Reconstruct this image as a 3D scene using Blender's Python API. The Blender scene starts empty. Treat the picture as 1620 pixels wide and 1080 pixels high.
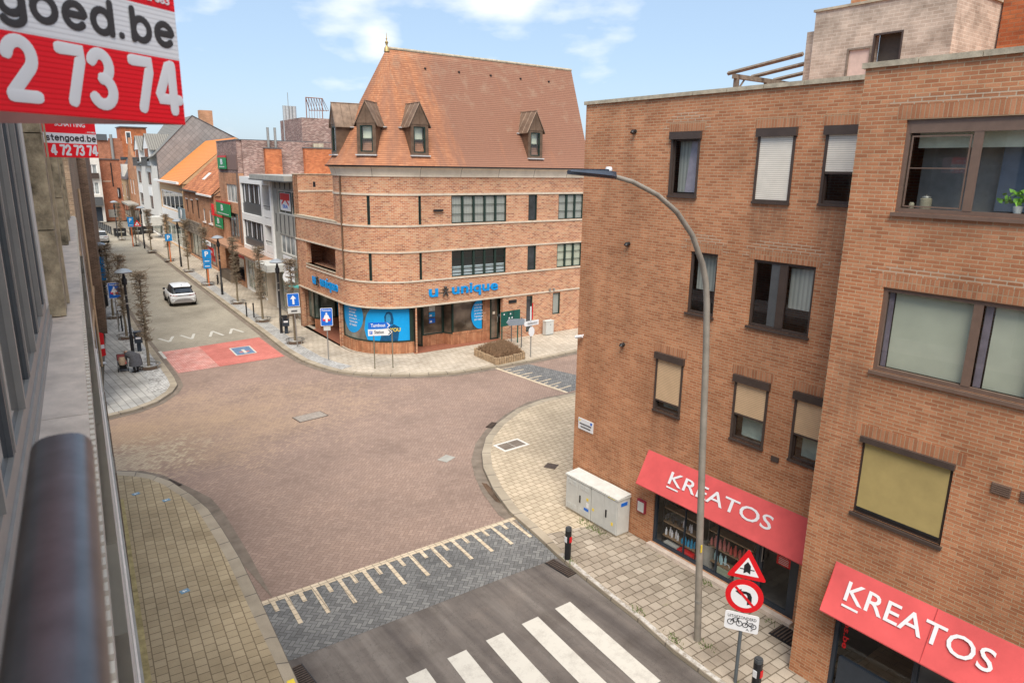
import bpy, math, random
from mathutils import Vector, Matrix
from math import sin, cos, pi, radians as R
random.seed(7)
SC = bpy.context.scene
COL = SC.collection
K = 1.2            # metres per drawing unit: every length below is in drawing units

# ------------------------------------------------------------------ camera, world, sun
cam = bpy.data.cameras.new('camera'); camo = bpy.data.objects.new('camera', cam); COL.objects.link(camo)
CR = Matrix(((0.804244, 0.132472, -0.579346), (-0.594127, 0.202644, -0.778427), (0.014281, 0.970251, 0.241681)))   # camera orientation
camo.matrix_world = Matrix.Translation((0, 0, 9.7 * K)) @ CR.to_4x4()
cam.sensor_width = 36; cam.lens = 1100 / 1620 * 36
cam.clip_start = 0.05; cam.clip_end = 3000
cam.dof.use_dof = True; cam.dof.focus_distance = 28; cam.dof.aperture_fstop = 5.6
SC.camera = camo
SC.view_settings.view_transform = 'Standard'; SC.view_settings.look = 'None'
SC.view_settings.gamma = 1; SC.view_settings.exposure = 0.80

SUN_DIR = Vector((-0.40, -0.58, 1.05)).normalized()
W = bpy.data.worlds.new('World'); SC.world = W; W.use_nodes = True
nt = W.node_tree; nt.nodes.clear()
def wn(t, **kw):
    n = nt.nodes.new(t)
    for k, v in kw.items(): setattr(n, k, v)
    return n
wl = nt.links.new
sky = wn('ShaderNodeTexSky', sky_type='NISHITA', sun_disc=False)
sky.sun_elevation = math.asin(SUN_DIR.z); sky.sun_rotation = math.atan2(SUN_DIR.x, SUN_DIR.y)
sky.air_density = 1.0; sky.dust_density = 1.2; sky.ozone_density = 1.2
tc = wn('ShaderNodeTexCoord')
mp = wn('ShaderNodeMapping'); mp.inputs['Scale'].default_value = (1, 1, 2.6); mp.inputs['Location'].default_value = (0.35, 0.1, 0.0)
no = wn('ShaderNodeTexNoise'); no.inputs['Scale'].default_value = 6.5; no.inputs['Detail'].default_value = 7; no.inputs['Roughness'].default_value = 0.5
cr = wn('ShaderNodeValToRGB'); cr.color_ramp.elements[0].position = 0.60; cr.color_ramp.elements[1].position = 0.90
mx = wn('ShaderNodeMix', data_type='RGBA'); mx.inputs[7].default_value = (9.8, 9.7, 9.6, 1)
veil = wn('ShaderNodeMix', data_type='RGBA'); veil.inputs[0].default_value = 0.45; veil.inputs[7].default_value = (5.1, 6.9, 9.3, 1)
bg = wn('ShaderNodeBackground'); bg.inputs['Strength'].default_value = 0.078
wo = wn('ShaderNodeOutputWorld')
wl(tc.outputs['Generated'], mp.inputs['Vector']); wl(mp.outputs['Vector'], no.inputs['Vector']); 
CLOUDS_AND_FILL = [((0.405, 0.888, 0.215), 0.10, 0.24), ((0.555, 0.805, 0.225), 0.11, 0.26), ((0.437, 0.886, 0.156), 0.035, 0.17), ((0.262, 0.946, 0.20), 0.04, 0.14), ((0.0, -0.25, 0.97), 1.10, 0.55)]
acc = no.outputs['Fac']
for d, rad, amp in CLOUDS_AND_FILL:                       # cloud banks over the roofs; last one added overhead, unseen, to whiten ambient light
    vd = wn('ShaderNodeVectorMath', operation='DISTANCE'); vd.inputs[1].default_value = d; wl(tc.outputs['Generated'], vd.inputs[0])
    mr = wn('ShaderNodeMapRange'); mr.inputs['From Min'].default_value = 0; mr.inputs['From Max'].default_value = rad; mr.inputs['To Min'].default_value = amp; mr.inputs['To Max'].default_value = 0; wl(vd.outputs['Value'], mr.inputs['Value'])
    ad = wn('ShaderNodeMath', operation='ADD'); wl(acc, ad.inputs[0]); wl(mr.outputs[0], ad.inputs[1]); acc = ad.outputs[0]
wl(acc, cr.inputs['Fac'])
wl(sky.outputs['Color'], veil.inputs[6]); wl(veil.outputs[2], mx.inputs[6]); wl(cr.outputs['Color'], mx.inputs[0])
wl(mx.outputs[2], bg.inputs['Color']); wl(bg.outputs['Background'], wo.inputs['Surface'])
sl = bpy.data.lights.new('sun', 'SUN'); sl.energy = 2.8; sl.angle = R(38); sl.color = (1, 0.93, 0.82)
so = bpy.data.objects.new('sun', sl); COL.objects.link(so); so.rotation_euler = (-SUN_DIR).to_track_quat('-Z', 'Y').to_euler()

# ------------------------------------------------------------------ object helpers
def thing(name, label, cat, loc=(0, 0, 0), rz=0, group=None):
    o = bpy.data.objects.new(name, None); COL.objects.link(o); o.empty_display_size = 0.2
    o.location = [c * K for c in loc]; o.rotation_euler = (0, 0, rz)
    o['label'] = label; o['category'] = cat
    if group: o['group'] = group
    return o
def tag(o, label, cat, group=None):
    o['label'] = label; o['category'] = cat
    if group: o['group'] = group
    return o
def dup(root, loc, rz, label, group=None, sc=(1, 1, 1)):
    def cp(o, p):
        c = o.copy(); COL.objects.link(c)
        if p: c.parent = p
        for ch in list(o.children): cp(ch, c)
        return c
    r = cp(root, None); r.location = [c * K for c in loc]; r.rotation_euler = (0, 0, rz); r.scale = sc
    r['label'] = label
    if group: r['group'] = group
    return r
CUBE = [(0,3,2,1),(4,5,6,7),(0,1,5,4),(1,2,6,5),(2,3,7,6),(3,0,4,7)]
class MB:
    def __init__(s): s.v = []; s.f = []; s.uv = []; s.sm = []
    def face(s, pts, uv=None, smooth=False):
        b = len(s.v); s.v += [tuple(p) for p in pts]; s.f.append(tuple(range(b, b + len(pts))))
        s.sm.append(smooth)
        if uv is None:
            p = [Vector(q) for q in pts]; n = Vector((0, 0, 0))
            for i in range(len(p)):
                a, c = p[i], p[(i + 1) % len(p)]
                n += Vector(((a.y-c.y)*(a.z+c.z), (a.z-c.z)*(a.x+c.x), (a.x-c.x)*(a.y+c.y)))
            if n.length > 0: n.normalize()
            if abs(n.z) > 0.7: uv = [(q.x, q.y) for q in p]
            else:
                t = Vector((0, 0, 1)).cross(n)
                if t.length < 1e-6: t = Vector((1, 0, 0))
                t.normalize()
                w = n.cross(t)
                uv = [(q.dot(t), q.dot(w)) for q in p]
        s.uv.append([(a * K, c * K) for a, c in uv])
        return s
    def box(s, x0, x1, y0, y1, z0, z1, f=None):
        P = [(x0,y0,z0),(x1,y0,z0),(x1,y1,z0),(x0,y1,z0),(x0,y0,z1),(x1,y0,z1),(x1,y1,z1),(x0,y1,z1)]
        if f: P = [f(p) for p in P]
        for q in CUBE: s.face([P[i] for i in q])
        return s
    def prism(s, poly, z0, z1, caps=True):     # poly counter-clockwise
        n = len(poly)
        if caps:
            s.face([(x, y, z1) for x, y in poly]); s.face([(x, y, z0) for x, y in reversed(poly)])
        d = 0
        for i in range(n):
            a, b = poly[i], poly[(i + 1) % n]; L = math.hypot(b[0]-a[0], b[1]-a[1])
            s.face([(*a, z0), (*b, z0), (*b, z1), (*a, z1)], [(d, z0), (d+L, z0), (d+L, z1), (d, z1)]); d += L
        return s
    def plate(s, poly, o, ux, uy, th):         # 2-D polygon in the plane (o; ux, uy), thickness th behind it
        o, ux, uy = Vector(o), Vector(ux), Vector(uy); n = ux.cross(uy).normalized()
        A = [o + ux*a + uy*b for a, b in poly]; B = [p - n*th for p in A]
        s.face(A); s.face(B[::-1])
        for i in range(len(A)):
            j = (i + 1) % len(A); s.face([A[j], A[i], B[i], B[j]])
        return s
    def tube(s, pts, r, n=8, caps=True, flat=None, smooth=True):
        pts = [Vector(p) for p in pts]; m = len(pts)
        rr = r if isinstance(r, (list, tuple)) else [r] * m
        rings = []; up = None; L = 0; acc = []
        for i, p in enumerate(pts):
            if i: L += (p - pts[i-1]).length
            acc.append(L)
            t = ((pts[min(i+1, m-1)] - pts[max(i-1, 0)])).normalized()
            if flat is not None:
                bN = Vector(flat).normalized(); a = bN.cross(t).normalized(); b = bN * 0.05
            else:
                if up is None: up = Vector((0, 0, 1)) if abs(t.z) < 0.9 else Vector((1, 0, 0))
                a = up.cross(t)
                if a.length < 1e-4: a = Vector((0, 1, 0)).cross(t)
                a.normalize(); b = t.cross(a); up = b
            rings.append([p + (a * cos(2*pi*k/n) + b * sin(2*pi*k/n)) * rr[i] for k in range(n)])
        for i in range(m - 1):
            for k in range(n):
                j = (k + 1) % n
                s.face([rings[i][k], rings[i][j], rings[i+1][j], rings[i+1][k]],
                       [(k*0.05, acc[i]), (k*0.05+0.05, acc[i]), (k*0.05+0.05, acc[i+1]), (k*0.05, acc[i+1])], smooth)
        if caps: s.face(rings[0][::-1]); s.face(rings[-1])
        return s
    def lathe(s, prof, c=(0, 0, 0), n=20, smooth=True, a0=0, a1=2*pi):
        m = n
        for i in range(len(prof) - 1):
            (r0, z0), (r1, z1) = prof[i], prof[i+1]
            for k in range(m):
                a, b = a0 + (a1-a0)*k/m, a0 + (a1-a0)*(k+1)/m
                P = [(c[0]+r0*cos(a), c[1]+r0*sin(a), c[2]+z0), (c[0]+r0*cos(b), c[1]+r0*sin(b), c[2]+z0),
                     (c[0]+r1*cos(b), c[1]+r1*sin(b), c[2]+z1), (c[0]+r1*cos(a), c[1]+r1*sin(a), c[2]+z1)]
                if r0 < 1e-5: P = P[1:]
                elif r1 < 1e-5: P = P[:3]
                s.face(P, None, smooth)
        return s
    def wall(s, u0, u1, z0, z1, holes=(), f=None, rev=0.1, cuts=()):
        f = f or (lambda u, z, d: (u, d, z))
        us = sorted(set([u0, u1] + [c for h in holes for c in h[:2] if u0 < c < u1] + [c for c in cuts if u0 < c < u1]))
        zs = sorted(set([z0, z1] + [c for h in holes for c in h[2:4] if z0 < c < z1]))
        for i in range(len(us)-1):
            for j in range(len(zs)-1):
                a, b, c, d = us[i], us[i+1], zs[j], zs[j+1]; m, n = (a+b)/2, (c+d)/2
                if any(h[0] < m < h[1] and h[2] < n < h[3] for h in holes): continue
                s.face([f(a,c,0), f(b,c,0), f(b,d,0), f(a,d,0)], [(a,c),(b,c),(b,d),(a,d)])
        for h in holes:
            a, b, c, d = h[:4]; rv = h[4] if len(h) > 4 else rev
            us2 = [u for u in us if a <= u <= b]
            s.face([f(a,c,0), f(a,d,0), f(a,d,rv), f(a,c,rv)], [(a,c),(a,d),(a+rv,d),(a+rv,c)])
            s.face([f(b,d,0), f(b,c,0), f(b,c,rv), f(b,d,rv)], [(b,d),(b,c),(b+rv,c),(b+rv,d)])
            for p, q in zip(us2, us2[1:]):
                s.face([f(q,c,0), f(p,c,0), f(p,c,rv), f(q,c,rv)], [(q,c),(p,c),(p,c-rv),(q,c-rv)])
                s.face([f(p,d,0), f(q,d,0), f(q,d,rv), f(p,d,rv)], [(p,d),(q,d),(q,d+rv),(p,d+rv)])
        return s
    def text(s, body, o, ux, uy, w, h, th=0.006, off=0.0, mapf=None):   # text stretched to w x h, lower-left at o
        vs, fs = text2d(body, off); x0 = min(v[0] for v in vs); x1 = max(v[0] for v in vs); y0 = min(v[1] for v in vs); y1 = max(v[1] for v in vs)
        o, ux, uy = Vector(o), Vector(ux).normalized(), Vector(uy).normalized(); n = ux.cross(uy)
        b = len(s.v)
        def pos(v):
            x = (v[0]-x0)/(x1-x0)*w; y = (v[1]-y0)/(y1-y0)*h; z = v[2]*th
            return mapf(x, y, z) if mapf else tuple(o + ux*x + uy*y + n*z)
        s.v += [pos(v) for v in vs]
        for q in fs:
            s.f.append(tuple(b+i for i in q)); s.uv.append([(0, 0)]*len(q)); s.sm.append(False)
        return s
    def build(s, name, mat, parent=None, loc=None):
        me = bpy.data.meshes.new(name); me.from_pydata([(x*K, y*K, z*K) for x, y, z in s.v], [], s.f)
        ul = me.uv_layers.new(name='UVMap'); i = 0
        flat = [c for q in s.uv for c in q]
        for i, c in enumerate(flat): ul.data[i].uv = c
        me.polygons.foreach_set('use_smooth', s.sm)
        if any(s.sm):
            import bmesh
            bm = bmesh.new(); bm.from_mesh(me); bmesh.ops.remove_doubles(bm, verts=bm.verts, dist=1e-5); bm.to_mesh(me); bm.free()
            try: me.set_sharp_from_angle(angle=R(50))
            except Exception: pass
        me.materials.append(mat); me.update()
        o = bpy.data.objects.new(name, me); COL.objects.link(o)
        if parent: o.parent = parent
        if loc: o.location = [c*K for c in loc]
        return o
_tc = {}
def text2d(body, off=0.0):
    if (body, off) in _tc: return _tc[(body, off)]
    cu = bpy.data.curves.new('lettering', 'FONT'); cu.body = body; cu.size = 1; cu.extrude = 0.5; cu.offset = off; cu.resolution_u = 3
    o = bpy.data.objects.new('lettering', cu); COL.objects.link(o)
    dg = bpy.context.evaluated_depsgraph_get(); me = bpy.data.meshes.new_from_object(o.evaluated_get(dg))
    r = ([tuple(v.co) for v in me.vertices], [tuple(p.vertices) for p in me.polygons])
    bpy.data.objects.remove(o); bpy.data.curves.remove(cu); bpy.data.meshes.remove(me)
    _tc[(body, off)] = r
    return r
def bx(name, mat, par, *a): return MB().box(*a).build(name, mat, par)
def struct(o): o['kind'] = 'structure'; return o

# ------------------------------------------------------------------ materials
def S(c):    # sRGB 0-255 to linear
    return tuple((x/255/12.92 if x/255 <= 0.04045 else ((x/255+0.055)/1.055)**2.4) for x in c) + (1,)
class NT:
    def __init__(s, name):
        s.m = bpy.data.materials.new(name); s.m.use_nodes = True; s.t = s.m.node_tree
        s.p = s.t.nodes['Principled BSDF']; s.p.inputs['Specular IOR Level'].default_value = 0.3
    def n(s, t, **kw):
        x = s.t.nodes.new(t)
        for k, v in kw.items(): setattr(x, k, v)
        return x
    def l(s, a, b): s.t.links.new(a, b)
    def math(s, op, a, b=None, c=None):
        x = s.n('ShaderNodeMath', operation=op)
        for i, q in enumerate((a, b, c)):
            if q is None: continue
            if hasattr(q, 'is_output'): s.l(q, x.inputs[i])
            else: x.inputs[i].default_value = q
        return x.outputs[0]
    def mix(s, f, a, b, mode='MIX'):
        x = s.n('ShaderNodeMix', data_type='RGBA', blend_type=mode)
        for i, q in ((0, f), (6, a), (7, b)):
            if hasattr(q, 'is_output'): s.l(q, x.inputs[i])
            else: x.inputs[i].default_value = q
        return x.outputs[2]
    def ramp(s, f, stops):
        x = s.n('ShaderNodeValToRGB'); e = x.color_ramp.elements
        while len(e) < len(stops): e.new(0.5)
        for i, (p, c) in enumerate(stops): e[i].position = p; e[i].color = c
        s.l(f, x.inputs['Fac']); return x.outputs['Color']
    def noise(s, vec, scale, detail=4, rough=0.55):
        x = s.n('ShaderNodeTexNoise'); x.inputs['Scale'].default_value = scale; x.inputs['Detail'].default_value = detail; x.inputs['Roughness'].default_value = rough
        s.l(vec, x.inputs['Vector']); return x.outputs['Fac']
    def uv(s): return s.n('ShaderNodeTexCoord').outputs['UV']
    def ob(s): return s.n('ShaderNodeTexCoord').outputs['Object']
    def bump(s, h, st, dist=0.01):
        b = s.n('ShaderNodeBump'); b.inputs['Strength'].default_value = st; b.inputs['Distance'].default_value = dist
        s.l(h, b.inputs['Height']); s.l(b.outputs['Normal'], s.p.inputs['Normal'])
def plain(name, c, rough=0.6, metal=0, var=0.12, sc=6.0, bump=0.0, spec=0.3):
    t = NT(name); c = c if len(c) == 4 else tuple(c) + (1,)
    v = t.ob(); f = t.noise(v, sc, 5, 0.6)
    lo = tuple(x*(1-var) for x in c[:3]) + (1,); hi = tuple(min(1, x*(1+var)) for x in c[:3]) + (1,)
    t.l(t.ramp(f, [(0.3, lo), (0.7, hi)]), t.p.inputs['Base Color'])
    t.p.inputs['Roughness'].default_value = rough; t.p.inputs['Metallic'].default_value = metal; t.p.inputs['Specular IOR Level'].default_value = spec
    if bump: t.bump(t.noise(v, sc*8, 3), bump)
    return t.m
def brickm(name, stops, mortar, bw, bh, ms=0.012, off=0.5, rough=0.85, stain=0.25, stain_sc=0.7, bump=0.5, rot=0, streak=0.0, lichen=None, runs=()):
    t = NT(name); v = t.uv()
    if rot:
        mpp = t.n('ShaderNodeMapping'); mpp.inputs['Rotation'].default_value = (0, 0, rot); t.l(v, mpp.inputs['Vector']); v = mpp.outputs['Vector']
    b = t.n('ShaderNodeTexBrick'); b.offset = off; b.squash = 1
    b.inputs['Color1'].default_value = (0, 0, 0, 1); b.inputs['Color2'].default_value = (1, 1, 1, 1); b.inputs['Mortar'].default_value = (0.5, 0.5, 0.5, 1)
    for k, q in (('Scale', 1), ('Mortar Size', ms), ('Mortar Smooth', 0.2), ('Brick Width', bw), ('Row Height', bh), ('Bias', 0)): b.inputs[k].default_value = q
    t.l(v, b.inputs['Vector'])
    c = t.ramp(b.outputs['Color'], stops)
    g = t.noise(v, 45, 3, 0.6); c = t.mix(0.35, c, t.ramp(g, [(0.3, (0.6, 0.6, 0.6, 1)), (0.7, (1.3, 1.3, 1.3, 1))]), 'MULTIPLY')
    c = t.mix(b.outputs['Fac'], c, mortar)
    if stain:
        f = t.noise(v, stain_sc, 6, 0.62)
        c = t.mix(1.0, c, t.ramp(f, [(0.32, (1-stain*1.3, 1-stain*1.35, 1-stain*1.4, 1)), (0.55, (1, 1, 1, 1)), (0.72, (1+stain*.6, 1+stain*.55, 1+stain*.5, 1))]), 'MULTIPLY')
    if streak:
        mq = t.n('ShaderNodeMapping'); mq.inputs['Scale'].default_value = (1.6, 0.16, 1); t.l(v, mq.inputs['Vector'])
        f = t.noise(mq.outputs['Vector'], 1.3, 5, 0.6)
        c = t.mix(1.0, c, t.ramp(f, [(0.36, (1-streak, 1-streak, 1-streak*.9, 1)), (0.56, (1, 1, 1, 1))]), 'MULTIPLY')
    if runs:                                   # dirty water runs below sills: (u0, u1, z top, length, strength)
        sp = t.n('ShaderNodeSeparateXYZ'); t.l(v, sp.inputs[0]); mq = t.n('ShaderNodeMapping'); mq.inputs['Scale'].default_value = (5, .35, 1); t.l(v, mq.inputs['Vector']); g2 = t.noise(mq.outputs['Vector'], 1.6, 5, .6); tot = None
        for u0, u1, z1, ln, st in runs:
            du = t.math('ABSOLUTE', t.math('SUBTRACT', sp.outputs[0], (u0+u1)/2*K)); mu = t.ramp(t.math('DIVIDE', du, (u1-u0)/2*K), [(.65, c3(1,1,1)), (1.0, c3(0,0,0))])
            dz = t.math('DIVIDE', t.math('SUBTRACT', z1*K, sp.outputs[1]), ln*K); mz = t.ramp(dz, [(0, c3(0,0,0)), (.02, c3(1,1,1)), (.35, c3(.7,.7,.7)), (1, c3(0,0,0))])
            q = t.math('MULTIPLY', t.math('MULTIPLY', mu, mz), st); tot = q if tot is None else t.math('ADD', tot, q)
        c = t.mix(t.math('MULTIPLY', t.math('MULTIPLY', tot, .72), t.ramp(g2, [(.30, c3(.15,.15,.15)), (.62, c3(1,1,1))])), c, c3(.17,.10,.065))
    if lichen:
        f = t.noise(v, 2.3, 8, 0.7); c = t.mix(t.ramp(f, [(0.60, (0, 0, 0, 1)), (0.74, (0.55, 0.55, 0.55, 1))]), c, lichen)
    t.l(c, t.p.inputs['Base Color']); t.p.inputs['Roughness'].default_value = rough
    h = t.math('SUBTRACT', t.math('MULTIPLY', g, 0.3), b.outputs['Fac']); t.bump(h, bump, 0.008)
    return t.m
def herring(name, stops, joint, w, rot=pi/4, stain=0.25, patches=None, rough=0.9):
    t = NT(name); v = t.uv()
    m = t.n('ShaderNodeMapping'); m.inputs['Rotation'].default_value = (0, 0, rot); m.inputs['Scale'].default_value = (1/w, 1/w, 1/w); t.l(v, m.inputs['Vector'])
    sp = t.n('ShaderNodeSeparateXYZ'); t.l(m.outputs['Vector'], sp.inputs[0]); x, y = sp.outputs[0], sp.outputs[1]
    i, j = t.math('FLOOR', x), t.math('FLOOR', y)
    k = t.math('FLOORED_MODULO', t.math('SUBTRACT', i, j), 4.0)
    hz = t.math('LESS_THAN', k, 1.5)
    ox = t.math('SUBTRACT', i, t.math('MULTIPLY', hz, k))
    kv = t.math('SUBTRACT', 3.0, k)
    oy = t.math('SUBTRACT', j, t.math('MULTIPLY', t.math('SUBTRACT', 1.0, hz), kv))
    lx, ly = t.math('SUBTRACT', x, ox), t.math('SUBTRACT', y, oy)
    wx = t.math('ADD', 1.0, hz); wy = t.math('SUBTRACT', 2.0, hz)
    dx = t.math('MINIMUM', lx, t.math('SUBTRACT', wx, lx)); dy = t.math('MINIMUM', ly, t.math('SUBTRACT', wy, ly))
    d = t.math('MINIMUM', dx, dy)
    jt = t.ramp(d, [(0.03, (1, 1, 1, 1)), (0.085, (0, 0, 0, 1))])
    cb = t.n('ShaderNodeCombineXYZ'); t.l(ox, cb.inputs[0]); t.l(oy, cb.inputs[1])
    wnz = t.n('ShaderNodeTexWhiteNoise', noise_dimensions='3D'); t.l(cb.outputs[0], wnz.inputs['Vector'])
    c = t.ramp(wnz.outputs['Value'], stops)
    f = t.noise(v, 0.33, 7, 0.62)
    c = t.mix(1.0, c, t.ramp(f, [(0.34, (1-stain, 1-stain, 1-stain, 1)), (0.5, (1, 1, 1, 1)), (0.68, (1+stain*.7, 1+stain*.62, 1+stain*.5, 1))]), 'MULTIPLY')
    if patches: c = patches(t, c, wnz.outputs['Value'], v)
    c = t.mix(jt, c, joint)
    t.l(c, t.p.inputs['Base Color']); t.p.inputs['Roughness'].default_value = rough
    t.bump(t.math('SUBTRACT', t.math('MULTIPLY', t.noise(v, 60, 2), 0.3), jt), 0.35, 0.006)
    return t.m
def glassm(name, tint=(0.8, 0.85, 0.85), f0=0.08, rough=0.02):
    t = NT(name); t.t.nodes.remove(t.p)
    tr = t.n('ShaderNodeBsdfTransparent'); tr.inputs[0].default_value = (*tint, 1)
    gl = t.n('ShaderNodeBsdfGlossy'); gl.inputs['Roughness'].default_value = rough; gl.inputs['Color'].default_value = (1, 1, 1, 1)
    lw = t.n('ShaderNodeLayerWeight'); lw.inputs['Blend'].default_value = 0.5
    mxs = t.n('ShaderNodeMixShader')
    t.l(t.math('ADD', t.math('MULTIPLY', t.math('POWER', lw.outputs['Facing'], 4.0), 0.8), f0), mxs.inputs[0]); t.l(tr.outputs[0], mxs.inputs[1]); t.l(gl.outputs[0], mxs.inputs[2])
    t.l(mxs.outputs[0], t.t.nodes['Material Output'].inputs['Surface'])
    return t.m
def darkglass(name, c=(0.03, 0.035, 0.04), rough=0.04, spec=0.9):
    t = NT(name); v = t.ob()
    t.l(t.ramp(t.noise(v, 0.9, 2), [(0.35, tuple(x*0.5 for x in c)+(1,)), (0.7, tuple(x*1.8 for x in c)+(1,))]), t.p.inputs['Base Color'])
    t.p.inputs['Roughness'].default_value = rough; t.p.inputs['Specular IOR Level'].default_value = spec
    return t.m
def stripem(name, c, c2, pitch, axis=1, rough=0.6, width=0.3, bump=0.3):
    t = NT(name); v = t.uv(); sp = t.n('ShaderNodeSeparateXYZ'); t.l(v, sp.inputs[0])
    f = t.math('FRACT', t.math('DIVIDE', sp.outputs[axis], pitch))
    g = t.ramp(f, [(0, (1, 1, 1, 1)), (width*0.5, (1, 1, 1, 1)), (width, (0, 0, 0, 1)), (1, (0, 0, 0, 1))])
    n = t.noise(t.ob(), 3, 4); c1 = t.mix(0.3, c, t.ramp(n, [(0.3, (0.7, 0.7, 0.7, 1)), (0.7, (1.2, 1.2, 1.2, 1))]), 'MULTIPLY')
    t.l(t.mix(g, c1, c2), t.p.inputs['Base Color']); t.p.inputs['Roughness'].default_value = rough
    t.bump(t.math('MULTIPLY', g, -1.0), bump, 0.006)
    return t.m

M = {}
RUNS = [(5.25,6.25,9.03,1.5,.75), (6.75,7.7,9.05,1.6,.75), (2.95,3.9,9.06,.8,.5), (3.7,4.65,6.38,1.0,.5), (5.4,7.0,6.38,.9,.5), (2.9,3.95,3.72,1.0,.6), (5.25,6.25,3.7,1.1,.6), (8.75,11.9,6.40,.9,.35), (8.8,10.5,3.77,1.0,.4), (7.9,8.9,6.6,6.0,.45), (8.75,11.8,9.04,.7,.3)]
def c3(*a): return tuple(a) + (1,)
M['kbrick'] = brickm('orange_brown_brick', [(0, c3(.40,.155,.074)), (.3, c3(.47,.19,.092)), (.65, c3(.515,.218,.107)), (1, c3(.58,.262,.135))], c3(.52,.36,.22), .25, .077, .009, stain=.20, streak=.10, runs=RUNS)
M['ksoldier'] = brickm('soldier_course_brick', [(0, c3(.37,.15,.075)), (.6, c3(.46,.20,.10)), (1, c3(.52,.24,.13))], c3(.42,.29,.18), .080, .30, .009, off=0, stain=.2)
M['pbrick'] = brickm('whitened_brick', [(0, c3(.46,.36,.285)), (1, c3(.58,.47,.38))], c3(.60,.51,.42), .262, .086, .01, stain=.3, stain_sc=1.6, bump=.3)
M['obrick'] = brickm('bright_orange_brick', [(0, c3(.36,.10,.04)), (.5, c3(.47,.135,.05)), (1, c3(.55,.18,.07))], c3(.38,.17,.09), .28, .10, .012, stain=.3, bump=.3)
M['ubrick'] = brickm('mottled_orange_brick', [(0, c3(.30,.115,.065)), (.2, c3(.44,.17,.088)), (.6, c3(.54,.24,.125)), (.85, c3(.58,.31,.17)), (1, c3(.45,.24,.145))], c3(.58,.43,.31), .27, .10, .013, stain=.14)
M['usold'] = brickm('upright_plinth_brick', [(0, c3(.42,.17,.085)), (.5, c3(.52,.235,.12)), (1, c3(.58,.29,.16))], c3(.20,.10,.06), .10, .70, .014, off=0, stain=.3, stain_sc=2)
M['plum'] = brickm('plum_brick', [(0, c3(.15,.08,.07)), (.6, c3(.28,.155,.13)), (1, c3(.44,.31,.27))], c3(.40,.31,.27), .25, .085, .012, stain=.25)
M['brownbrick'] = brickm('dark_brown_brick', [(0, c3(.12,.075,.05)), (1, c3(.24,.15,.10))], c3(.26,.19,.14), .25, .085, .012)
M['redbrick'] = brickm('red_brick', [(0, c3(.30,.10,.055)), (1, c3(.48,.17,.09))], c3(.42,.24,.16), .25, .085, .01)
M['tanbrick'] = brickm('tan_orange_brick', [(0, c3(.42,.18,.09)), (1, c3(.58,.29,.16))], c3(.5,.34,.23), .25, .085, .01)
def roofm():
    t = NT('plain_clay_roof_tile'); v = t.uv()
    b = t.n('ShaderNodeTexBrick'); b.offset = .5
    b.inputs['Color1'].default_value = (0,0,0,1); b.inputs['Color2'].default_value = (1,1,1,1); b.inputs['Mortar'].default_value = (.5,.5,.5,1)
    for k, q in (('Scale', 1), ('Mortar Size', .004), ('Mortar Smooth', .2), ('Brick Width', .19), ('Row Height', .145), ('Bias', 0)): b.inputs[k].default_value = q
    t.l(v, b.inputs['Vector']); sp = t.n('ShaderNodeSeparateXYZ'); t.l(v, sp.inputs[0])
    c = t.ramp(b.outputs['Color'], [(0, c3(.35,.14,.07)), (.5, c3(.40,.17,.085)), (1, c3(.47,.205,.105))])
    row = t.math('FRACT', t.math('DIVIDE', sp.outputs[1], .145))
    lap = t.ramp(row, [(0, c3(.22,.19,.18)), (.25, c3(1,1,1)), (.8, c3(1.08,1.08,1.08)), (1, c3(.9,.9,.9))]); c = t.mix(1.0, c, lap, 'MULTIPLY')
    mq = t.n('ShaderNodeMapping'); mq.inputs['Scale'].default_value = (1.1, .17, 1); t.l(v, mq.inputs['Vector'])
    slope_mask = t.math('MULTIPLY', t.math('SUBTRACT', sp.outputs[0], 1.0), .28)  # tiles turn darker along the straight slopes, away from the rounded end
    f = t.math('ADD', t.noise(mq.outputs['Vector'], .9, 6, .6), t.math('MULTIPLY', t.math('MINIMUM', t.math('MAXIMUM', slope_mask, 0.0), 1.0), .30))
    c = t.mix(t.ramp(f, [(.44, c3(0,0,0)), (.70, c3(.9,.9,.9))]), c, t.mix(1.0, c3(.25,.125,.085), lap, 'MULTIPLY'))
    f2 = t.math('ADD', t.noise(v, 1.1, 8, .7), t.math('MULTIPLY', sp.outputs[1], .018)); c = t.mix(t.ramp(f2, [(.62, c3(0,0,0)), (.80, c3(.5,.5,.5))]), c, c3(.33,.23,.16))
    t.l(c, t.p.inputs['Base Color']); t.p.inputs['Roughness'].default_value = .8
    t.bump(t.math('SUBTRACT', row, t.math('MULTIPLY', b.outputs['Fac'], .5)), .5, .02)
    return t.m
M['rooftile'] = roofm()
M['pantile'] = stripem('orange_pantile', c3(.64,.235,.06), c3(.42,.14,.04), .3, 1, .6, .3)
M['oldtile'] = brickm('weathered_orange_tile', [(0, c3(.38,.13,.06)), (1, c3(.6,.24,.1))], c3(.25,.09,.05), .25, .3, .02, stain=.4, stain_sc=.5)
M['slate'] = brickm('grey_slate_cladding', [(0, c3(.25,.24,.235)), (1, c3(.31,.295,.285))], c3(.15,.14,.14), .62, .62, .02, off=0, rot=R(45), stain=.1, bump=.3)
M['gtile'] = stripem('grey_roof_tile', c3(.22,.21,.19), c3(.09,.085,.08), .35, 1, .8, .3)
M['cream'] = plain('cream_concrete_band', c3(.58,.50,.40), .8, var=.14, sc=3)
M['cornice'] = brickm('cream_cornice_panel', [(0, c3(.74,.64,.50)), (1, c3(.80,.70,.56))], c3(.2,.15,.11), 2.9, 3.0, .015, off=0, stain=.15, bump=.2)
M['coping'] = plain('lichened_concrete_coping', c3(.42,.36,.27), .9, var=.3, sc=5, bump=.3)
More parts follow.
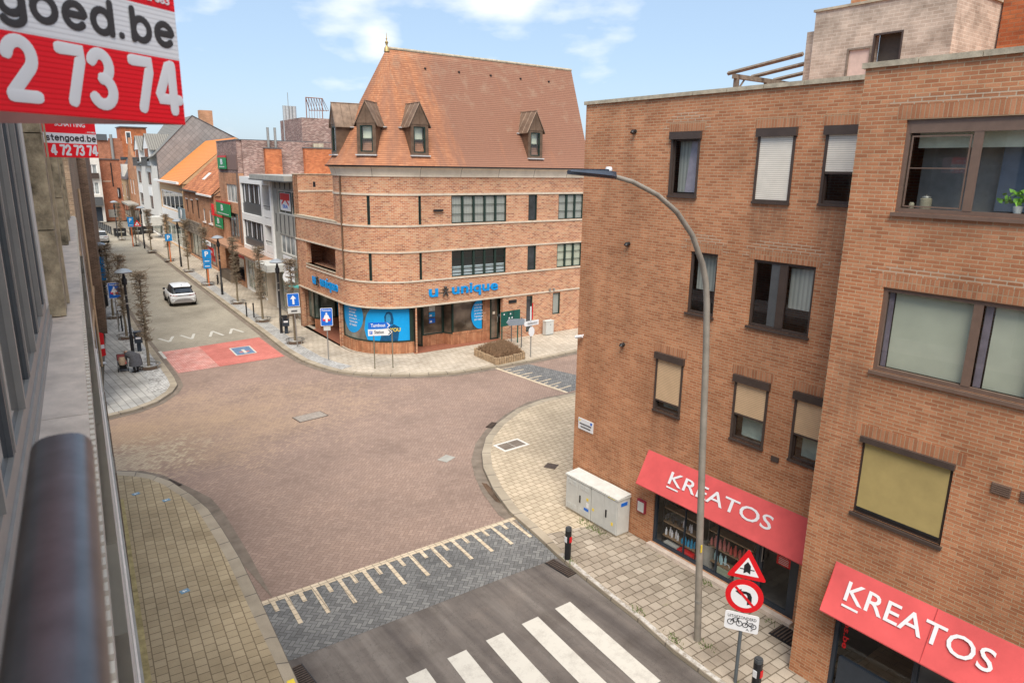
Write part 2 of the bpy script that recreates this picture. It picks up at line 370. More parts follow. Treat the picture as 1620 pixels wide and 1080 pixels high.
M['stone'] = plain('rough_weathered_stone', c3(.33,.27,.18), .95, var=.7, sc=4.5, bump=.9)
M['bluestone'] = plain('pale_grey_sill_stone', c3(.60,.505,.43), .8, var=.2, sc=4, bump=.15)
M['alu'] = plain('grey_aluminium', c3(.34,.315,.285), .45, .2, var=.08)
M['alud'] = plain('dark_grey_aluminium', c3(.13,.135,.14), .4, .4, var=.1)
M['brownf'] = plain('dark_brown_frame', c3(.07,.05,.042), .42, var=.12)
M['bronze'] = plain('bronze_brown_frame', c3(.19,.125,.095), .4, .15, var=.1)
M['green'] = plain('dark_green_frame', c3(.018,.035,.028), .35, var=.1)
M['black'] = plain('black_painted_metal', c3(.018,.018,.02), .4, var=.2)
M['anthra'] = plain('anthracite_frame', c3(.035,.045,.06), .4, var=.1)
M['white'] = plain('white_paint', c3(.80,.79,.77), .55, var=.05)
M['offw'] = plain('off_white_render', c3(.66,.63,.58), .8, var=.1, sc=2)
M['ochre'] = plain('ochre_render', c3(.55,.36,.20), .8, var=.1, sc=2)
M['concrete'] = plain('grey_concrete_panel', c3(.34,.33,.30), .85, var=.15, sc=2)
M['galv'] = plain('galvanised_steel', c3(.33,.32,.30), .5, .5, var=.15, sc=5)
M['copper'] = plain('aged_brown_copper', c3(.165,.105,.07), .5, .35, var=.3, sc=3)
M['lead'] = plain('pale_lead_flashing', c3(.5,.48,.47), .6, var=.15)
M['gold'] = plain('dull_gilded_metal', c3(.40,.29,.13), .5, .5, var=.1)
M['wood'] = plain('weathered_timber', c3(.20,.16,.125), .85, var=.3, sc=9)
M['ply'] = plain('pale_plywood', c3(.62,.47,.40), .8, var=.1)
M['shutW'] = stripem('cream_roller_slats', c3(.78,.72,.63), c3(.42,.37,.31), .048, 1, .5, .28)
M['shutB'] = stripem('beige_roller_slats', c3(.66,.46,.28), c3(.34,.22,.13), .048, 1, .5, .28)
M['screen'] = plain('ochre_sun_screen_fabric', c3(.42,.32,.13), .85, var=.1, sc=2)
M['curtain'] = plain('pale_green_blind', c3(.55,.55,.44), .9, var=.07, sc=1.5)
M['netting'] = stripem('grey_net_curtain', c3(.46,.455,.42), c3(.33,.33,.31), .12, 0, .9, .6, .3)
M['blind'] = plain('pale_blind', c3(.75,.75,.60), .9, var=.06)
M['curtainp'] = plain('violet_grey_curtain', c3(.22,.18,.22), .9, var=.2)
M['red'] = plain('signal_red', c3(.62,.012,.018), .4, var=.06)
M['signred'] = stripem('estate_board_red', c3(.90,.010,.022), c3(.68,.006,.014), .0115, 1, .4, .35, .15)
M['boardw'] = stripem('estate_board_white', c3(.78,.78,.80), c3(.66,.66,.68), .0115, 1, .4, .35, .15)
M['signw'] = plain('sign_white', c3(.72,.72,.74), .45, var=.03)
M['awning'] = plain('coral_red_awning_cloth', c3(.64,.10,.10), .8, var=.14, sc=1.1)
M['lett'] = plain('dark_grey_lettering', c3(.05,.045,.045), .5)
M['blue'] = plain('traffic_sign_blue', c3(.01,.13,.55), .4, var=.06)
M['cyan'] = plain('cyan_blue_film', c3(.005,.31,.70), .4, var=.05)
M['cyand'] = plain('dark_blue_print', c3(.005,.07,.17), .5, var=.3, sc=5)
M['yellow'] = plain('yellow_print', c3(.8,.6,.06), .5)
M['bgreen'] = plain('board_green', c3(.015,.26,.09), .5)
M['dgreen'] = plain('dark_green_board', c3(.01,.09,.07), .4)
M['orange'] = plain('orange_painted_post', c3(.62,.17,.06), .6)
M['cab'] = stripem('light_grey_ribbed_cabinet', c3(.56,.56,.53), c3(.42,.42,.40), .06, 0, .6, .25)
M['cabtop'] = plain('light_grey_cabinet_lid', c3(.58,.58,.55), .6, var=.1)
M['bark'] = plain('grey_brown_bark', c3(.19,.155,.105), .95, var=.35, sc=12)
M['twig'] = plain('dry_brown_twig', c3(.22,.17,.12), .95, var=.3, sc=12)
M['asphalt0'] = plain('asphalt', c3(.135,.118,.108), .92, var=.22, sc=1.1, bump=.25)
M['kerb'] = brickm('concrete_kerb', [(0, c3(.34,.29,.22)), (1, c3(.40,.34,.26))], c3(.14,.12,.1), 1.1, 5, .02, off=0, stain=.2)
M['gutter'] = plain('dirty_gutter_brick', c3(.185,.15,.12), .9, var=.25, sc=2.5, bump=.2)
M['tileL'] = brickm('olive_beige_paving', [(0, c3(.36,.285,.18)), (1, c3(.43,.345,.225))], c3(.19,.145,.09), .29, .28, .014, stain=.2, stain_sc=.5, bump=.35, rot=R(-85))
M['tileR'] = brickm('warm_beige_paving', [(0, c3(.46,.38,.275)), (1, c3(.55,.455,.335))], c3(.26,.20,.135), .30, .27, .016, stain=.14, stain_sc=.6, bump=.35, rot=R(-4))
M['tileG'] = brickm('grey_brown_paving', [(0, c3(.31,.26,.205)), (1, c3(.44,.38,.31))], c3(.16,.13,.095), .34, .30, .017, stain=.2, stain_sc=.8, bump=.4, rot=R(2), lichen=c3(.2,.21,.1))
M['tileU'] = brickm('pale_grey_beige_paving', [(0, c3(.44,.38,.305)), (1, c3(.54,.475,.39))], c3(.25,.205,.155), .40, .30, .016, stain=.18, stain_sc=.4, bump=.35, rot=R(-14))
M['slabL'] = brickm('wet_grey_slab', [(0, c3(.40,.39,.365)), (1, c3(.50,.485,.45))], c3(.20,.19,.17), 1.2, .36, .018, stain=.3, stain_sc=.5, bump=.4, rot=R(-90-4), rough=.55)
M['cobble'] = brickm('white_grey_cobble', [(0, c3(.30,.29,.28)), (.4, c3(.6,.59,.57)), (1, c3(.75,.74,.72))], c3(.25,.24,.22), .16, .15, .02, stain=.2, bump=.5, rot=R(35))
M['yard'] = plain('red_brown_porch_tile', c3(.26,.10,.062), .6, var=.2)
M['soil'] = plain('bare_soil', c3(.10,.065,.045), 1, var=.4, sc=10)
M['grass'] = plain('weed_green', c3(.10,.15,.035), .9, var=.4, sc=20)
M['hedge'] = plain('bare_red_brown_twigs', c3(.24,.15,.09), .95, var=.4, sc=8)
M['glass'] = glassm('clear_window_glass', (.9, .93, .92), .07)
M['shopglass'] = glassm('shop_window_glass', (.96, .97, .97), .03)
M['dglass'] = darkglass('dark_window_glass')
M['gglass'] = darkglass('greenish_window_glass', (.16, .20, .17), .08)
M['wglass'] = darkglass('curtained_window_glass', (.32, .34, .34), .12, .6)
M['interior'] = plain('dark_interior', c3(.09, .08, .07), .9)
M['paintR'] = None
M['carw'] = plain('white_car_paint', c3(.78,.79,.80), .22, var=.02, spec=.6)
M['rubber'] = plain('black_rubber', c3(.015,.015,.015), .8)
M['silver'] = plain('silver_grey_trim', c3(.30,.28,.27), .4, .3)
M['redlight'] = plain('dark_red_lens', c3(.15,.008,.012), .2, spec=.6)
M['skin'] = plain('skin', c3(.48,.30,.22), .6)
M['coat'] = plain('dark_grey_wool_coat', c3(.105,.105,.115), .95, var=.2, sc=9)
M['cloth'] = plain('beige_quilt', c3(.50,.36,.25), .9, var=.2, sc=14)
def asphaltm():
    t = NT('worn_asphalt'); v = t.uv(); mq = t.n('ShaderNodeMapping'); mq.inputs['Rotation'].default_value = (0, 0, R(-2)); mq.inputs['Scale'].default_value = (1.5, .10, 1); t.l(v, mq.inputs['Vector'])
    tr = t.noise(mq.outputs['Vector'], 1.1, 5, .6); big = t.noise(v, .7, 7, .65); fine = t.noise(v, 90, 3, .7)
    c = t.ramp(tr, [(.34, c3(.095,.083,.078)), (.5, c3(.135,.118,.108)), (.66, c3(.185,.165,.15))])
    c = t.mix(.8, c, t.ramp(big, [(.34, c3(.7,.68,.66)), (.52, c3(1,1,1)), (.7, c3(1.25,1.22,1.18))]), 'MULTIPLY'); c = t.mix(.6, c, t.ramp(fine, [(.3, c3(.6,.6,.6)), (.7, c3(1.45,1.45,1.45))]), 'MULTIPLY')
    w = t.noise(v, 1.3, 6, .6); cr_ = t.math('ABSOLUTE', t.math('SUBTRACT', w, .5)); c = t.mix(t.ramp(cr_, [(.0, c3(.6,.6,.6)), (.0035, c3(0,0,0))]), c, c3(.04,.036,.033))
    t.l(c, t.p.inputs['Base Color']); t.p.inputs['Roughness'].default_value = .9; t.bump(fine, .35, .006); return t.m
M['asphalt'] = asphaltm()
def marking(name, c, wear, under, sc=2.5, lo=.42, hi=.60):
    t = NT(name); v = t.uv(); f = t.math('ADD', t.math('MULTIPLY', t.noise(v, sc, 9, .72), .7), t.math('MULTIPLY', t.noise(v, 28, 4, .7), .3))
    t.l(t.mix(t.math('MULTIPLY', t.ramp(f, [(lo, c3(1,1,1)), (hi, c3(0,0,0))]), wear), c, under), t.p.inputs['Base Color']); t.p.inputs['Roughness'].default_value = .75
    return t.m
M['zebra'] = marking('worn_white_road_paint', c3(.56,.54,.49), .55, c3(.30,.275,.25), 2.2, .36, .52)
M['redroad'] = brickm('red_painted_clinker', [(0, c3(.53,.165,.135)), (1, c3(.62,.21,.175))], c3(.40,.13,.11), .26, .13, .014, stain=.18, stain_sc=.5, bump=.25, lichen=c3(.66,.36,.31))
M['redworn'] = brickm('worn_red_painted_clinker', [(0, c3(.58,.25,.21)), (1, c3(.70,.42,.37))], c3(.40,.14,.12), .26, .13, .016, stain=.22, stain_sc=.8, bump=.25, lichen=c3(.72,.60,.54))
M['bwhite'] = brickm('cream_marking_block', [(0, c3(.56,.46,.33)), (1, c3(.66,.55,.41))], c3(.30,.25,.19), .24, .24, .014, off=0, stain=.12)
M['roadgrey'] = brickm('grey_clinker_street', [(0, c3(.33,.295,.235)), (1, c3(.40,.36,.29))], c3(.23,.205,.165), .22, .11, .012, stain=.22, stain_sc=.22, bump=.25)
def yellowish(t, c, rnd, v):
    # sandy replacement bricks around the left-hand mouth of the crossing
    sp = t.n('ShaderNodeSeparateXYZ'); t.l(v, sp.inputs[0])
    def spot(cx, cy, wx, rad, nsc, amp, r):
        dx = t.math('SUBTRACT', sp.outputs[0], cx*K); dy = t.math('SUBTRACT', sp.outputs[1], cy*K)
        d = t.math('SQRT', t.math('ADD', t.math('MULTIPLY', t.math('MULTIPLY', dx, dx), wx), t.math('MULTIPLY', dy, dy)))
        n = t.math('ADD', t.math('MULTIPLY', t.math('SUBTRACT', t.noise(v, nsc, 6), .5), amp), t.math('MULTIPLY', t.math('SUBTRACT', rnd, .5), r))
        return t.math('ADD', t.math('SUBTRACT', 1.0, t.math('DIVIDE', d, rad)), n)
    c = t.mix(t.ramp(spot(2.6, 27.4, .26, 6.6, .30, 1.5, .35), [(0.0, c3(0,0,0)), (1.0, c3(.85,.85,.85))]), c, c3(.44,.305,.195))
    return t.mix(t.ramp(spot(2.5, 25.3, .55, 2.4, .9, 1.5, 1.0), [(0.15, c3(0,0,0)), (.75, c3(.65,.65,.65))]), c, c3(.52,.43,.30))
M['hred'] = herring('red_brown_herringbone', [(0, c3(.26,.185,.15)), (.5, c3(.285,.204,.166)), (1, c3(.315,.228,.186))], c3(.185,.125,.10), .124, rot=pi/4, stain=.18, patches=yellowish)
M['hgrey'] = herring('blue_grey_herringbone', [(0, c3(.125,.125,.125)), (.5, c3(.165,.165,.165)), (1, c3(.21,.21,.205))], c3(.06,.058,.055), .118, rot=pi/4, stain=.2)
# ------------------------------------------------------------------ ground, roads, pavements
RZ = -0.10
def sheet(name, poly, z, mat): return struct(MB().face([(x, y, z) for x, y in poly]).build(name, mat))
sheet('ground', [(-500, -300), (900, -300), (900, 1200), (-500, 1200)], RZ - .03, plain('grey_ground', c3(.20,.18,.15), .95))
KE = lambda y: 6.12 + .052*(y-43)           # left kerb of the far street
KR = lambda y: 12.12 + .050*(y-41)          # right kerb of the far street
NLg = [(-6, 26.6), (1.82, 24.91), (2.21, 24.57), (2.92, 24.06), (3.39, 23.32), (3.85, 21.99), (4.23, 20.8), (4.3, 19.55), (4.23, 16.93), (4.11, 14.72)]
NLk = [(-6, 26.4), (1.79, 24.66), (2.18, 24.36), (2.7, 23.91), (3.09, 23.36), (3.45, 22.58), (3.79, 21.11), (3.96, 19.96), (3.98, 18.53), (3.95, 16.73), (3.83, 14.7), (3.65, 12.3), (3.2, 6), (2.8, -6)]
NLi = [(-6, 26.0), (1.71, 24.3), (2.09, 24.02), (2.6, 23.55), (2.93, 23.1), (3.22, 22.4), (3.54, 21.05), (3.68, 19.9), (3.69, 18.5), (3.66, 16.7), (3.54, 14.7), (3.42, 12.4), (2.98, 6), (2.55, -6)]
Rg = [(40, 22.75), (24, 22.7), (19.78, 22.38), (18.78, 22.5), (17.56, 22.45), (15.91, 21.75), (14.27, 20.78), (13.18, 19.85), (12.22, 18.68), (11.63, 17.58), (11.16, 16.44), (10.74, 14.95)]
Rk = [(40, 22.5), (24, 22.45), (19.98, 22.12), (18.12, 22.2), (16.55, 21.85), (14.85, 20.9), (13.69, 19.95), (12.78, 18.87), (12.12, 17.8), (11.49, 16.33), (11.04, 14.84), (10.84, 13.25), (10.67, 12.23), (10.56, 11.03), (10.49, 10.12), (10.42, 9.08), (10.27, 8.04), (10.23, 6.98), (10.1, 2), (9.9, -6)]
Ri = [(40, 22.2), (24, 22.15), (20, 21.82), (18.14, 21.88), (16.65, 21.55), (15.05, 20.65), (13.92, 19.75), (13.05, 18.7), (12.4, 17.65), (11.77, 16.22), (11.32, 14.75), (11.1, 13.2), (10.86, 12.2), (10.73, 11.0), (10.66, 10.1), (10.59, 9.06), (10.44, 8.03), (10.40, 6.98), (10.27, 2), (10.07, -6)]
Uk = [(KR(118), 118), (KR(70), 70), (12.12, 41), (11.86, 36.84), (11.88, 34.03), (12.16, 32.39), (12.57, 31.14), (13.3, 30.06), (14.23, 29.24), (15.51, 28.44), (17.22, 27.72), (19.37, 27.56), (21.27, 27.45), (25.12, 27.6), (40, 27.9)]
Lk = [(-6, 30.6), (2.65, 30.19), (3.7, 30.46), (4.62, 31.06), (5.42, 32.15), (5.8, 33.1), (5.92, 34.33), (6.0, 36.81), (6.1, 40.11), (KE(44), 44), (KE(70), 70), (KE(105), 105)]
def offset(line, d):
    out = []
    for i, p in enumerate(line):
        a, b = line[max(i-1, 0)], line[min(i+1, len(line)-1)]
        t = Vector((b[0]-a[0], b[1]-a[1])).normalized(); out.append((p[0]-t.y*d, p[1]+t.x*d))
    return out
def strip(name, A, B, za, zb, mat, skirt=None):
    m = MB(); L = 0
    for i in range(len(A)-1):
        l = math.hypot(A[i+1][0]-A[i][0], A[i+1][1]-A[i][1])
        wv = math.hypot(A[i][0]-B[i][0], A[i][1]-B[i][1]); m.face([(*A[i], za), (*A[i+1], za), (*B[i+1], zb), (*B[i], zb)], [(L, 0), (L+l, 0), (L+l, wv), (L, wv)])
        if skirt is not None: m.face([(*A[i], skirt), (*A[i+1], skirt), (*A[i+1], za), (*A[i], za)], [(L, 0), (L+l, 0), (L+l, .1), (L, .1)])
        L += l
    return struct(m.build(name, mat))
# road surfaces
sheet('crossing_road', [(-8, 12), (60, 12), (60, 33), (12.4, 33), (12.3, 42), (5.6, 42), (5.5, 32), (-8, 32)], RZ, M['hred'])
sheet('street_road', [(5.9, 39.9), (12.4, 40.5), (KR(118)+.2, 118), (KE(118)-.4, 118)], RZ+.004, M['roadgrey'])
sheet('asphalt_road', [(2.4, -8), (10.4, -8), (10.75, 12.22), (8.9, 12.29), (6.06, 12.34), (3.5, 12.4)], RZ+.004, M['asphalt'])
gb = sheet('grey_block_band', [(3.7, 14.56), (11.05, 14.47), (10.85, 12.2), (8.9, 12.29), (6.06, 12.34), (3.5, 12.4)], RZ+.008, M['hgrey'])
# pavements
strip('paver_course', offset(Ri[3:], .0), offset(Ri[3:], -.0), .003, .003, M['kerb']) if 0 else None
U2 = offset(Uk, .30); L2 = offset(Lk, .30)
sheet('pavement_near', NLi + [(-.6, -6), (2.0, 23.9), (-6, 25.2)], 0, M['tileL'])
strip('kerb_near', NLk, NLi, -.004, .0, M['kerb'], RZ)
strip('gutter_near', NLg, NLk[:10]+[], RZ+.012, RZ+.006, M['gutter'])
ex = [i for i, p in enumerate(Ri) if p == (11.1, 13.2)][0]
sheet('pavement_corner', Ri[:ex+1] + [(13.3, 12.6), (13.3, 14.2), (40, 14.2)], 0, M['tileR'])
sheet('pavement_shop', Ri[ex:] + [(13.3, -6), (13.3, 12.6)], 0, M['tileG'])
strip('kerb_corner', Rk, Ri, -.004, 0, M['kerb'], RZ)
strip('gutter_corner', Rg, Rk[:len(Rg)], RZ+.012, RZ+.006, M['gutter'])
MUP = [p for p in U2 if p[1] < 37 or p[0] > 13.2]
UPAV = [(U2[0][0], 118)] + U2[1:] + [(40, 33.5), (15.3, 33.5), (15.2, 42), (18.5, 105), (19, 118)]
sheet('pavement_opposite', UPAV, 0, M['tileU'])
strip('kerb_opposite', Uk, U2, -.004, 0, M['kerb'], RZ)
strip('gutter_opposite', offset(Uk, -.27), Uk, RZ+.010, RZ+.008, M['gutter'])
sheet('pavement_left', L2 + [(KE(105)-3, 105), (5.0, 60), (4.4, 45), (2.6, 31), (-6, 32)], 0, M['slabL'])
strip('kerb_left', Lk, L2, -.004, 0, M['kerb'], RZ)
strip('gutter_left', offset(Lk, -.24), Lk, RZ+.010, RZ+.008, M['gutter'])
cb1 = [p for p in L2 if 31.5 < p[1] < 101]; strip('cobble_strip_left', offset(cb1, .02), offset(cb1, .85), .004, .004, M['cobble'])
cb2 = [p for p in U2 if p[1] > 31.2 and p[1] < 117]; strip('cobble_strip_opposite', offset(cb2, .02), offset(cb2, .75), .004, .004, brickm('grey_cobble', [(0, c3(.34,.34,.335)), (1, c3(.52,.52,.51))], c3(.26,.25,.24), .16, .15, .02, stain=.2))
sheet('porch_floor', [(14.75, 35.6), (17.9, 35.6), (17.9, 40.4), (14.9, 40.4)], .006, M['yard'])
sheet('porch_floor', [(17.3, 31.85), (23.1, 31.8), (23.1, 33.4), (17.3, 33.4)], .006, M['yard'])
kp = [i for i, p in enumerate(Rk) if p[1] < 12.4]
strip('kerb_paint', [(Rk[i][0]+.03, Rk[i][1]) for i in kp], [(Ri[i][0]-.03, Ri[i][1]) for i in kp], .003, .005, marking('worn_white_kerb_paint', c3(.52,.50,.47), .95, c3(.27,.235,.195), 4.5, .44, .54))
# painted markings on the road
def mark(name, polys, mat, z=RZ+.012):
    m = MB()
    for p in polys: m.face([(x, y, z) for x, y in p])
    return struct(m.build(name, mat))
mark('zebra_crossing', [[(8.83+a*.94-.94+.4-.02*k, 10.6-.0*k), (9.29+a*.94-.94+.4-.02*k, 10.6), (9.05+a*.94-.94+.4-.02*k, 7.6), (8.58+a*.94-.94+.4-.02*k, 7.6)] for k, a in enumerate([1, 0, -1, -2, -3, -4, -5])], M['zebra'])
mark('red_cycle_zone_paint', [[(8.3, 40.1), (11.68, 40.47), (11.5, 35.52), (8.2, 35.36)]], M['redroad'], RZ+.010)
mark('worn_cycle_zone_paint', [[(6.36, 39.89), (8.298, 40.1), (8.198, 35.36), (6.26, 35.27)]], M['redworn'], RZ+.010)
def thick(a, b, w):
    t = Vector((b[0]-a[0], b[1]-a[1])).normalized()*w/2; n = Vector((-t.y, t.x)); 
    return [(a[0]-n.x, a[1]-n.y), (b[0]-n.x, b[1]-n.y), (b[0]+n.x, b[1]+n.y), (a[0]+n.x, a[1]+n.y)]
ch = []
for a, b, c in [((6.84,43.23),(7.2,42.09),(7.63,43.36)), ((8.04,43.4),(8.39,42.11),(8.78,43.38)), ((9.38,42.14),(9.83,43.5),(10.11,42.05)), ((10.53,42.24),(11.0,43.57),(11.31,42.25))]:
    for p, q in ((a, b), (b, c)): ch.append(thick(p, q, .15))
for i, p in enumerate(ch): mark('chevron_marking', [p], M['zebra'], RZ+.012+.002*(i % 2))
mark('white_bar_marking', [[(6.25, 40.1), (6.4, 40.1), (6.38, 38.4), (6.23, 38.4)], [(8.0, 66), (9.4, 66), (9.4, 66.4), (8.0, 66.4)]], M['zebra'])
mark('red_cycle_zone_paint', [[(1.6, 29.6), (2.35, 29.35), (2.0, 28.1), (1.2, 28.1)]], plain('salmon_paint', c3(.75,.25,.17), .8))
mark('marking_line', [[(3.7, 14.72), (11.05, 14.62), (11.06, 14.46), (3.7, 14.55)]], M['bwhite'], RZ+.016)
tee = []
for i in range(22):
    x = 4.06 + i*.3215; L = .40 if i % 2 == 0 else 1.12
    tee.append([(x-.05, 14.55), (x-.05-L*.06, 14.55-L), (x+.05-L*.06, 14.55-L), (x+.05, 14.55)][::1])
mark('ramp_teeth_marking', tee, M['bwhite'], RZ+.020)
mark('grey_block_band', [[(19.62, 27.45), (21.3, 27.3), (22.1, 24.3), (21.4, 22.7), (19.95, 22.5)]], M['hgrey'], RZ+.008)
mark('marking_line', [[(19.40, 27.5), (19.58, 27.5), (19.97, 22.5), (19.80, 22.5)]], M['bwhite'], RZ+.012)
mark('ramp_teeth_marking', [[(19.6+i*.024, 27.25-i*.345), (19.6+i*.024+(.35 if i % 2 else .85), 27.25-i*.335), (19.6+i*.024+(.35 if i % 2 else .85), 27.17-i*.335), (19.6+i*.024, 27.17-i*.345)] for i in range(13)], M['bwhite'], RZ+.016)
# painted cycle-street emblem on the red zone
mark('yellow_kerb_mark', [[(3.42, 11.75), (3.56, 11.75), (3.54, 11.55), (3.40, 11.55)]], M['yellow'], .004)
em = MB().face([(x, y, RZ+.015) for x, y in [(9.44, 36.97), (10.52, 37.02), (10.62, 38.72), (9.54, 38.75)]]).build('road_emblem', plain('worn_blue_road_paint', c3(.12,.19,.30), .8, var=.25)); struct(em)
mark('road_emblem_border', [thick(a, b, .08) for a, b in [((9.44,37.0),(10.52,37.05)), ((9.54,38.72),(10.62,38.70))]], M['zebra'], RZ+.019)
mark('road_emblem_border', [thick(a, b, .08) for a, b in [((9.47,36.97),(9.57,38.75)), ((10.49,37.0),(10.60,38.72))]], M['zebra'], RZ+.022)
mark('road_emblem_symbol', [thick((9.78,37.6),(10.3,37.62),.22)], M['redroad'], RZ+.019)
mark('road_emblem_symbol', [thick((10.03,37.25),(10.06,38.1),.16)], M['zebra'], RZ+.022)

# ------------------------------------------------------------------ small ground fittings
def fitting(name, label, cat, x, y, rz, parts, z=0):
    t = thing(name, label, cat, (x, y, z), rz)
    for nm, mat, boxes in parts:
        m = MB()
        for b in boxes: m.box(*b)
        m.build(nm, mat, t)
    return t
iron = plain('rusty_cast_iron', c3(.085,.062,.05), .7, var=.3, sc=14)
fitting('manhole_cover', 'grey square manhole cover in the middle of the brick crossing', 'manhole cover', 9.27, 25.95, .1, [('frame', iron, [(-.62,.62,-.36,.36,.002,.012)]), ('cover', plain('worn_cover', c3(.30,.26,.225), .85, var=.2), [(-.58,.58,-.33,.33,.012,.018)])], RZ)
fitting('manhole_cover', 'double beige manhole cover with a white border on the corner pavement', 'manhole cover', 14.04, 18.81, R(2), [('frame', M['offw'], [(-.57,.57,-.36,.36,.002,.010)]), ('cover', M['gutter'], [(-.47,-.012,-.26,.26,.010,.016)]), ('cover', M['gutter'], [(.012,.47,-.26,.26,.010,.016)])])
fitting('valve_cover', 'small dark square valve cover in the beige corner paving', 'valve cover', 14.06, 16.58, R(30), [('plate', iron, [(-.2,.2,-.2,.2,.002,.01)])])
fitting('valve_cover', 'small grey concrete cover at the edge of the gutter by the corner', 'valve cover', 11.6, 19.3, .4, [('plate', M['concrete'], [(-.26,.26,-.2,.2,.002,.012)])], RZ)
def grate(label, x, y, rz, w, l, n, z):
    t = thing('drain_grate', label, 'drain grate', (x, y, z), rz)
    bx('frame', M['black'], t, -w, w, -l, l, .012, .018)
    m = MB()
    for i in range(n):
        yy = -l + (i+.5)*2*l/n; m.box(-w*.85, w*.85, yy-l/n*.45, yy+l/n*.35, .018, .034)
    m.build('bar', iron, t)
grate('rusty drain grate beside the near left kerb below the block band', 3.76, 11.75, .06, .14, .42, 13, RZ)
grate('rusty drain grate at the kerb beside the black bollard with red reflector', 10.42, 11.8, .08, .16, .42, 13, RZ)
grate('drain grate in the curved gutter of the near left pavement', 3.53, 22.52, .34, .085, .34, 9, RZ+.014)
grate('dark drain grate in the gutter of the beige corner pavement', 14.72, 21.03, R(-58), .13, .30, 9, RZ+.012)
grate('barred cellar grate in the pavement beside the brick pier', 12.62, 6.85, 0, .26, .30, 8, 0)
for x, y, l in [(2.42,22.16,'small blue cycle stud on the olive pavement nearest the curved kerb and the wall'), (3.08,21.2,'small blue cycle stud on the olive pavement close to the curved gutter'), (2.49,16.02,'small blue cycle stud alone on the wide part of the olive pavement')]:
    fitting('pavement_stud', l, 'pavement stud', x, y, .2, [('plate', plain('pale_blue_tile', c3(.17,.30,.42), .7), [(-.10,.10,-.075,.075,.002,.010)]), ('symbol', M['white'], [(-.05,.05,-.012,.012,.010,.014), (-.03,-.008,-.04,.04,.0101,.0141)])])
pud = MB().face([(x, y, RZ+.020) for x, y in [(11.52,17.0),(11.62,16.85),(11.52,16.35),(11.34,15.8),(11.22,15.5),(11.16,15.7),(11.26,16.2)]]).build('puddle', darkglass('puddle_water', (.10,.07,.05), .05)); struct(pud)

# ------------------------------------------------------------------ the building the photo is taken from
wd = Vector((.086, 1)).normalized(); WROT = math.atan2(wd.y, wd.x)
home = thing('apartment_building', 'stone-silled apartment building on the left with grey aluminium windows and a dark handrail', 'building', (0, 0, 0), WROT)
# local: x along the street, y = into the building (-y is outward), z up
wall = MB()
wall.wall(-6, 23.6, 0, 8.0, [(1.2+3.4*i, 3.6+3.4*i, 4.6, 7.4, .12) for i in range(6)], f=lambda u, z, d: (u, .02 + d, z))
wall.wall(-6, 23.6, 8.0, 11.5, [(-1.0, 7.7, 8.25, 11.2, .2), (8.9, 14.7, 8.25, 11.2, .2), (16.2, 21.6, 8.25, 11.2, .2)], f=lambda u, z, d: (u, .35 + d, z))
wall.box(23.4, 23.6, .35, 9, 0, 11.5); wall.box(-6, 23.4, 6, 6.2, 0, 11.5); wall.box(-6, 23.4, .36, 6, 11.4, 11.5)
wall.build('wall', M['offw'], home)
m = MB()
for a, b in ((-6, -.2), (-.19, 4.79), (4.8, 9.6), (9.61, 14.3), (14.31, 19), (19.01, 23.6)): m.box(a, b, .088, .40, 7.95, 8.2)
m.build('sill', M['bluestone'], home)
m = MB()
i = 0
x = -.5
while x < 23.5: m.box(x, x+.062, .064, .096, 8.03, 8.17); x += .1
m.build('dentil_course', plain('cream_dentil', c3(.58,.53,.45), .8), home)
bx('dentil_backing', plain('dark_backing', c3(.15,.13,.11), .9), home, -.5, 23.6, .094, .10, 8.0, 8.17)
m = MB()
for a, b in ((-6, 2.4), (2.41, 7.2), (7.21, 12.5), (12.51, 17.5), (17.51, 23.6)): m.box(a, b, -.0, .12, 4.15, 4.3)
m.build('ledge', plain('pale_painted_ledge', c3(.80,.72,.66), .75, var=.12, sc=3), home)
bx('shop_front', M['concrete'], home, -6, 23.6, -.03, .0, .3, 4.149)
m = MB()
for a, b in ((-6, 12.5), (12.52, 16.2), (16.22, 21.4)): m.box(a, b, -.17, .0, 0, .32)
m.build('plinth', plain('mossy_yellow_plinth', c3(.36,.29,.14), .95, var=.35, sc=4, bump=.4), home)
for x in (14.5, 16.9, 19.3): bx('window_surround', M['wood'], home, x, x+.9, -.06, -.031, 1.0, 3.9)
for x0 in (8.1, 15.3, 22.0):
    for (za, zb) in ((8.21, 9.05), (9.06, 9.95), (9.96, 11.0), (11.01, 11.5)):
        m = MB().box(x0, x0+.75, .215, .40, za, zb); m.build('pilaster', M['stone'], home)
    bx('pilaster_edge', plain('pale_edge_stone', c3(.46,.37,.25), .9, var=.25, sc=5), home, x0+.751, x0+.9, .19, .36, 8.21, 11.5)
# aluminium windows between the pilasters
for a, b, sp in ((-1.0, 7.9, 1.3), (9.1, 15.1, 1.5), (16.3, 21.8, 1.5)):
    sa = MB(); fr = MB(); fr.box(a, b, .33, .50, 8.2, 8.27); fr.box(a, b, .342, .5, 8.271, 8.36); fr.box(a, b, .355, .5, 8.361, 8.46); fr.box(a, b, .34, .5, 11.0, 11.2)
    x = a
    while x < b-.05:
        fr.box(x, x+.05, .345, .40, 8.46, 11.0); sa.box(x+.051, x+.10, .358, .40, 8.46, 11.0); sa.box(x+sp*.5-.05, x+sp*.5-.001, .358, .40, 8.46, 11.0); fr.box(x+sp*.5, x+sp*.5+.035, .352, .40, 8.46, 11.0); x += sp
    w = fr.build('window', M['alu'], home); sa.build('sash', M['alud'], w)
    bx('window_pane', M['dglass'], w, a, b, .376, .39, 8.46, 11.0)
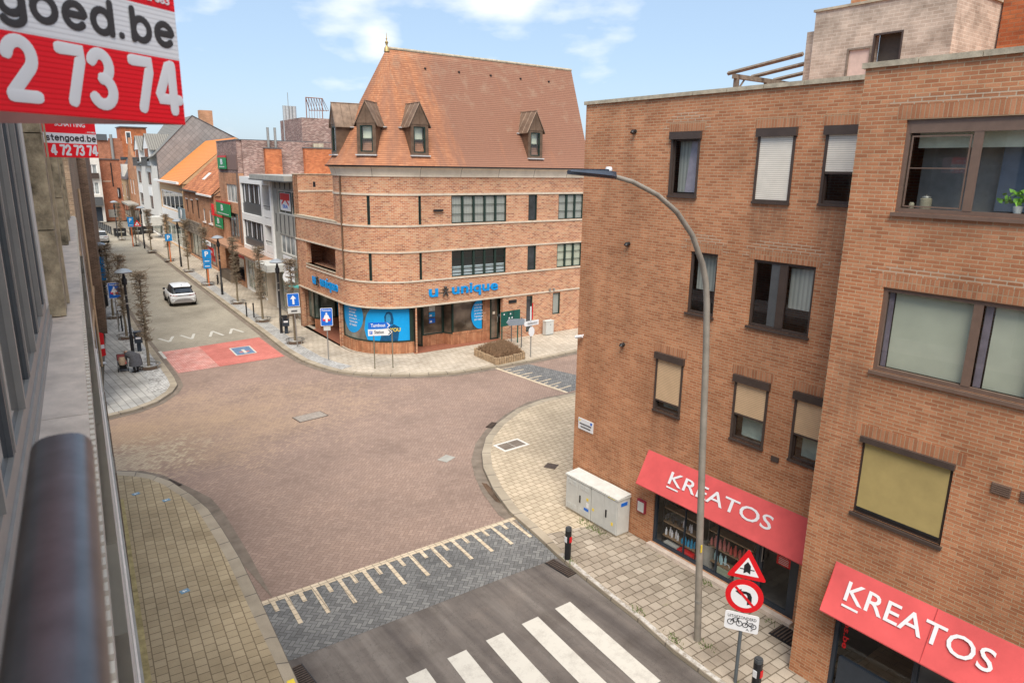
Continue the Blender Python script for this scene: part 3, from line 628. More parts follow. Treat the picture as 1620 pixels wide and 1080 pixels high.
# dark tubular handrail in front of the nearest window
hr = MB(); prof = [(.032*cos(t), .020*sin(t)) for t in [i*2*pi/24 for i in range(24)]]
prof = [(.034*(1 if p[0] > 0 else -1)*min(1, abs(p[0]/.032)**.7), .026*(1 if p[1] > 0 else -1)*abs(p[1]/.020)**.85) for p in prof]
def rail(x0, x1):
    for i in range(24):
        j = (i+1) % 24
        hr.face([(x0, .052+prof[i][0], 9.34+prof[i][1]), (x0, .052+prof[j][0], 9.34+prof[j][1]), (x1, .052+prof[j][0], 9.34+prof[j][1]), (x1, .052+prof[i][0], 9.34+prof[i][1])][::-1], None, True)
    hr.face([(x1, .052+p[0], 9.34+p[1]) for p in prof])
rail(-.9, 1.0)
hr.build('handrail', plain('scratched_dark_anodised_metal', c3(.15,.15,.155), .36, .7, var=.25, sc=14, spec=.6), home)

# ------------------------------------------------------------------ estate agent's boards on that building
def arc(cx, cy, rx, ry, a0, a1, n=14): return [(cx+rx*cos(R(a0+(a1-a0)*i/n)), cy+ry*sin(R(a0+(a1-a0)*i/n))) for i in range(n+1)]
GL = {'2': (.68, [arc(.33,.70,.30,.28,170,-40)+[(.06,.04)], [(.06,.0),(.66,.0)]]),
 '7': (.66, [[(.02,.98),(.62,.98),(.56,.80),(.26,.0)]]),
 '3': (.62, [arc(.30,.74,.26,.25,155,-80), arc(.30,.25,.30,.26,85,-150)]),
 '4': (.74, [[(.50,.98),(.42,.98),(.03,.30),(.03,.24),(.72,.24)], [(.52,.98),(.52,.0)]]),
 'o': (.64, [arc(.31,.31,.29,.31,0,360,20)]), 'e': (.62, [[(.05,.33),(.57,.33)]+arc(.31,.31,.28,.31,5,315,18)]),
 'g': (.62, [arc(.29,.33,.27,.29,0,360,20), [(.56,.62),(.56,.02)]+arc(.29,.0,.27,.22,0,-150)]),
 'd': (.62, [arc(.29,.31,.27,.31,0,360,20), [(.57,.86),(.57,.0)]]), 'b': (.64, [arc(.33,.31,.27,.31,0,360,20), [(.05,.86),(.05,.0)]]),
 '.': (.22, [[(.06,.02),(.065,.02)]]), 's': (.52, [arc(.25,.45,.2,.16,35,250,10)+arc(.25,.15,.2,.16,80,-150,10)]),
 't': (.44, [[(.2,.85),(.2,.12),(.3,.0),(.38,.01)], [(.02,.58),(.38,.58)]]), 'n': (.60, [[(.05,.62),(.05,.0)], arc(.29,.34,.24,.26,180,0)+[(.53,.0)]]), ' ': (.34, [])}
def strokes(m, s, o, ux, uy, h, rad, right=True, gap=.16, wx=1.0):
    o, ux, uy = Vector(o), Vector(ux), Vector(uy); n = ux.cross(uy)
    x = -sum(GL[c][0]+gap for c in s) if right else 0
    for c in s:
        for si, st in enumerate(GL[c][1]):
            P = [o + n*.0006*si + ux*((x+a)*h*wx) + uy*(b*h) for a, b in st]
            d0, d1 = (P[0]-P[1]).normalized(), (P[-1]-P[-2]).normalized()
            P = [P[0]+d0*rad*.9, P[0]+d0*rad*.6] + P + [P[-1]+d1*rad*.6, P[-1]+d1*rad*.9]
            q = [rad*.45, rad*.8] + [rad]*(len(P)-4) + [rad*.8, rad*.45]
            m.tube(P, q, 10, flat=n)
        x += GL[c][0]+gap
def estate(label, dist, corner_px_dir, zb, sc, full):
    ex, ey = corner_px_dir
    t = thing('estate_board', label, 'estate board', (ex, ey, zb), 0, "estate agent's boards on the facade")
    a = Vector((.856, .517, 0)); b = Vector((.70, -.71, 0))   # the two leaves of the V
    a2 = Vector((a.x - 2*(a.x*wd.x+a.y*wd.y)*wd.x, a.y - 2*(a.x*wd.x+a.y*wd.y)*wd.y, 0))
    up = Vector((0, 0, 1)); w = .72*sc; lev = [0, .1425*sc, .247*sc, .44*sc]
    for k, (z0, z1, mt) in enumerate(((lev[0], lev[1], 'signred'), (lev[1]+.0004, lev[2], 'boardw'), (lev[2]+.0004, lev[3], 'signred'))):
        MB().plate([(-w, z0), (0, z0), (0, z1), (-w, z1)], (0, 0, 0), a, up, .006).build('panel', M[mt], t)
        MB().plate([(0, z0), (w, z0), (w, z1), (0, z1)], a.cross(up).normalized()*-.008, -a2, up, .006).build('rear_panel', plain('pale_red_board_back', c3(.55,.30,.30), .6), t)
    L = MB(); strokes(L, '4 72 73 74' if full else '2 73 74', a*.002*sc + up*.030*sc + a.cross(up)*.001, a, up, (.092 if full else .100)*sc, .0118*sc, wx=.78)
    L.build('lettering', M['signw'], t)
    L = MB(); strokes(L, 'stengoed.be' if full else 'goed.be', a*.002*sc + up*.172*sc + a.cross(up)*.001, a, up, (.064 if full else .070)*sc, .0072*sc, gap=.20, wx=1.06)
    L.build('lettering', M['lett'], t)
    L = MB(); n = a.cross(up)
    L.text('- 312 083', a*-.12*sc + up*.258*sc + n*.001, a, up, .105*sc, .017*sc, .003, .02)
    if full:
        L.build('small_lettering', M['signw'], t); L = MB(); L.text('SCHATTING', a*-.46*sc + up*.315*sc + n*.001, a, up, .34*sc, .045*sc, .003, .02)
    L.build('lettering', M['signw'], t)
    bx('bracket', M['galv'], t, -.02*sc, .0, .01, .03, .005, lev[3])
estate('large red and white estate board overhead, cut off by the top left corner', 1.9, (.4025, 1.857), 9.7885, 1.0, False)
estate('smaller-looking red and white estate board further along the left facade', 9.2, (1.052, 9.139), 9.743, 1.0, True)

# ------------------------------------------------------------------ next building on the left side of the street
nb = thing('brick_house', 'dark brown brick house at the left edge beyond the side street', 'house', (2.62, 31.6, 0), math.atan2(1, .11))
m = MB()
m.wall(0, 14.3, 0, 10.6, [(1.0, 4.0, .3, 2.5, .15), (5, 9, .3, 2.5, .15), (1.2, 3.2, 3.6, 5.4, .1), (5.2, 7.2, 3.6, 5.4, .1), (9.2, 11.2, 3.6, 5.4, .1)])
m.box(-.01, 0, .0, 7, 0, 10.6); m.box(0, 14.3, 7, 7.2, 0, 10.6); m.box(0, 14.3, .01, 7, 10.5, 10.6)
m.build('wall', brickm('light_brown_brick', [(0, c3(.20,.135,.085)), (1, c3(.33,.225,.145))], c3(.33,.25,.18), .25, .085, .012), nb)
bx('side_wing', M['brownbrick'], nb, 14.31, 60, -.42, 7, 0, 11.0)
for a, b, c, d in ((1, 4, .3, 2.5), (5, 9, .3, 2.5), (1.2, 3.2, 3.6, 5.4), (5.2, 7.2, 3.6, 5.4), (9.2, 11.2, 3.6, 5.4)):
    f = MB().box(a, a+.08, .06, .12, c, d).box(b-.08, b, .06, .12, c, d).box(a+.08, b-.08, .06, .12, c, c+.08).box(a+.08, b-.08, .06, .12, d-.08, d).build('window', M['white'], nb)
    bx('pane', M['dglass'], f, a+.08, b-.08, .09, .1, c+.08, d-.08)
bx('timber_post', M['wood'], nb, -.1, .12, -.16, -.02, 0, 1.65)
m = MB().tube([(6.6, -.08, 0), (6.6, -.08, 8.5)], .05, 8).build('drainpipe', plain('tan_pipe', c3(.52,.36,.22), .7), nb)
bx('timber_band', plain('tan_timber', c3(.50,.34,.21), .7), nb, 0, 14.2, -.06, -.002, 2.65, 2.85)
# ------------------------------------------------------------------ brick apartment block on the right with two shops
rb = thing('corner_building', 'orange brown brick block on the right with roller shutters above two red shop awnings', 'building', (13.04, 14.38, 0), -pi/2)
# local x = 14.38 - Y, local y = X - 13.04
U = lambda Y: 14.38 - Y
wins = {}
WR = [  # (Y left, Y right, z0, z1, kind)
 (11.36,10.56,9.13,10.42,'bare'), (9.03,8.21,9.10,10.42,'closed'), (7.54,6.72,9.12,10.42,'half'),
 (10.58,9.81,6.44,7.88,'net'), (8.88,7.45,6.44,7.88,'double'),
 (11.38,10.55,3.78,5.14,'lowA'), (9.03,8.20,3.77,5.14,'lowB'), (7.54,6.72,3.78,5.14,'lowC')]
holes = [(U(a), U(b), c, d, .10) for a, b, c, d, k in WR]
SH = (U(11.17), U(7.02), .10, 2.25, .14)
SH2 = (-1.31-.0, 0, 0, 0)
X2 = 11.73 - 13.04; YS = 6.26
WR2 = [(5.50, 2.6, 9.10, 10.52), (5.49, 2.7, 6.46, 7.88), (5.47, 4.0, 3.83, 5.20)]
holes2 = [(U(a), U(b), c, d, .10) for a, b, c, d in WR2]
S2 = (U(5.50), U(2.2), 0.10, 2.35, .14)
w = MB()
w.wall(0, U(YS), -.1, 11.34, holes + [SH])
w.wall(U(YS), U(-6), -.1, 11.34, holes2 + [S2], f=lambda u, z, d: (u, X2 + d, z))
w.face([(U(YS), 0, -.1), (U(YS), X2, -.1), (U(YS), X2, 11.34), (U(YS), 0, 11.34)])
w.face([(0, 9, -.1), (0, 0, -.1), (0, 0, 11.34), (0, 9, 11.34)])
w.box(0, U(-6), 9, 9.2, -.1, 11.34); w.box(U(-6), U(-6)+.2, X2, 9, -.1, 11.34)
w.box(.01, U(-6), .2, 9, 11.05, 11.1); w.box(U(YS)+.01, U(-6), X2+.15, .2, 11.05, 11.1)
w.box(.01, U(-6), .01, 9, 2.95, 3.0)
w.box(.01, U(-6), 3.0, 3.1, -.1, 11.0)
w.build('wall', M['kbrick'], rb)
# inner faces of the parapet and coping stones
m = MB()
PANE = lambda a, b, y, c, d, f=None: MB().face([(f(p) if f else p) for p in ((a,y,c),(b,y,c),(b,y,d),(a,y,d))])
def run(a, b, y, n):
    for i in range(n):
        p, q = a+(b-a)*i/n, a+(b-a)*(i+1)/n; m.box(p+.006, q-.006, y-.05, y+.24, 11.34, 11.425)
run(-.05, U(YS)-.06, 0, 9); run(U(YS)-.05, U(-6), X2, 14)
m.box(U(YS)-.055, U(YS)+.20, X2+.242, -.052, 11.34, 11.424)
m.box(-.05, .2, .245, 9, 11.34, 11.42)
m.build('coping', M['coping'], rb)
# soldier courses over the openings
for (a, b, c, d, k) in WR: MB().box(U(a)-.12, U(b)+.12, -.003, .05, (d if k in ('net', 'double') else d+.15)+.003, (d if k in ('net', 'double') else d+.15)+.20).build('lintel', M['ksoldier'], rb)
for (a, b, c, d) in WR2: MB().box(U(a)-.15, U(b)+.15, X2-.003, X2+.05, d+.012+(.06 if d < 6 else 0), d+.22+(.06 if d < 6 else 0)).build('lintel', M['ksoldier'], rb)
RPB = brickm('repointed_brick', [(0, c3(.38,.155,.075)), (1, c3(.50,.23,.12))], c3(.50,.39,.28), .25, .077, .012, stain=.2)
# repointed bricks stepping over some lintels
for (a, b, c, d, k) in (WR[0], WR[3], WR[4]):
    z = (d if k in ('net', 'double') else d+.15)+.205; m = MB()
    for i in range(3): m.box(U(a)-.22+i*.16, U(b)+.22-i*.16, -.0025, .04, z+i*.072+.004, z+i*.072+.07)
    m.box(U(a)-.3, U(a)-.125, -.0025, .04, z-.15, z-.07); m.box(U(b)+.125, U(b)+.28, -.0025, .04, z-.15, z-.07); m.build('repointed_brickwork', RPB, rb)
for (a, b, c, d) in WR2[:2]:
    m = MB()
    for i in range(2): m.box(U(a)-.3+i*.3, U(b)-.2, X2-.0025, X2+.04, d+.228+i*.075, d+.228+i*.075+.07)
    m.build('repointed_brickwork', RPB, rb)
def frame(a, b, c, d, y0, y1, t, mull=(), trans=(), ft=None):
    m = MB(); m.box(a, a+t, y0, y1, c, d); m.box(b-t, b, y0, y1, c, d); m.box(a+t, b-t, y0, y1, c, c+t); m.box(a+t, b-t, y0, y1, d-t, d)
    for q in mull: m.box(q-t*.5, q+t*.5, y0+.004, y1, c+t, d-t)
    for q in trans: m.box(a+t, b-t, y0+.006, y1-.004, q-t*.35, q+t*.35)
    return m
for (a, b, c, d, k) in WR:
    a, b = U(a), U(b)
    m = frame(a, b, c, d, .035, .09, .055, ((a+b)/2,) if k == 'double' else ())
    m.box(a-.03, b+.03, -.05, .03, c-.05, c)
    if k == 'double': m.box((a+b)/2-.09, (a+b)/2+.09, .03, .07, c+.055, d-.055)
    wi = m.build('window', M['brownf'], rb)
    PANE(a+.055, b-.055, .066, c+.055, d-.055).build('pane', M['glass'], wi)
    if k == 'double':
        bx('sash', M['alud'], wi, a+.42, (a+b)/2-.095, .05, .062, c+.06, d-.06)
        bx('blind', M['netting'], wi, (a+b)/2+.1, b-.06, .16, .17, c+.5, d-.1)
    if k not in ('net', 'double'):
        bx('shutter_box', M['brownf'], wi, a-.05, b+.05, -.075, .03, d-.02, d+.145)
        bx('guide_rail', M['brownf'], wi, a-.02, a+.035, -.02, .03, c, d-.02); bx('guide_rail', M['brownf'], wi, b-.035, b+.02, -.02, .03, c, d-.02)
        zb = {'bare': None, 'closed': c+.04, 'half': c+.60, 'lowA': c+.28, 'lowB': c+.62, 'lowC': c+.60}[k]
        if zb:
            bx('roller_shutter', M['shutB' if k[:3] == 'low' else 'shutW'], wi, a+.036, b-.036, -.004, .006, zb, d-.02)
            bx('shutter_rail', M['brownf'], wi, a+.036, b-.036, -.008, .010, zb-.045, zb)
    if k in ('net', 'bare'):
        bx('curtain', M['netting'], wi, a+.07, b-.07, .22, .23, c+(.55 if k == 'net' else .08), d-.06)
        if k == 'bare': MB().plate([(a+.32, c+.08), (b-.06, c+.08), (b-.06, d-.06), (a+.45, d-.06)], (0, .17, 0), (1, 0, 0), (0, 0, 1), .01).build('curtain', plain('lilac_grey_curtain', c3(.42,.37,.44), .8), wi)
    if k in ('lowA', 'lowB', 'lowC'): bx('curtain', plain('pale_green_net', c3(.42,.47,.42), .9), wi, a+.14, b-.07, .2, .21, c+.06, d-.3)
for i, (a, b, c, d) in enumerate(WR2):
    a, b = U(a), U(b); f = lambda p: (p[0], p[1]+X2, p[2])
    mu = (U(4.46), U(3.4)) if i == 0 else ((U(4.07), U(3.2)) if i == 1 else ())
    y0 = .04
    m = frame(a, b, c, d, y0, .10, .07, mu)
    if i == 0: m.box(a+.07, b-.07, y0-.01, .08, d-.20, d-.07)
    m.box(a-.03, b+.03, -.05, .03, c-.06, c)
    for q in mu: m.box(q-.065, q+.065, y0-.006, .05, c+.07, d-(.2 if i == 0 else .07))
    m.v = [f(p) for p in m.v]
    wi = m.build('window', M['bronze'] if i < 2 else M['brownf'], rb)
    if i < 2:
        PANE(a+.07, b-.07, .075, c+.07, d-.07, f).build('pane', M['glass'], wi)
    if i == 0:
        MB().box(a+.1, b-.07, .30, .31, d-.42, d-.07, f).build('blind', M['blind'], wi)
        mm = frame(a+.10, U(4.55), c+.09, d-.24, .045, .06, .022, (), ((c+d)/2-.02,)); mm.v = [f(p) for p in mm.v]; mm.build('insect_screen', M['bronze'], wi)
        MB().box(a, b, .75, .77, c, d, f).build('room_wall', plain('grey_room_wall', c3(.30,.29,.28), .9), wi)
        MB().box(U(4.3), U(3.75), .6, .62, c+.07, d-.4, f).build('curtain', plain('blue_grey_curtain', c3(.16,.20,.27), .9), wi)
    if i == 1:
        MB().box(a+.16, U(4.07)-.02, .16, .17, c+.07, d-.07, f).build('curtain', M['curtain'], wi)
        MB().box(U(3.88), b-.07, .16, .17, c+.07, d-.07, f).build('curtain', M['curtain'], wi)
        MB().box(U(4.07)+.07, U(3.90), .13, .14, c+.07, d-.07, f).build('drape', M['curtainp'], wi)
        MB().box(a+.07, a+.15, .13, .14, c+.07, d-.07, f).build('drape', M['curtainp'], wi)
    if i == 2:
        MB().box(a-.02, b+.02, -.06, .06, d-.03, d+.07, f).build('screen_box', M['brownf'], wi)
        MB().box(a+.05, b-.05, .02, .03, c+.12, d-.03, f).build('sun_screen', M['screen'], wi)
        MB().box(a+.05, b-.05, .012, .034, c+.075, c+.12, f).build('screen_rail', M['black'], wi)
# plant and jars on the sill of the top right window: things that rest there
pl = thing('potted_plant', 'green leafy potted plant on the sill behind the top right window', 'plant', (11.73+.2, 3.86, 9.17), 0)
MB().lathe([(0, 0), (.05, 0), (.065, .1), (0, .1)], n=12).build('pot', M['white'], pl)
m = MB()
for i in range(60):
    a = random.uniform(0, 2*pi); e = random.uniform(.1, 1.3); r = random.uniform(.08, .24)
    p = Vector((cos(a)*cos(e)*r, sin(a)*cos(e)*r*1.3, .12+sin(e)*r*.9)); s = .05
    q = Vector((random.uniform(-1,1), random.uniform(-1,1), random.uniform(.2,1))).normalized(); t1 = q.orthogonal().normalized()*s; t2 = q.cross(t1)
    m.face([p-t1, p-t2*.6, p+t1, p+t2*.6])
m.build('leaves', plain('bright_green_leaf', c3(.16,.36,.04), .6, var=.3, sc=20), pl)
for y, r, h, l in ((5.12, .085, .15, 'speckled cream storage jar with lid behind the top right window'), (5.33, .04, .07, 'small white cup at the left end of the top right window sill')):
    j = thing('jar', l, 'jar', (11.73+.2, y, 9.17), 0)
    MB().lathe([(0, 0), (r, 0), (r, h), (r*.6, h+.02), (0, h+.02)], n=14).build('vessel', plain('speckled_cream', c3(.33,.29,.21), .6, var=.6, sc=90), j)
    if r > .05: MB().lathe([(0, h+.021), (r*.8, h+.021), (r*.7, h+.04), (.015, h+.05), (0, h+.07)], n=10).build('lid', M['galv'], j)
# ventilation outlets, camera, plates
def ofs(m, x, y, z): m.v = [(a+x, b+y, c+z) for a, b, c in m.v]; return m
for Y, z in ((12.56, 10.59), (12.57, 7.84), (12.56, 5.19)):
    ofs(MB().tube([(0, .0, .03), (0, -.09, .02), (0, -.11, -.02)], [.05, .055, .06], 10), U(Y), 0, z).build('vent_outlet', M['black'], rb)
for Y, z in ((3.33, 5.10), (2.95, 5.10)):
    m = MB().box(-.13, .13, -.02, -.001, -.085, .085)
    for i in range(5): m.box(-.12, .12, -.028, -.02, -.075+i*.032, -.06+i*.032)
    ofs(m, U(Y), X2, z).build('vent_grille', M['bronze'], rb)
ofs(MB().box(-.09, .09, -.03, -.001, -.06, .06), U(7.86), 0, 3.64).build('vent_grille', M['brownf'], rb)
cmt = ofs(MB().tube([(0, 0, .05), (0, -.08, .03)], .025, 8).tube([(.05, -.08, .04), (-.16, -.14, -.02)], .045, 10), U(14.15), 0, 5.1); cmt.build('security_camera', M['signw'], rb)
mb = ofs(MB().box(-.14, .14, -.07, -.001, -.18, .18), U(11.55), 0, .97).build('meter_box', plain('dark_red_box', c3(.28,.03,.05), .5), rb)
ofs(MB().box(-.11, .11, -.076, -.071, -.15, .13), U(11.55), 0, .97).build('meter_window', M['cab'], mb)
# street name plate: its writing is too small to read in the photo
sp = thing('street_name_plate', 'white street name plate on the brick corner above the grey cabinets', 'street sign', (13.04, 13.88, 2.36), -pi/2)
bx('plate', M['signw'], sp, -.31, .31, -.02, -.002, 0, .33)
m = MB()
for z, x0, x1 in ((.15, -.25, .25), (.06, -.2, .22)):
    x = x0
    while x < x1: m.box(x, x+.03, -.024, -.02, z, z+.045); x += .042
m.build('lettering', M['lett'], sp); bx('emblem', M['blue'], sp, .2, .27, -.024, -.02, .23, .3); bx('crest', M['yellow'], sp, -.27, -.22, -.024, -.02, .24, .29)

# --- shop fronts
def shop(par, S, y, door):
    a, b, c, d, rv = S
    m = MB(); f = lambda p: (p[0], p[1]+y, p[2])
    for q in ([a, b-.07] if door is None else [a, b-.14]): m.box(q, q+(.07 if door is None or q == a else .14), .05, .14, c, d, f)
    m.box(a+.07, b-.08, .05, .14, d-.08, d, f); m.box(a+.07, b-.14, .05, .14, c, c+.06, f)
    return m, f
m, f = shop(rb, SH, 0, 1)
DX = U(8.05)
m.box(DX-.05, DX+.03, .045, .15, .16, 2.17)
for q in (1.0, 2.0): m.box(SH[0]+q-.012, SH[0]+q+.012, .06, .12, .16, 2.17)
sf = m.build('shop_front', M['anthra'], rb)
PANE(SH[0]+.07, DX-.05, .09, .16, 2.17).build('shop_pane', M['shopglass'], sf)
dr = frame(DX+.03, SH[1]-.14, .11, 2.17, .06, .13, .09).build('shop_door', M['anthra'], rb)
PANE(DX+.12, SH[1]-.23, .09, .2, 2.08).build('door_pane', M['shopglass'], dr)
MB().tube([(DX+.16, .05, 1.15), (DX+.16, -.03, 1.15), (DX+.16, -.03, 1.6), (DX+.16, .05, 1.6)], .014, 8).build('door_handle', M['galv'], dr)
nts = ofs(MB().box(-.17, .17, -.004, 0, -.11, .11), DX+.62, .085, 1.33).build('door_notice', M['red'], dr)
m = MB()
for i in range(4): m.box(-.12, .12, -.007, -.004, -.075+i*.04, -.06+i*.04)
m.text('OPEN', (-.10, -.004, .085), (1,0,0), (0,0,1), .2, .0001+.02, .003); ofs(m, DX+.62, .085, 1.33); m.build('notice_lettering', M['signw'], dr)
bx('sill', M['bluestone'], rb, SH[0]-.03, SH[1]+.03, -.16, .05, -.06, .098)
# interior of the shop
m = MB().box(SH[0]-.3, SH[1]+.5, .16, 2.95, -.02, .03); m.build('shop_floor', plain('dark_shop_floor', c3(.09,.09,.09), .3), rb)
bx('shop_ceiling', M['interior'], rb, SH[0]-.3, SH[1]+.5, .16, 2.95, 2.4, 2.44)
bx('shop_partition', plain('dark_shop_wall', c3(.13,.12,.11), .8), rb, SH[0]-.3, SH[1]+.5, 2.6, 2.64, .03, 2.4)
SHW = M['ply']
shelfmat = plain('light_wood_shelf', c3(.30,.20,.12), .7)
def shelf(label, Ya, Yb, x):
    t = thing('display_shelf', label, 'shelf', (13.04+x, (Ya+Yb)/2, .03), -pi/2)
    h = (Ya-Yb)/2
    for z in (.22, .62, 1.02, 1.42): bx('shelf_board', shelfmat, t, -h, h, -.13, .13, z, z+.03)
    for sx in (-h, h):
        for sy in (-.13, .12): bx('upright', M['black'], t, sx-.012, sx+.012, sy, sy+.015, 0, 1.7)
    bx('upright', M['black'], t, -.012, .012, .12, .135, 0, 1.7)
shelf('wooden display shelf with white and blue bottles near the left end of the shop window', 11.05, 9.95, .42)
shelf('wooden display shelf with pink and red bottles in the middle of the shop window', 9.6, 8.3, .42)
def bottle(label, grp, x, Y, z, h, r, mat):
    o = MB().lathe([(0, 0), (r, 0), (r, h*.68), (r*.45, h*.78), (r*.45, h), (0, h)], (0, 0, 0), 10).build('bottle', mat, None, (13.04+x, Y, z)); tag(o, label, 'bottle', grp)
mw, mbl, mr, mp, mc, mdk = M['signw'], plain('bright_blue_plastic', c3(.03,.30,.52), .3), plain('coral_red_plastic', c3(.62,.10,.08), .3), plain('pink_plastic', c3(.62,.22,.20), .3), plain('pale_turquoise_plastic', c3(.40,.62,.66), .3), plain('dark_plastic', c3(.05,.05,.055), .3)
for i in range(5): bottle('white bottle on the lower board of the left display shelf', 'white bottles on the shop shelf', .36+.05*(i % 2), 10.98-.1*i, .28, .20+.04*(i % 2), .032, mw)
for i in range(8): bottle('bright blue bottle on the lower board of the left display shelf', 'blue bottles on the shop shelf', .34+.07*(i % 2), 10.42-.05*i, .28, .15+.03*(i % 3), .035, mbl)
for i in range(9): bottle('small dark bottle on the middle board of the left display shelf', 'dark bottles on the shop shelf', .38+.06*(i % 2), 10.98-.10*i, .68, .12+.05*(i % 3), .03, mdk if i < 5 else mw)
for i in range(8): bottle('pink bottle on the upper board of the middle display shelf', 'pink bottles on the shop shelf', .34+.06*(i % 2), 9.52-.065*i, .68, .20+.05*(i % 3), .035, mp)
for i in range(7): bottle('coral red bottle on the upper board of the middle display shelf', 'red bottles on the shop shelf', .34+.06*(i % 2), 8.95-.065*i, .68, .20+.04*(i % 3), .035, mr)
for i in range(6): bottle('pale turquoise bottle on the lower board of the middle display shelf', 'turquoise bottles on the shop shelf', .36+.05*(i % 2), 9.5-.075*i, .28, .22+.03*(i % 2), .032, mc)
o = MB().box(-.14, .14, -.22, .22, 0, .09).build('gift_box', M['cab'], None, (13.42, 10.72, .04)); tag(o, 'flat pale patterned box on the shop floor below the blue bottles', 'box')
o = MB().box(-.15, .15, -.24, .24, 0, .13).build('gift_box', M['red'], None, (13.36, 10.2, .04)); tag(o, 'flat red gift box on the shop floor behind the lamp post', 'box')
bk = thing('basket', 'pale green woven basket on the shop floor beside the round bin', 'basket', (13.42, 9.1, .035), 0)
MB().box(-.1, .1, -.16, .16, 0, .19).build('body', plain('pale_green_wicker', c3(.42,.46,.34), .8, var=.2, sc=40), bk); MB().tube([(0, -.15, .19), (0, -.1, .30), (0, .1, .30), (0, .15, .19)], .012, 6).build('handle', M['white'], bk)
bk2 = dup(bk, (13.42, 8.6, .035), .1, 'pale green woven basket on the shop floor partly behind the traffic signs')
rbn = thing('bin', 'tall round grey bin inside the shop window right of the lamp post', 'bin', (13.4, 9.62, .03), 0)
MB().lathe([(0, 0), (.15, 0), (.16, .62), (.135, .62), (.13, .3), (0, .3)], n=18).build('body', M['concrete'], rbn)
chr_ = thing('swivel_chair', 'white swivel chair at the left end of the shop window', 'chair', (13.75, 11.0, .03), 0)
MB().lathe([(0, 0), (.2, 0), (.2, .02), (.03, .05), (.025, .5), (0, .5)], n=14).build('pedestal', M['galv'], chr_); MB().lathe([(0, .5), (.22, .52), (.28, .6), (.27, .62), (0, .6)], n=16).build('seat', M['signw'], chr_); MB().lathe([(.28, .6), (.31, 1.0), (.29, 1.0), (.26, .62)], n=10, a0=-.9, a1=1.6).build('backrest', M['black'], chr_)
# second shop (only its upper part is in view)
m, f = shop(rb, S2, X2, None)
m.box(U(5.35)-.0, U(2.3), .05, .14, .16, .86, f); m.box(U(4.05)-.04, U(4.05)+.04, .045, .15, .86, 2.27, f)
sf2 = m.build('shop_front', M['anthra'], rb)
PANE(S2[0]+.07, U(4.09), .09, .86, 2.27, f).build('shop_pane', M['shopglass'], sf2)
MB().box(U(4.01), S2[1]-.07, .09, .1, .86, 2.27, f).build('shop_pane', M['dglass'], sf2)
tx = MB().text('kreatos.be', (U(5.34)+.0, X2+.085, 2.2), (0, 0, -1), (1, 0, 0), 1.15, .11, .004, .02); tx.build('window_lettering', M['red'], sf2)
MB().box(S2[0], S2[1], .2, 2.9, .0, .04, f).build('shop_floor', brickm('wood_plank_floor', [(0, c3(.60,.42,.22)), (1, c3(.75,.55,.32))], c3(.4,.26,.14), .8, .2, .006), rb)
MB().box(S2[0], S2[1], 2.9, 2.95, .04, 2.9, f).build('shop_partition', plain('tan_shop_wall', c3(.55,.38,.24), .8), rb)
# awnings
def awning(y, Ya, Yb, zt, zb, dep, seam):
    a, b = U(Ya), U(Yb)
    A, B, C, D = (a, y-.02, zt), (b, y-.02, zt), (b, y-dep, zb), (a, y-dep, zb)
    m = MB(); n = 36; nv = 6; ss = Vector((0, dep-.02, zt-zb)); nq = Vector((1, 0, 0)).cross(ss).normalized()
    rn = random.Random(int(Ya*10)); ph = [rn.uniform(0, 6.28) for _ in range(4)]
    def P_(i, k):
        u, w_ = i/n, k/nv; edge = math.sin(pi*w_)
        sag = edge*(.010*math.sin(9*u+ph[0]) + .006*math.sin(23*u+ph[1]+3*w_) - .012) + (1-w_)*.006*math.sin(31*u+ph[2])
        if seam and abs(u-seam) < .5/n: sag -= .006
        return Vector((a+(b-a)*u, y-dep, zb)) + ss*w_ + nq*sag
    for i in range(n):
        for k in range(nv): m.face([P_(i, k), P_(i+1, k), P_(i+1, k+1), P_(i, k+1)], [(i/n*4, k/nv), ((i+1)/n*4, k/nv), ((i+1)/n*4, (k+1)/nv), (i/n*4, (k+1)/nv)], True)
    m.face([(a, y-dep, zb), (a, y-.02, zt), (a, y-.02, zb)]); m.face([(b, y-dep, zb), (b, y-.02, zb), (b, y-.02, zt)])
    m.face([(a, y-dep, zb-.02), (b, y-dep, zb-.02), (b, y-dep-.001, zb), (a, y-dep-.001, zb)])
    aw = m.build('awning', M['awning'], rb)
    if seam: MB().plate([(-.004, .0), (.004, .0), (.004, 1), (-.004, 1)], Vector((a+(b-a)*seam, y-dep, zb)) + nq*.004, (1, 0, 0), ss, .01).build('seam', plain('awning_seam', c3(.40,.05,.055), .8), aw)
    MB().tube([(a+.01, y-dep+.02, zb-.01), (b-.01, y-dep+.02, zb-.01)], .016, 6).build('awning_bar', M['galv'], aw)
    sl = Vector((0, dep-.02, zt-zb)); h = sl.length; sl.normalize(); nn = Vector((1, 0, 0)).cross(sl)
    return aw, a, b, h, sl, nn, y, dep, zb
def lettering(aw, a0, a1, v0, hh):
    aw_, a, b, h, sl, nn, y, dep, zb = aw
    o = Vector((a0, y-dep, zb)) + sl*v0 + nn*.009
    m = MB(); m.text('KREATOS', o, (1, 0, 0), sl, a1-a0, hh, .003, .007)
    k = (a1-a0)*.125; q = Vector((a0, y-dep, zb)) + sl*(v0-hh*.30) + nn*.009
    m.plate([(0, 0), (k, 0), (k, hh*.11), (0, hh*.11)], q, (1, 0, 0), sl, .004)
    m.build('lettering', M['signw'], aw_)
aw1 = awning(0, 11.44, 6.71, 2.63, 1.80, .44, None); lettering(aw1, U(10.52), U(7.62), .34, .32)
aw2 = awning(X2, 5.61, .9, 2.76, 1.90, .40, .372); lettering(aw2, U(5.28), U(2.92), .36, .36)
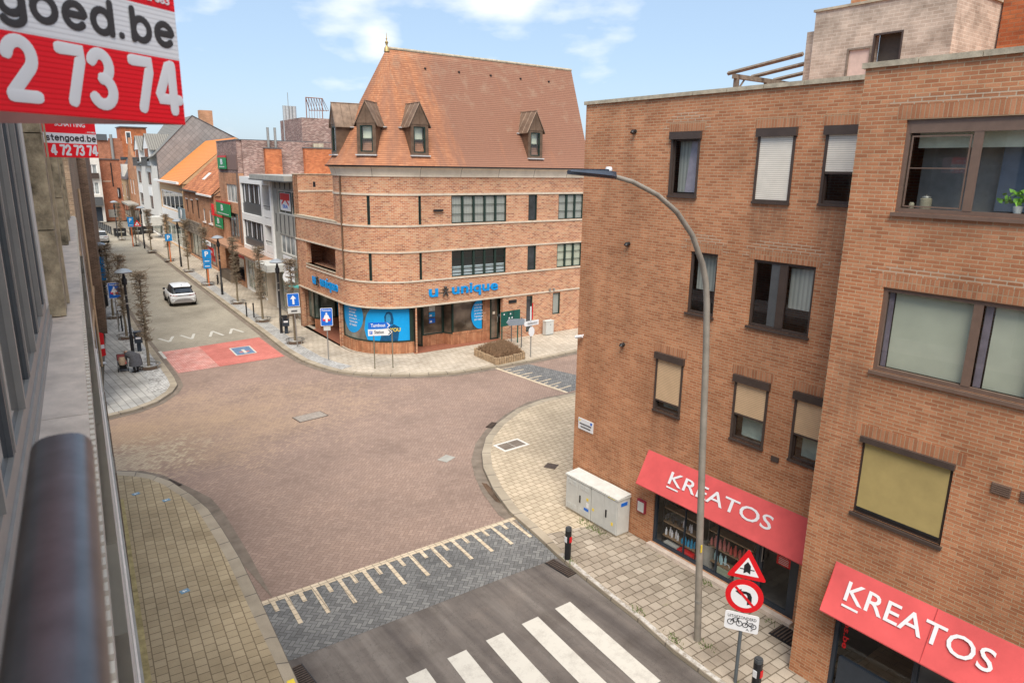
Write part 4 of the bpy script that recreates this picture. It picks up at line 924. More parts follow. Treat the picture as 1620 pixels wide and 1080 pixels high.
# --- roof-top structures of the same block
pm = MB(); px, py0, py1 = 2.46, U(9.58), U(6.64)
pm.wall(py0, py1, 11.1, 13.18, [(U(8.19), U(7.58), 11.5, 12.55, .25), (U(8.72), U(8.22), 11.3, 12.30, .05)], f=lambda u, z, d: (u, px+d, z))
pm.face([(py1, px, 11.1), (py1, px+2.2, 11.1), (py1, px+2.2, 13.18), (py1, px, 13.18)]); pm.face([(py0, px+2.2, 11.1), (py0, px, 11.1), (py0, px, 13.18), (py0, px+2.2, 13.18)])
pm.face([(py0, px, 13.18), (py1, px, 13.18), (py1, px+2.2, 13.18), (py0, px+2.2, 13.18)])
pm.box(py0-.26, py0-.01, px+.15, px+1.4, 11.1, 12.82)
ph = pm.build('penthouse', M['pbrick'], rb)
bx('penthouse_coping', M['coping'], ph, py0-.04, py1+.04, px-.04, px+2.2, 13.181, 13.23)
bx('penthouse_wall', M['obrick'], ph, py1+.05, U(-3), px+2.0, px+2.2, 11.1, 13.6)
bx('penthouse_doorway', M['interior'], ph, U(8.18), U(7.59), px+.24, px+.26, 11.5, 12.55)
frame(U(8.19), U(7.58), 11.5, 12.55, px-.01, px+.06, .035).build('door_frame', M['brownf'], ph)
bx('boarded_opening', M['ply'], ph, U(8.70), U(8.24), px+.03, px+.05, 11.31, 12.28); frame(U(8.74), U(8.2), 11.3, 12.32, px-.012, px+.028, .04).build('door_frame', M['wood'], ph)
bx('chimney', M['kbrick'], ph, py0+.5, py0+1.3, px+.5, px+1.3, 13.232, 13.9)
pg = thing('pergola', 'weathered timber pergola on the flat roof of the right block', 'pergola', (15.0, 11.2, 11.1), -pi/2)
for yy in (0, .95, 1.9): MB().tube([(-.25, yy, .92), (1.72, yy, 1.15)], .05, 4, smooth=False).build('rafter', M['wood'], pg)
bx('cross_beam', M['wood'], pg, -.05, .05, -.1, 2.2, .78, .88)
for yy in (.02, 1.25): bx('post', M['wood'], pg, -.05, .05, yy-.05, yy+.05, 0, .779)
for yy in (.07, 1.3): MB().tube([(0, yy, .5), (0, yy+.25, .77)], .03, 4, smooth=False).build('brace', M['wood'], pg)
# ------------------------------------------------------------------ the rounded corner building with the steep tiled roof
ub = thing('corner_building', 'rounded corner building of mottled orange brick with a steep clay tile roof and dormers', 'building', (17.65, 34.95, 0), -.012)
RC = 3.03; LA = 6.85; AL = RC*pi/2; UE = LA + AL + 11.45
def pa(u, z, d):                       # wall path: left front, quarter circle, right front
    r = RC - d
    if u < LA: return (-r, LA-u, z)
    if u < LA+AL: a = pi + (u-LA)/RC; return (r*cos(a), r*sin(a), z)
    return (u-LA-AL, -r, z)
UX = lambda X: LA + AL + X - 17.65
UY = lambda Y: LA - (Y - 34.95)
arcu = [LA + AL*i/20 for i in range(21)]
def ua(deg): return LA + RC*R(deg-180)
BW = (UX(19.66), UX(23.22)); NW = (UX(24.76), UX(25.38)); CW = (UX(26.97), UX(28.9))
rows = ((3.94, 5.36), (6.80, 8.26))
SL = (ua(222)-.085, ua(222)+.085); SR = (UX(17.70), UX(17.86))
h0 = [(UY(41.45), UY(35.55), 0, 2.5, .25), (UY(35.5)+.02, UX(17.42), 0, 2.5, .05), (UX(17.5), UX(23.05), 0, 2.5, .25), (UX(24.75), UX(25.2), .25, 2.42, .12), (UX(26.74), UX(27.32), 1.1, 2.42, .12)]
h1 = [(UY(40.15), UY(35.65), 4.10, 5.40, .3)]
hw = [(a, b, rows[0][0], rows[0][1], .12) for a, b in (BW, NW, CW, SL, SR)]
m = MB(); m.wall(0, UE, 0, 6.78, h0 + h1 + hw, f=pa, cuts=arcu)
for k in range(16):        # inner face of the terrace parapet
    pass
m.wall(0, LA-.5, 5.5, 6.78, [], f=lambda u, z, d: (-RC+.22, LA-u, z)[:3], cuts=[])
LB = pi*RC
def pb(u, z, d):
    r = RC - d
    if u < LB: a = pi/2 + u/RC; return (r*cos(a), r*sin(a), z)
    return (u-LB, -r, z)
sh = LB - LA - AL
m.wall(0, UE+sh, 6.78, 9.25, [(a+sh, b+sh, rows[1][0], rows[1][1], .12) for a, b in (BW, NW, CW, SL, SR)], f=pb, cuts=[LB*i/40 for i in range(41)])
m.wall(0, AL, 2.6, 6.78, [], f=lambda u, z, d: (RC*cos(pi/2+u/RC), RC*sin(pi/2+u/RC), z), cuts=[AL*i/16 for i in range(17)])
m.face([(11.45, -RC, 0), (11.45, RC, 0), (11.45, RC, 9.2), (11.45, -RC, 9.2)]); m.face([(12, RC+.01, 0), (-.5, RC+.01, 0), (-.5, RC+.01, 9.2), (12, RC+.01, 9.2)])
m.wall(0, 6, 2.6, 9.15, [], f=lambda u, z, d: (-RC+u, LA-.22, z))               # end wall behind the terrace
m.box(-RC, -RC+.22, LA-.22, LA, 6.78, 9.15); m.box(-RC, 3, LA-.219, LA, 0, 9.15)
m.box(-RC+.3, 2, .8, LA-.23, 3.9, 4.0); m.box(-RC+.25, 2, 2.6, LA-.23, 5.45, 5.55)
m.face([(-RC+1.5, LA, 4), (-RC+1.5, 0, 4), (-RC+1.5, 0, 5.45), (-RC+1.5, LA, 5.45)][::-1])
m.build('wall', M['ubrick'], ub)
# plinths and piers of the ground floor
m = MB()
def pr(u, z, d): return pa(u, z, d+.18)
m.wall(UY(35.5)+.05, UX(17.40), 0, .62, [], f=pr, cuts=arcu)
m.wall(UY(35.5)+.05, UX(17.40), .62, .621, [], f=lambda u, z, d: pa(u, .62, .18+(z-.62)*200), cuts=arcu)
m.face([pr(UX(17.40), 0, 0), pr(UX(17.40), 0, .5), pr(UX(17.40), .62, .5), pr(UX(17.40), .62, 0)]); m.face([pr(UY(35.5)+.05, 0, .9), pr(UY(35.5)+.05, 0, 0), pr(UY(35.5)+.05, .62, 0), pr(UY(35.5)+.05, .62, .9)])
m.build('plinth', M['usold'], ub); m = MB()
def seg(x0, y0, x1, y1, z0, z1):
    L = math.hypot(x1-x0, y1-y0); m.face([(x0, y0, z0), (x1, y1, z0), (x1, y1, z1), (x0, y0, z1)], [(0, z0), (L, z0), (L, z1), (0, z1)])
Yr = lambda Y: Y - 34.95
Xr = lambda X: X - 17.65
seg(Xr(18.4), Yr(33.0), Xr(19.7), Yr(33.0), 0, .62); seg(Xr(19.7), Yr(33.0), Xr(20.0), Yr(32.45), 0, .62); seg(Xr(20.0), Yr(32.45), Xr(21.95), Yr(32.35), 0, .72); seg(Xr(21.95), Yr(32.35), Xr(22.45), Yr(32.35), 0, 2.5)
m.build('plinth', M['usold'], ub); m = MB()
seg(Xr(15.05), Yr(40.5), Xr(15.25), Yr(40.2), 0, .6); seg(Xr(15.25), Yr(40.2), Xr(17.6), Yr(40.15), 0, .6)
m.build('plinth', M['usold'], ub); m = MB()
m.face([(Xr(18.4), Yr(33.3), .62), (Xr(18.4), Yr(33.0), .62), (Xr(19.7), Yr(33.0), .62), (Xr(20), Yr(32.45), .62), (Xr(22), Yr(32.45), .62), (Xr(22), Yr(33.3), .62)])
m.build('window_ledge', M['usold'], ub)
# shop windows
dk = M['green']
def pf(u, z, d): return pa(u, z, d+.22)
m = MB(); A, B = UY(35.5)+.07, UX(17.38)
m.wall(A, B, .62, 2.5, [(A+.07, B-.22, .70, 2.42, .05)], f=pf, cuts=arcu)
sw = m.build('shop_window', dk, ub)
MB().wall(A+.07, B-.22, .70, 2.42, [], f=lambda u, z, d: pf(u, z, .04), cuts=arcu).build('shop_pane', darkglass('grey_green_shop_glass', (.16, .165, .14), .08), sw)
def film(m, pts2, d=.034):            # outline on the curved pane, cut into narrow strips
    us = [p[0] for p in pts2]; n = 28; a, b = min(us), max(us)
    def span(u):
        zs = []
        for (p, q) in zip(pts2, pts2[1:]+pts2[:1]):
            if (p[0]-u)*(q[0]-u) <= 0 and p[0] != q[0]: zs.append(p[1]+(q[1]-p[1])*(u-p[0])/(q[0]-p[0]))
        return (min(zs), max(zs)) if zs else (0, 0)
    for i in range(n):
        u0, u1 = a+(b-a)*(i+.001)/n, a+(b-a)*(i+.999)/n; s0, s1 = span(u0), span(u1)
        m.face([pf(u0, s0[0], d), pf(u1, s1[0], d), pf(u1, s1[1], d), pf(u0, s0[1], d)])
    return m
def elli(cx, cz, rx, rz, lo=-9, hi=9, n=40):
    return [(min(B-.225, max(A+.075, cx+rx*cos(2*pi*i/n))), min(2.415, max(.705, cz+rz*sin(2*pi*i/n)))) for i in range(n)]
w_ = B-.22-A-.07
film(MB(), elli(A+.07+w_*.20, 1.95, .98, .98)).build('blue_film', M['cyan'], sw)
xs = A+.07+w_*.42
film(MB(), [(xs, 1.3), (xs+.06, 1.75), (xs+.2, 2.12), (xs+.45, 2.41), (B-.225, 2.41), (B-.225, .71), (xs+.2, .71), (xs+.06, 1.0)]).build('blue_film', M['cyan'], sw)
hx = A+.07+w_*.745
fg = MB(); film(fg, [(hx-.24, 1.7), (hx-.26, 2.02), (hx-.14, 2.26), (hx+.05, 2.30), (hx+.2, 2.2), (hx+.27, 1.9), (hx+.26, 1.62), (hx+.12, 1.6), (hx, 1.66)], .030)
fg.build('portrait_print', M['cyand'], sw)
fg = MB(); film(fg, [(hx-.17, 1.75), (hx-.15, 2.1), (hx-.02, 2.2), (hx+.1, 2.1), (hx+.12, 1.8), (hx+.02, 1.66), (hx-.1, 1.65)], .027)
fg.build('portrait_print', plain('mid_blue_print', c3(.03,.24,.46), .5), sw)
fg = MB(); film(fg, [(hx-.55, .71), (hx-.42, 1.15), (hx-.05, 1.45), (hx+.28, 1.62), (hx+.6, 1.45), (hx+.5, .71)], .030)
fg.build('portrait_print', M['cyand'], sw)
def cm(u0, z0, d=.026): return lambda x, y, z: pf(u0+x, z0+y, d-z)
m = MB()
for i, s in enumerate(('VOOR EEN', 'JOB DIE', 'ECHT BIJ', 'JE PAST ...', 'TIJDELIJK', 'OF VAST!')): m.text(s, (0,0,0), (1,0,0), (0,0,1), .11*len(s)*.82, .105, .003, .02, cm(A+.07+w_*.14, 2.2-i*.17))
m.build('film_lettering', M['signw'], sw)
m = MB(); m.text('BE YOU', (0,0,0), (1,0,0), (0,0,1), .95, .2, .003, .02, cm(hx-.3, 1.22, .020)); m.build('film_lettering', M['yellow'], sw)
# recessed shop windows on the right
def pane_seq(par, pts, z0, z1, n_name='shop_pane', gm=None):
    for (x0, y0), (x1, y1) in zip(pts, pts[1:]):
        d = Vector((x1-x0, y1-y0, 0)); L = d.length; d.normalize()
        q = MB()
        for a, b in ((0, .07), (L-.07, L)): q.plate([(a, z0), (b, z0), (b, z1), (a, z1)], (x0, y0, 0), d, (0, 0, 1), .08)
        q.plate([(.07, z0), (L-.07, z0), (L-.07, z0+.07), (.07, z0+.07)], (x0, y0, 0), d, (0, 0, 1), .08); q.plate([(.07, z1-.07), (L-.07, z1-.07), (L-.07, z1), (.07, z1)], (x0, y0, 0), d, (0, 0, 1), .08)
        f = q.build('shop_window', dk, par)
        MB().plate([(.07, z0+.07), (L-.07, z0+.07), (L-.07, z1-.07), (.07, z1-.07)], (x0, y0+.03, 0), d, (0, 0, 1), .01).build(n_name, gm or M['dglass'], f)
dg2 = darkglass('brown_reflecting_glass', (.10, .075, .055), .06)
pane_seq(ub, [(Xr(18.05), Yr(33.35)), (Xr(18.4), Yr(33.0))], .05, 2.5, gm=dg2)
pane_seq(ub, [(Xr(18.41), Yr(33.0)), (Xr(19.7), Yr(33.0)), (Xr(20.0), Yr(32.45)), (Xr(21.95), Yr(32.36))], .62, 2.5, gm=dg2)
pane_seq(ub, [(Xr(15.05), Yr(41.4)), (Xr(15.05), Yr(40.5)), (Xr(15.28), Yr(40.21)), (Xr(16.3), Yr(40.15)), (Xr(17.6), Yr(40.15))], .62, 2.5, gm=M['gglass'])
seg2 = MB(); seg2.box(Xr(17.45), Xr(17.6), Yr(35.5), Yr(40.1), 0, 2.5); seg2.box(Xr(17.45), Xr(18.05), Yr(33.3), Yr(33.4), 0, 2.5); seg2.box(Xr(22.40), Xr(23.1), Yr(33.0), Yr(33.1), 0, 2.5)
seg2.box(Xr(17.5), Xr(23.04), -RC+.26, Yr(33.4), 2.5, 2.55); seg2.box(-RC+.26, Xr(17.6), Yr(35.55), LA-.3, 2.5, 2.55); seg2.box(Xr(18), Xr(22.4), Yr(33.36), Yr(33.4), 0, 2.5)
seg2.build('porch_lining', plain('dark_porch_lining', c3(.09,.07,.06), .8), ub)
MB().plate([(.42, .0), (1.3, .0), (1.3, 1.68), (.42, 1.68)], (Xr(15.95), Yr(40.13), .72), (1, 0, 0), (0, 0, 1), .004).build('poster', M['cyan'], ub)
MB().plate([(.6, .0), (1.15, .0), (1.1, .8), (.95, 1.0), (.95, 1.4), (.75, 1.4), (.72, 1.0), (.55, .8)], (Xr(15.95), Yr(40.122), .74), (1, 0, 0), (0, 0, 1), .003).build('poster_print', M['cyand'], ub)
MB().text('BE YOU', (Xr(16.5), Yr(40.112), 1.55), (1, 0, 0), (0, 0, 1), .6, .17, .003, .02).build('poster_lettering', M['yellow'], ub)
m = MB().plate([(.92+.62*cos(R(a)), .92+.86*sin(R(a))) for a in range(90, 271, 12)] + [(1.0, .06), (1.0, 1.78)], (Xr(20.88), Yr(32.385), .68), (1, -.046, 0), (0, 0, 1), .004); fm = m.build('blue_film', M['cyan'], ub)
m = MB()
for i, s in enumerate(('VOOR EEN', 'JOB DIE', 'ECHT BIJ', 'JE PAST ...', 'TIJDELIJK', 'OF VAST!')): m.text(s, (Xr(21.38), Yr(32.356), 2.1-i*.17), (1, -.046, 0), (0, 0, 1), .068*len(s), .10, .003, .02)
m.build('film_lettering', M['signw'], ub)
for i, (mt, z) in enumerate((('cab', 1.95), ('cyan', 1.62), ('blue', 1.28))):
    p_ = bx('window_card', M[mt], ub, Xr(18.82), Xr(19.2), Yr(33.0)+.0, Yr(33.0)+.012, z, z+.27); bx('card_print', M['signw'], ub, Xr(18.86), Xr(19.0), Yr(33.0)-.004, Yr(33.0)-.001, z+.04, z+.14)
dd = frame(Xr(22.45), Xr(23.02), .02, 2.5, Yr(32.3), Yr(32.36), .07).build('door', M['green'], ub)
bx('door_pane', dg2, dd, Xr(22.52), Xr(22.95), Yr(32.33), Yr(32.34), .09, 2.43); bx('door_notice', M['cream'], dd, Xr(22.62), Xr(22.78), Yr(32.315), Yr(32.325), 1.5, 1.65); MB().tube([(Xr(22.9), Yr(32.3), 1.0), (Xr(22.9), Yr(32.24), 1.0), (Xr(22.9), Yr(32.24), 1.35), (Xr(22.9), Yr(32.3), 1.35)], .015, 6).build('door_handle', M['galv'], dd)
bx('letter_box', M['black'], ub, Xr(23.45), Xr(24.0), -RC-.05, -RC-.002, 2.12, 2.3)
# stone bands
def band(z0, z1, a, b, pr_=.04, f=pa, cuts=arcu, nm='stone_band'):
    m = MB(); us = sorted(set([a, b] + [c for c in cuts if a < c < b]))
    for p, q in zip(us, us[1:]):
        m.face([f(p, z0, -pr_), f(q, z0, -pr_), f(q, z1, -pr_), f(p, z1, -pr_)]); m.face([f(p, z1, -pr_), f(q, z1, -pr_), f(q, z1, .04), f(p, z1, .04)]); m.face([f(p, z0, .04), f(q, z0, .04), f(q, z0, -pr_), f(p, z0, -pr_)])
    for p in (a, b): m.face([f(p, z0, .04), f(p, z0, -pr_), f(p, z1, -pr_), f(p, z1, .04)])
    return m.build(nm, M['cream'], ub)
band(2.502, 2.585, 0, UE); band(3.84, 3.93, UY(40.2), UE); band(5.37, 5.45, 0, UE); band(6.70, 6.79, .0, UE)
cb_ = [LB*i/40 for i in range(41)]
band(8.27, 8.37, .0, UE+sh, f=pb, cuts=cb_)
bx('parapet_coping', M['coping'], ub, -RC-.05, -RC+.26, .2, LA, 6.795, 6.85); bx('parapet_coping', M['coping'], ub, -RC-.05, -RC+.3, UY(35.65)*0+.75, LA-1.65, 4.03, 4.10); bx('wall_coping', M['coping'], ub, -RC-.04, 3, LA-.25, LA+.02, 9.151, 9.2)
bx('stone_band', M['cream'], ub, -RC+.221, 3, LA-.25, LA-.221, 8.15, 8.24)
# windows
def uwin(a, b, c, d, f, s, n=1, bars=0, pane='dglass', curtain=None):
    m = MB(); t = .055
    def bar(p, q, r, v, y0=.03, y1=.1):
        P = [f(p+s, r, y0), f(q+s, r, y0), f(q+s, r, y1), f(p+s, r, y1), f(p+s, v, y0), f(q+s, v, y0), f(q+s, v, y1), f(p+s, v, y1)]
        for k in CUBE: m.face([P[i] for i in k])
    bar(a, a+t, c, d); bar(b-t, b, c, d); bar(a+t, b-t, c, c+t); bar(a+t, b-t, d-t, d)
    for i in range(1, n): q = a+(b-a)*i/n; bar(q-.06, q+.06, c+t, d-t, .025)
    for i in range(1, bars+1): z = c+(d-c)*i/(bars+1); bar(a+t, b-t, z-.012, z+.012, .05, .08)
    wi = m.build('window', M['green'], ub)
    q = MB(); q.face([f(a+s, c, .085), f(b+s, c, .085), f(b+s, d, .085), f(a+s, d, .085)]); q.build('pane', M[pane], wi)
    if curtain:
        q = MB(); q.face([f(a+s, c, .115), f(b+s, c, .115), f(b+s, d, .115), f(a+s, d, .115)]); q.build('curtain', M[curtain], wi)
    return wi
for r, (f, s) in enumerate(((pa, 0), (pb, sh))):
    c, d = rows[r]
    wi = uwin(*BW, c, d, f, s, 5, 2, 'glass', 'netting' if r else None)
    if not r:
        q = MB()
        for i in range(3): q.face([f(BW[0], c+i*.2, .13), f(BW[1], c+i*.2, .13), f(BW[1], c+i*.2+.15, .13), f(BW[0], c+i*.2+.15, .13)])
        q.build('blind', plain('pale_blue_blind', c3(.5,.56,.6), .8), wi)
    uwin(*NW, c, d, f, s, 1, 0, 'dglass'); uwin(*CW, c, d, f, s, 3, 2, 'glass', 'curtain' if r == 0 else 'netting')
    for sl_ in (SL, SR): uwin(*sl_, c, d, f, s, 1, 0, 'dglass')
uwin(UX(24.75), UX(25.2), .25, 2.42, pa, 0, 1, 0, 'dglass'); uwin(UX(26.74), UX(27.32), 1.1, 2.42, pa, 0, 1, 0, 'glass', 'netting')
bx('interior_wall', M['interior'], ub, -.5, 11.3, -2.2, -2.15, 2.6, 9.1)
# cornice, gutter, downpipe
m = MB(); us = sorted(set([0, UE+sh] + cb_))
prof = [(0, 9.2), (-.05, 9.2), (-.055, 9.27), (-.09, 9.4), (-.15, 9.58), (-.22, 9.64), (-.22, 9.66)]
for p, q in zip(us, us[1:]):
    for (d0, z0), (d1, z1) in zip(prof, prof[1:]): m.face([pb(p, z0, d0), pb(q, z0, d0), pb(q, z1, d1), pb(p, z1, d1)], [(p, z0), (q, z0), (q, z1), (p, z1)], False)
m.build('cornice', M['cornice'], ub)
m = MB()
for p, q in zip(us, us[1:]):
    for (d0, z0), (d1, z1) in (((-.20, 9.662), (-.36, 9.665)), ((-.36, 9.665), (-.38, 9.735)), ((-.38, 9.735), (-.24, 9.735))): m.face([pb(p, z0, d0), pb(q, z0, d0), pb(q, z1, d1), pb(p, z1, d1)])
m.build('gutter', M['black'], ub)
m = MB().tube([pa(ua(188), 3.9, -.05), pa(ua(188), 9.2, -.05)], .05, 8); m.build('downpipe', M['copper'], ub)
MB().box(Xr(18.55), Xr(19.1), -RC-.13, -RC-.03, 7.46, 7.56).box(Xr(18.8), Xr(18.84), -RC-.04, -RC, 7.5, 7.54).build('flag_holder', M['black'], ub)
MB().box(Xr(26.4), Xr(26.5), -RC-.12, -RC, 2.62, 2.72).box(Xr(26.7), Xr(26.8), -RC-.12, -RC, 2.62, 2.72).build('floodlight', M['galv'], ub)
bx('alarm_box', M['black'], ub, -RC+.23, -RC+.3, 3.9, 4.1, 8.5, 8.8)
# lettering with the little figure
def sign_letters(u0, u1, z, h):
    L = u1-u0
    def mp_(off): return lambda x, y, zz: pa(u0+off+x, z+y, -.03-zz)
    LB_ = plain('blue_plastic_letter', c3(.0,.27,.68), .35)
    MB().text('u', (0,0,0), (1,0,0), (0,0,1), L*.125, h*.76, .05, .02, mp_(0)).build('sign_lettering', LB_, ub)
    so_ = MB().text('unique', (0,0,0), (1,0,0), (0,0,1), L*.68, h*1.24, .05, .02, lambda x, y, zz: pa(u0+L*.32+x, z+y-h*.24, -.03-zz)).build('sign_lettering', LB_, ub)
    k = MB()
    q = lambda a, b: pa(u0+L*.225+a*h, z+b*h, -.07)
    k.tube([q(-.26, 0), q(0, .42)], .045, 6).tube([q(.26, 0), q(0, .42)], .045, 6).tube([q(-.3, .66), q(0, .5), q(.3, .66)], .04, 6).tube([q(0, .35), q(0, .62)], .07, 6)
    c_ = Vector(q(0, .78)); k.lathe([(0, -.09), (.07, -.06), (.09, 0), (.07, .06), (0, .09)], c_, 10)
    k.build('sign_figure', M['lett'], so_)
    bx_ = MB(); bx_.wall(u0, u1, z+h*.28, z+h*.34, [], f=lambda u, zz, d: pa(u, zz, -.025), cuts=arcu); bx_.build('sign_rail', M['black'], so_)
sign_letters(UY(39.25), UY(35.45), 3.0, .58); sign_letters(UX(18.22), UX(22.67), 2.96, .58)
# roof
m = MB(); RP = [(3.38, 9.72), (3.2, 9.93), (2.96, 10.25), (2.72, 10.65)] + [(2.72*(1-i/9), 10.65+5.0*i/9) for i in range(1, 10)]
xe = lambda z: 11.55 + .95*(z-9.7)/5.9 if z > 9.7 else 11.55
acc = 0; n = 44
for (r0, z0), (r1, z1) in zip(RP, RP[1:]):
    L = math.hypot(r1-r0, z1-z0)
    for k in range(n):
        a, b = pi/2 + pi*k/n, pi/2 + pi*(k+1)/n
        P = [(r0*cos(a), r0*sin(a), z0), (r0*cos(b), r0*sin(b), z0), (r1*cos(b), r1*sin(b), z1), (r1*cos(a), r1*sin(a), z1)]
        rm = max(r0, r1); UVs = [((a-3*pi/2)*2.2, acc), ((b-3*pi/2)*2.2, acc), ((b-3*pi/2)*2.2, acc+L), ((a-3*pi/2)*2.2, acc+L)]
        if r1 < 1e-4: P = P[:3]; UVs = UVs[:3]
        m.face(P, UVs, True)
    for s in (-1, 1):
        P = [(0, s*r0, z0), (xe(z0), s*r0, z0), (xe(z1), s*r1, z1), (0, s*r1, z1)]
        UVs = [(0, acc), (xe(z0), acc), (xe(z1), acc+L), (0, acc+L)]
        if s > 0: P = P[::-1]; UVs = UVs[::-1]
        m.face(P, UVs, False)
    acc += L
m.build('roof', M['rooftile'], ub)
m = MB(); m.face([(xe(z)-.03, -r, z) for r, z in RP] + [(xe(z)-.03, r, z) for r, z in RP[::-1][1:]]); m.build('gable', M['ubrick'], ub)
MB().tube([(0, 0, 15.63), (12.5, 0, 15.63)], .085, 8).build('ridge_tile', M['coping'], ub)
for i in range(5): bx('roof_vent_tile', M['black'], ub, 1.9+i*2.1, 2.0+i*2.1, -.56, -.44, 14.72, 14.80)
MB().lathe([(.16, -.15), (.12, .05), (.05, .12), (.05, .2), (.085, .28), (.09, .32), (.03, .38), (.025, .44), (.045, .48), (.02, .53), (.01, .75), (0, .8)], (0, 0, 15.6), 12).build('finial', M['gold'], ub)
# dormers
def dormer(ang, x=0, w=.50):
    y0 = -2.98; zb, zt, za = 10.26, 11.74, 12.76
    m = MB()
    m.box(-w, -w+.17, y0, -1.2, zb, zt); m.box(w-.17, w, y0, -1.2, zb, zt); m.box(-w+.17, w-.17, y0, y0+.1, zb, zb+.12); m.box(-w+.17, w-.17, y0, y0+.1, zt-.1, zt)
    m.face([(-w-.02, y0-.02, zt), (w+.02, y0-.02, zt), (0, y0-.02, za)]); m.box(-.015, .015, y0-.035, y0-.021, zt+.02, za-.06); m.box(-w, w, -1.3, -1.2, zb, zt)
    d = m.build('dormer', M['copper'], ub); d.location = (x*K, 0, 0); d.rotation_euler = (0, 0, ang)      # local -y is the outward side
    m = MB()
    for s in (-1, 1):
        A, B, C, D = (s*(w+.13), y0-.07, zt-.12), (s*(w+.13), -1.0, zt-.12), (0, -1.0, za+.03), (0, y0-.07, za+.03)
        m.face([A, B, C, D] if s > 0 else [A, D, C, B]); t = .04
        A2, B2, C2, D2 = [(p[0], p[1], p[2]-t) for p in (A, B, C, D)]; m.face([A2, D2, C2, B2] if s > 0 else [A2, B2, C2, D2]); m.face([A, D, D2, A2] if s > 0 else [D, A, A2, D2]); m.face([A, A2, B2, B] if s > 0 else [A, B, B2, A2])
        for k in range(5):
            yy = y0-.05+k*.45; m.tube([(s*(w+.135), yy, zt-.11), (0, yy, za+.045)], .014, 4, smooth=False)
    m.tube([(0, y0-.08, za+.04), (0, -.9, za+.04)], .03, 6)
    m.build('dormer_roof', plain('weathered_copper_roof', c3(.235,.165,.12), .5, .35, var=.3, sc=3), d)
    wi = MB(); t = .06; a, b, c, e = -w+.17, w-.17, zb+.12, zt-.1; y = y0+.02
    wi.box(a, a+t, y, y+.07, c, e); wi.box(b-t, b, y, y+.07, c, e); wi.box(a+t, b-t, y, y+.07, c, c+t); wi.box(a+t, b-t, y, y+.07, e-t, e); wi.box(a+t, b-t, y+.03, y+.05, (c+e)/2, (c+e)/2+.025)
    w_ob = wi.build('window', M['green'], d); PANE(a+t, b-t, y+.055, c+t, e-t).build('pane', M['glass'], d); bx('blind', M['blind'], d, a+t, b-t, y+.22, y+.23, (c+e)/2, e)
    bx('flashing', M['lead'], d, -w-.05, w+.05, y0-.14, y0+.05, zb-.06, zb)
    bx('flashing', M['lead'], d, -w-.26, -w-.13, -2.3, -2.1, zt-.16, zt-.11); bx('flashing', M['lead'], d, w+.13, w+.26, -2.3, -2.1, zt-.16, zt-.11)
dormer(0, .22); dormer(0, 7.55); dormer(R(222-270)); dormer(R(173-270))
# ------------------------------------------------------------------ houses along the far street (right-hand side)
FE = Vector((.05, 1)).normalized(); FROT = math.atan2(-FE.y, -FE.x)
def FP(s, t=0): return (15.15 + FE.x*s + FE.y*t, 42 + FE.y*s - FE.x*t, 0)
# house frame: origin at its FAR end, local x towards the camera, local y into the house
class House:
    def __init__(h, name, label, cat, s0, s1, wallm, top, depth=9, group=None, holes=(), t=0):
        h.s1 = s1; h.L = s1-s0; h.o = thing(name, label, cat, FP(s1, t), FROT, group)
        m = MB(); m.wall(0, h.L, 0, top, [(s1-a, s1-b, c, d) + tuple(r) for a, b, c, d, *r in holes], rev=.12)
        m.face([(h.L, 0, 0), (h.L, depth, 0), (h.L, depth, top), (h.L, 0, top)]); m.face([(0, depth, 0), (0, 0, 0), (0, 0, top), (0, depth, top)]); m.box(.01, h.L-.01, depth-.2, depth, 0, top); m.box(.01, h.L-.01, .13, depth-.2, top-.1, top-.005)
        h.wall = m.build('wall', wallm, h.o)
    def x(h, s): return h.s1-s
    def win(h, a, b, c, d, fm, pm, n=1, bars=0, y=.06, t=.07, name='window', sub=None):
        a, b = h.x(a), h.x(b); m = frame(a, b, c, d, y, y+.06, t, [a+(b-a)*i/n for i in range(1, n)], [c+(d-c)*i/(bars+1) for i in range(1, bars+1)])
        w = m.build(name, M[fm], h.o); bx('pane', M[pm] if isinstance(pm, str) else pm, w, a+t, b-t, y+.035, y+.045, c+t, d-t); return w
    def box(h, name, mt, a, b, y0, y1, z0, z1): return bx(name, M[mt] if isinstance(mt, str) else mt, h.o, h.x(a), h.x(b), y0, y1, z0, z1)
ROW = 'shops and houses along the right of the far street'
# grey panel house next to the corner building
h = House('shop_house', 'narrow grey panelled shop house with a red and white agency board', 'house', .0, 6.0, M['concrete'], 8.7, 9, ROW, [(4.95,.5,6.6,8.1), (4.8,.8,4.0,5.25), (5.5,.3,.1,3.3)])
h.win(4.95,.5,6.6,8.1,'offw','gglass',3); h.win(4.8,.8,4.0,5.25,'offw','wglass',4); h.win(5.5,.3,.1,3.3,'alu','gglass',2, t=.12)
for i in range(6): h.box('panel_rib', 'alud', 5.4-i*.95, 5.34-i*.95, -.05, -.001, 5.35, 6.55)
for i in range(5): h.box('panel_rib', 'alud', 5.2-i*1.1, 5.14-i*1.1, -.05, -.001, 8.2, 8.65)
bx('roof_slab', M['concrete'], h.o, -2.2, h.L, -.9, 5, 8.75, 9.05); bx('roof_edge', M['alud'], h.o, -2.25, h.L+.02, -.95, 5, 8.68, 8.749)
b_ = h.box('agency_board', 'signw', 4.05,1.9,-.06,-.02,6.85,7.95); h.box('board_top', 'red', 4.0,1.95,-.068,-.061,7.5,7.93)
MB().plate([(-.8,0),(0,.36),(.8,0),(.8,-.16),(0,.2),(-.8,-.16)], (h.x(2.95), -.064, 7.32), (1,0,0), (0,0,1), .003).build('board_roof_mark', M['red'], h.o)
MB().text('ERA', (h.x(3.5), -.062, 7.0), (1,0,0), (0,0,1), 1.1, .22, .004, .03).build('board_lettering', M['blue'], h.o)
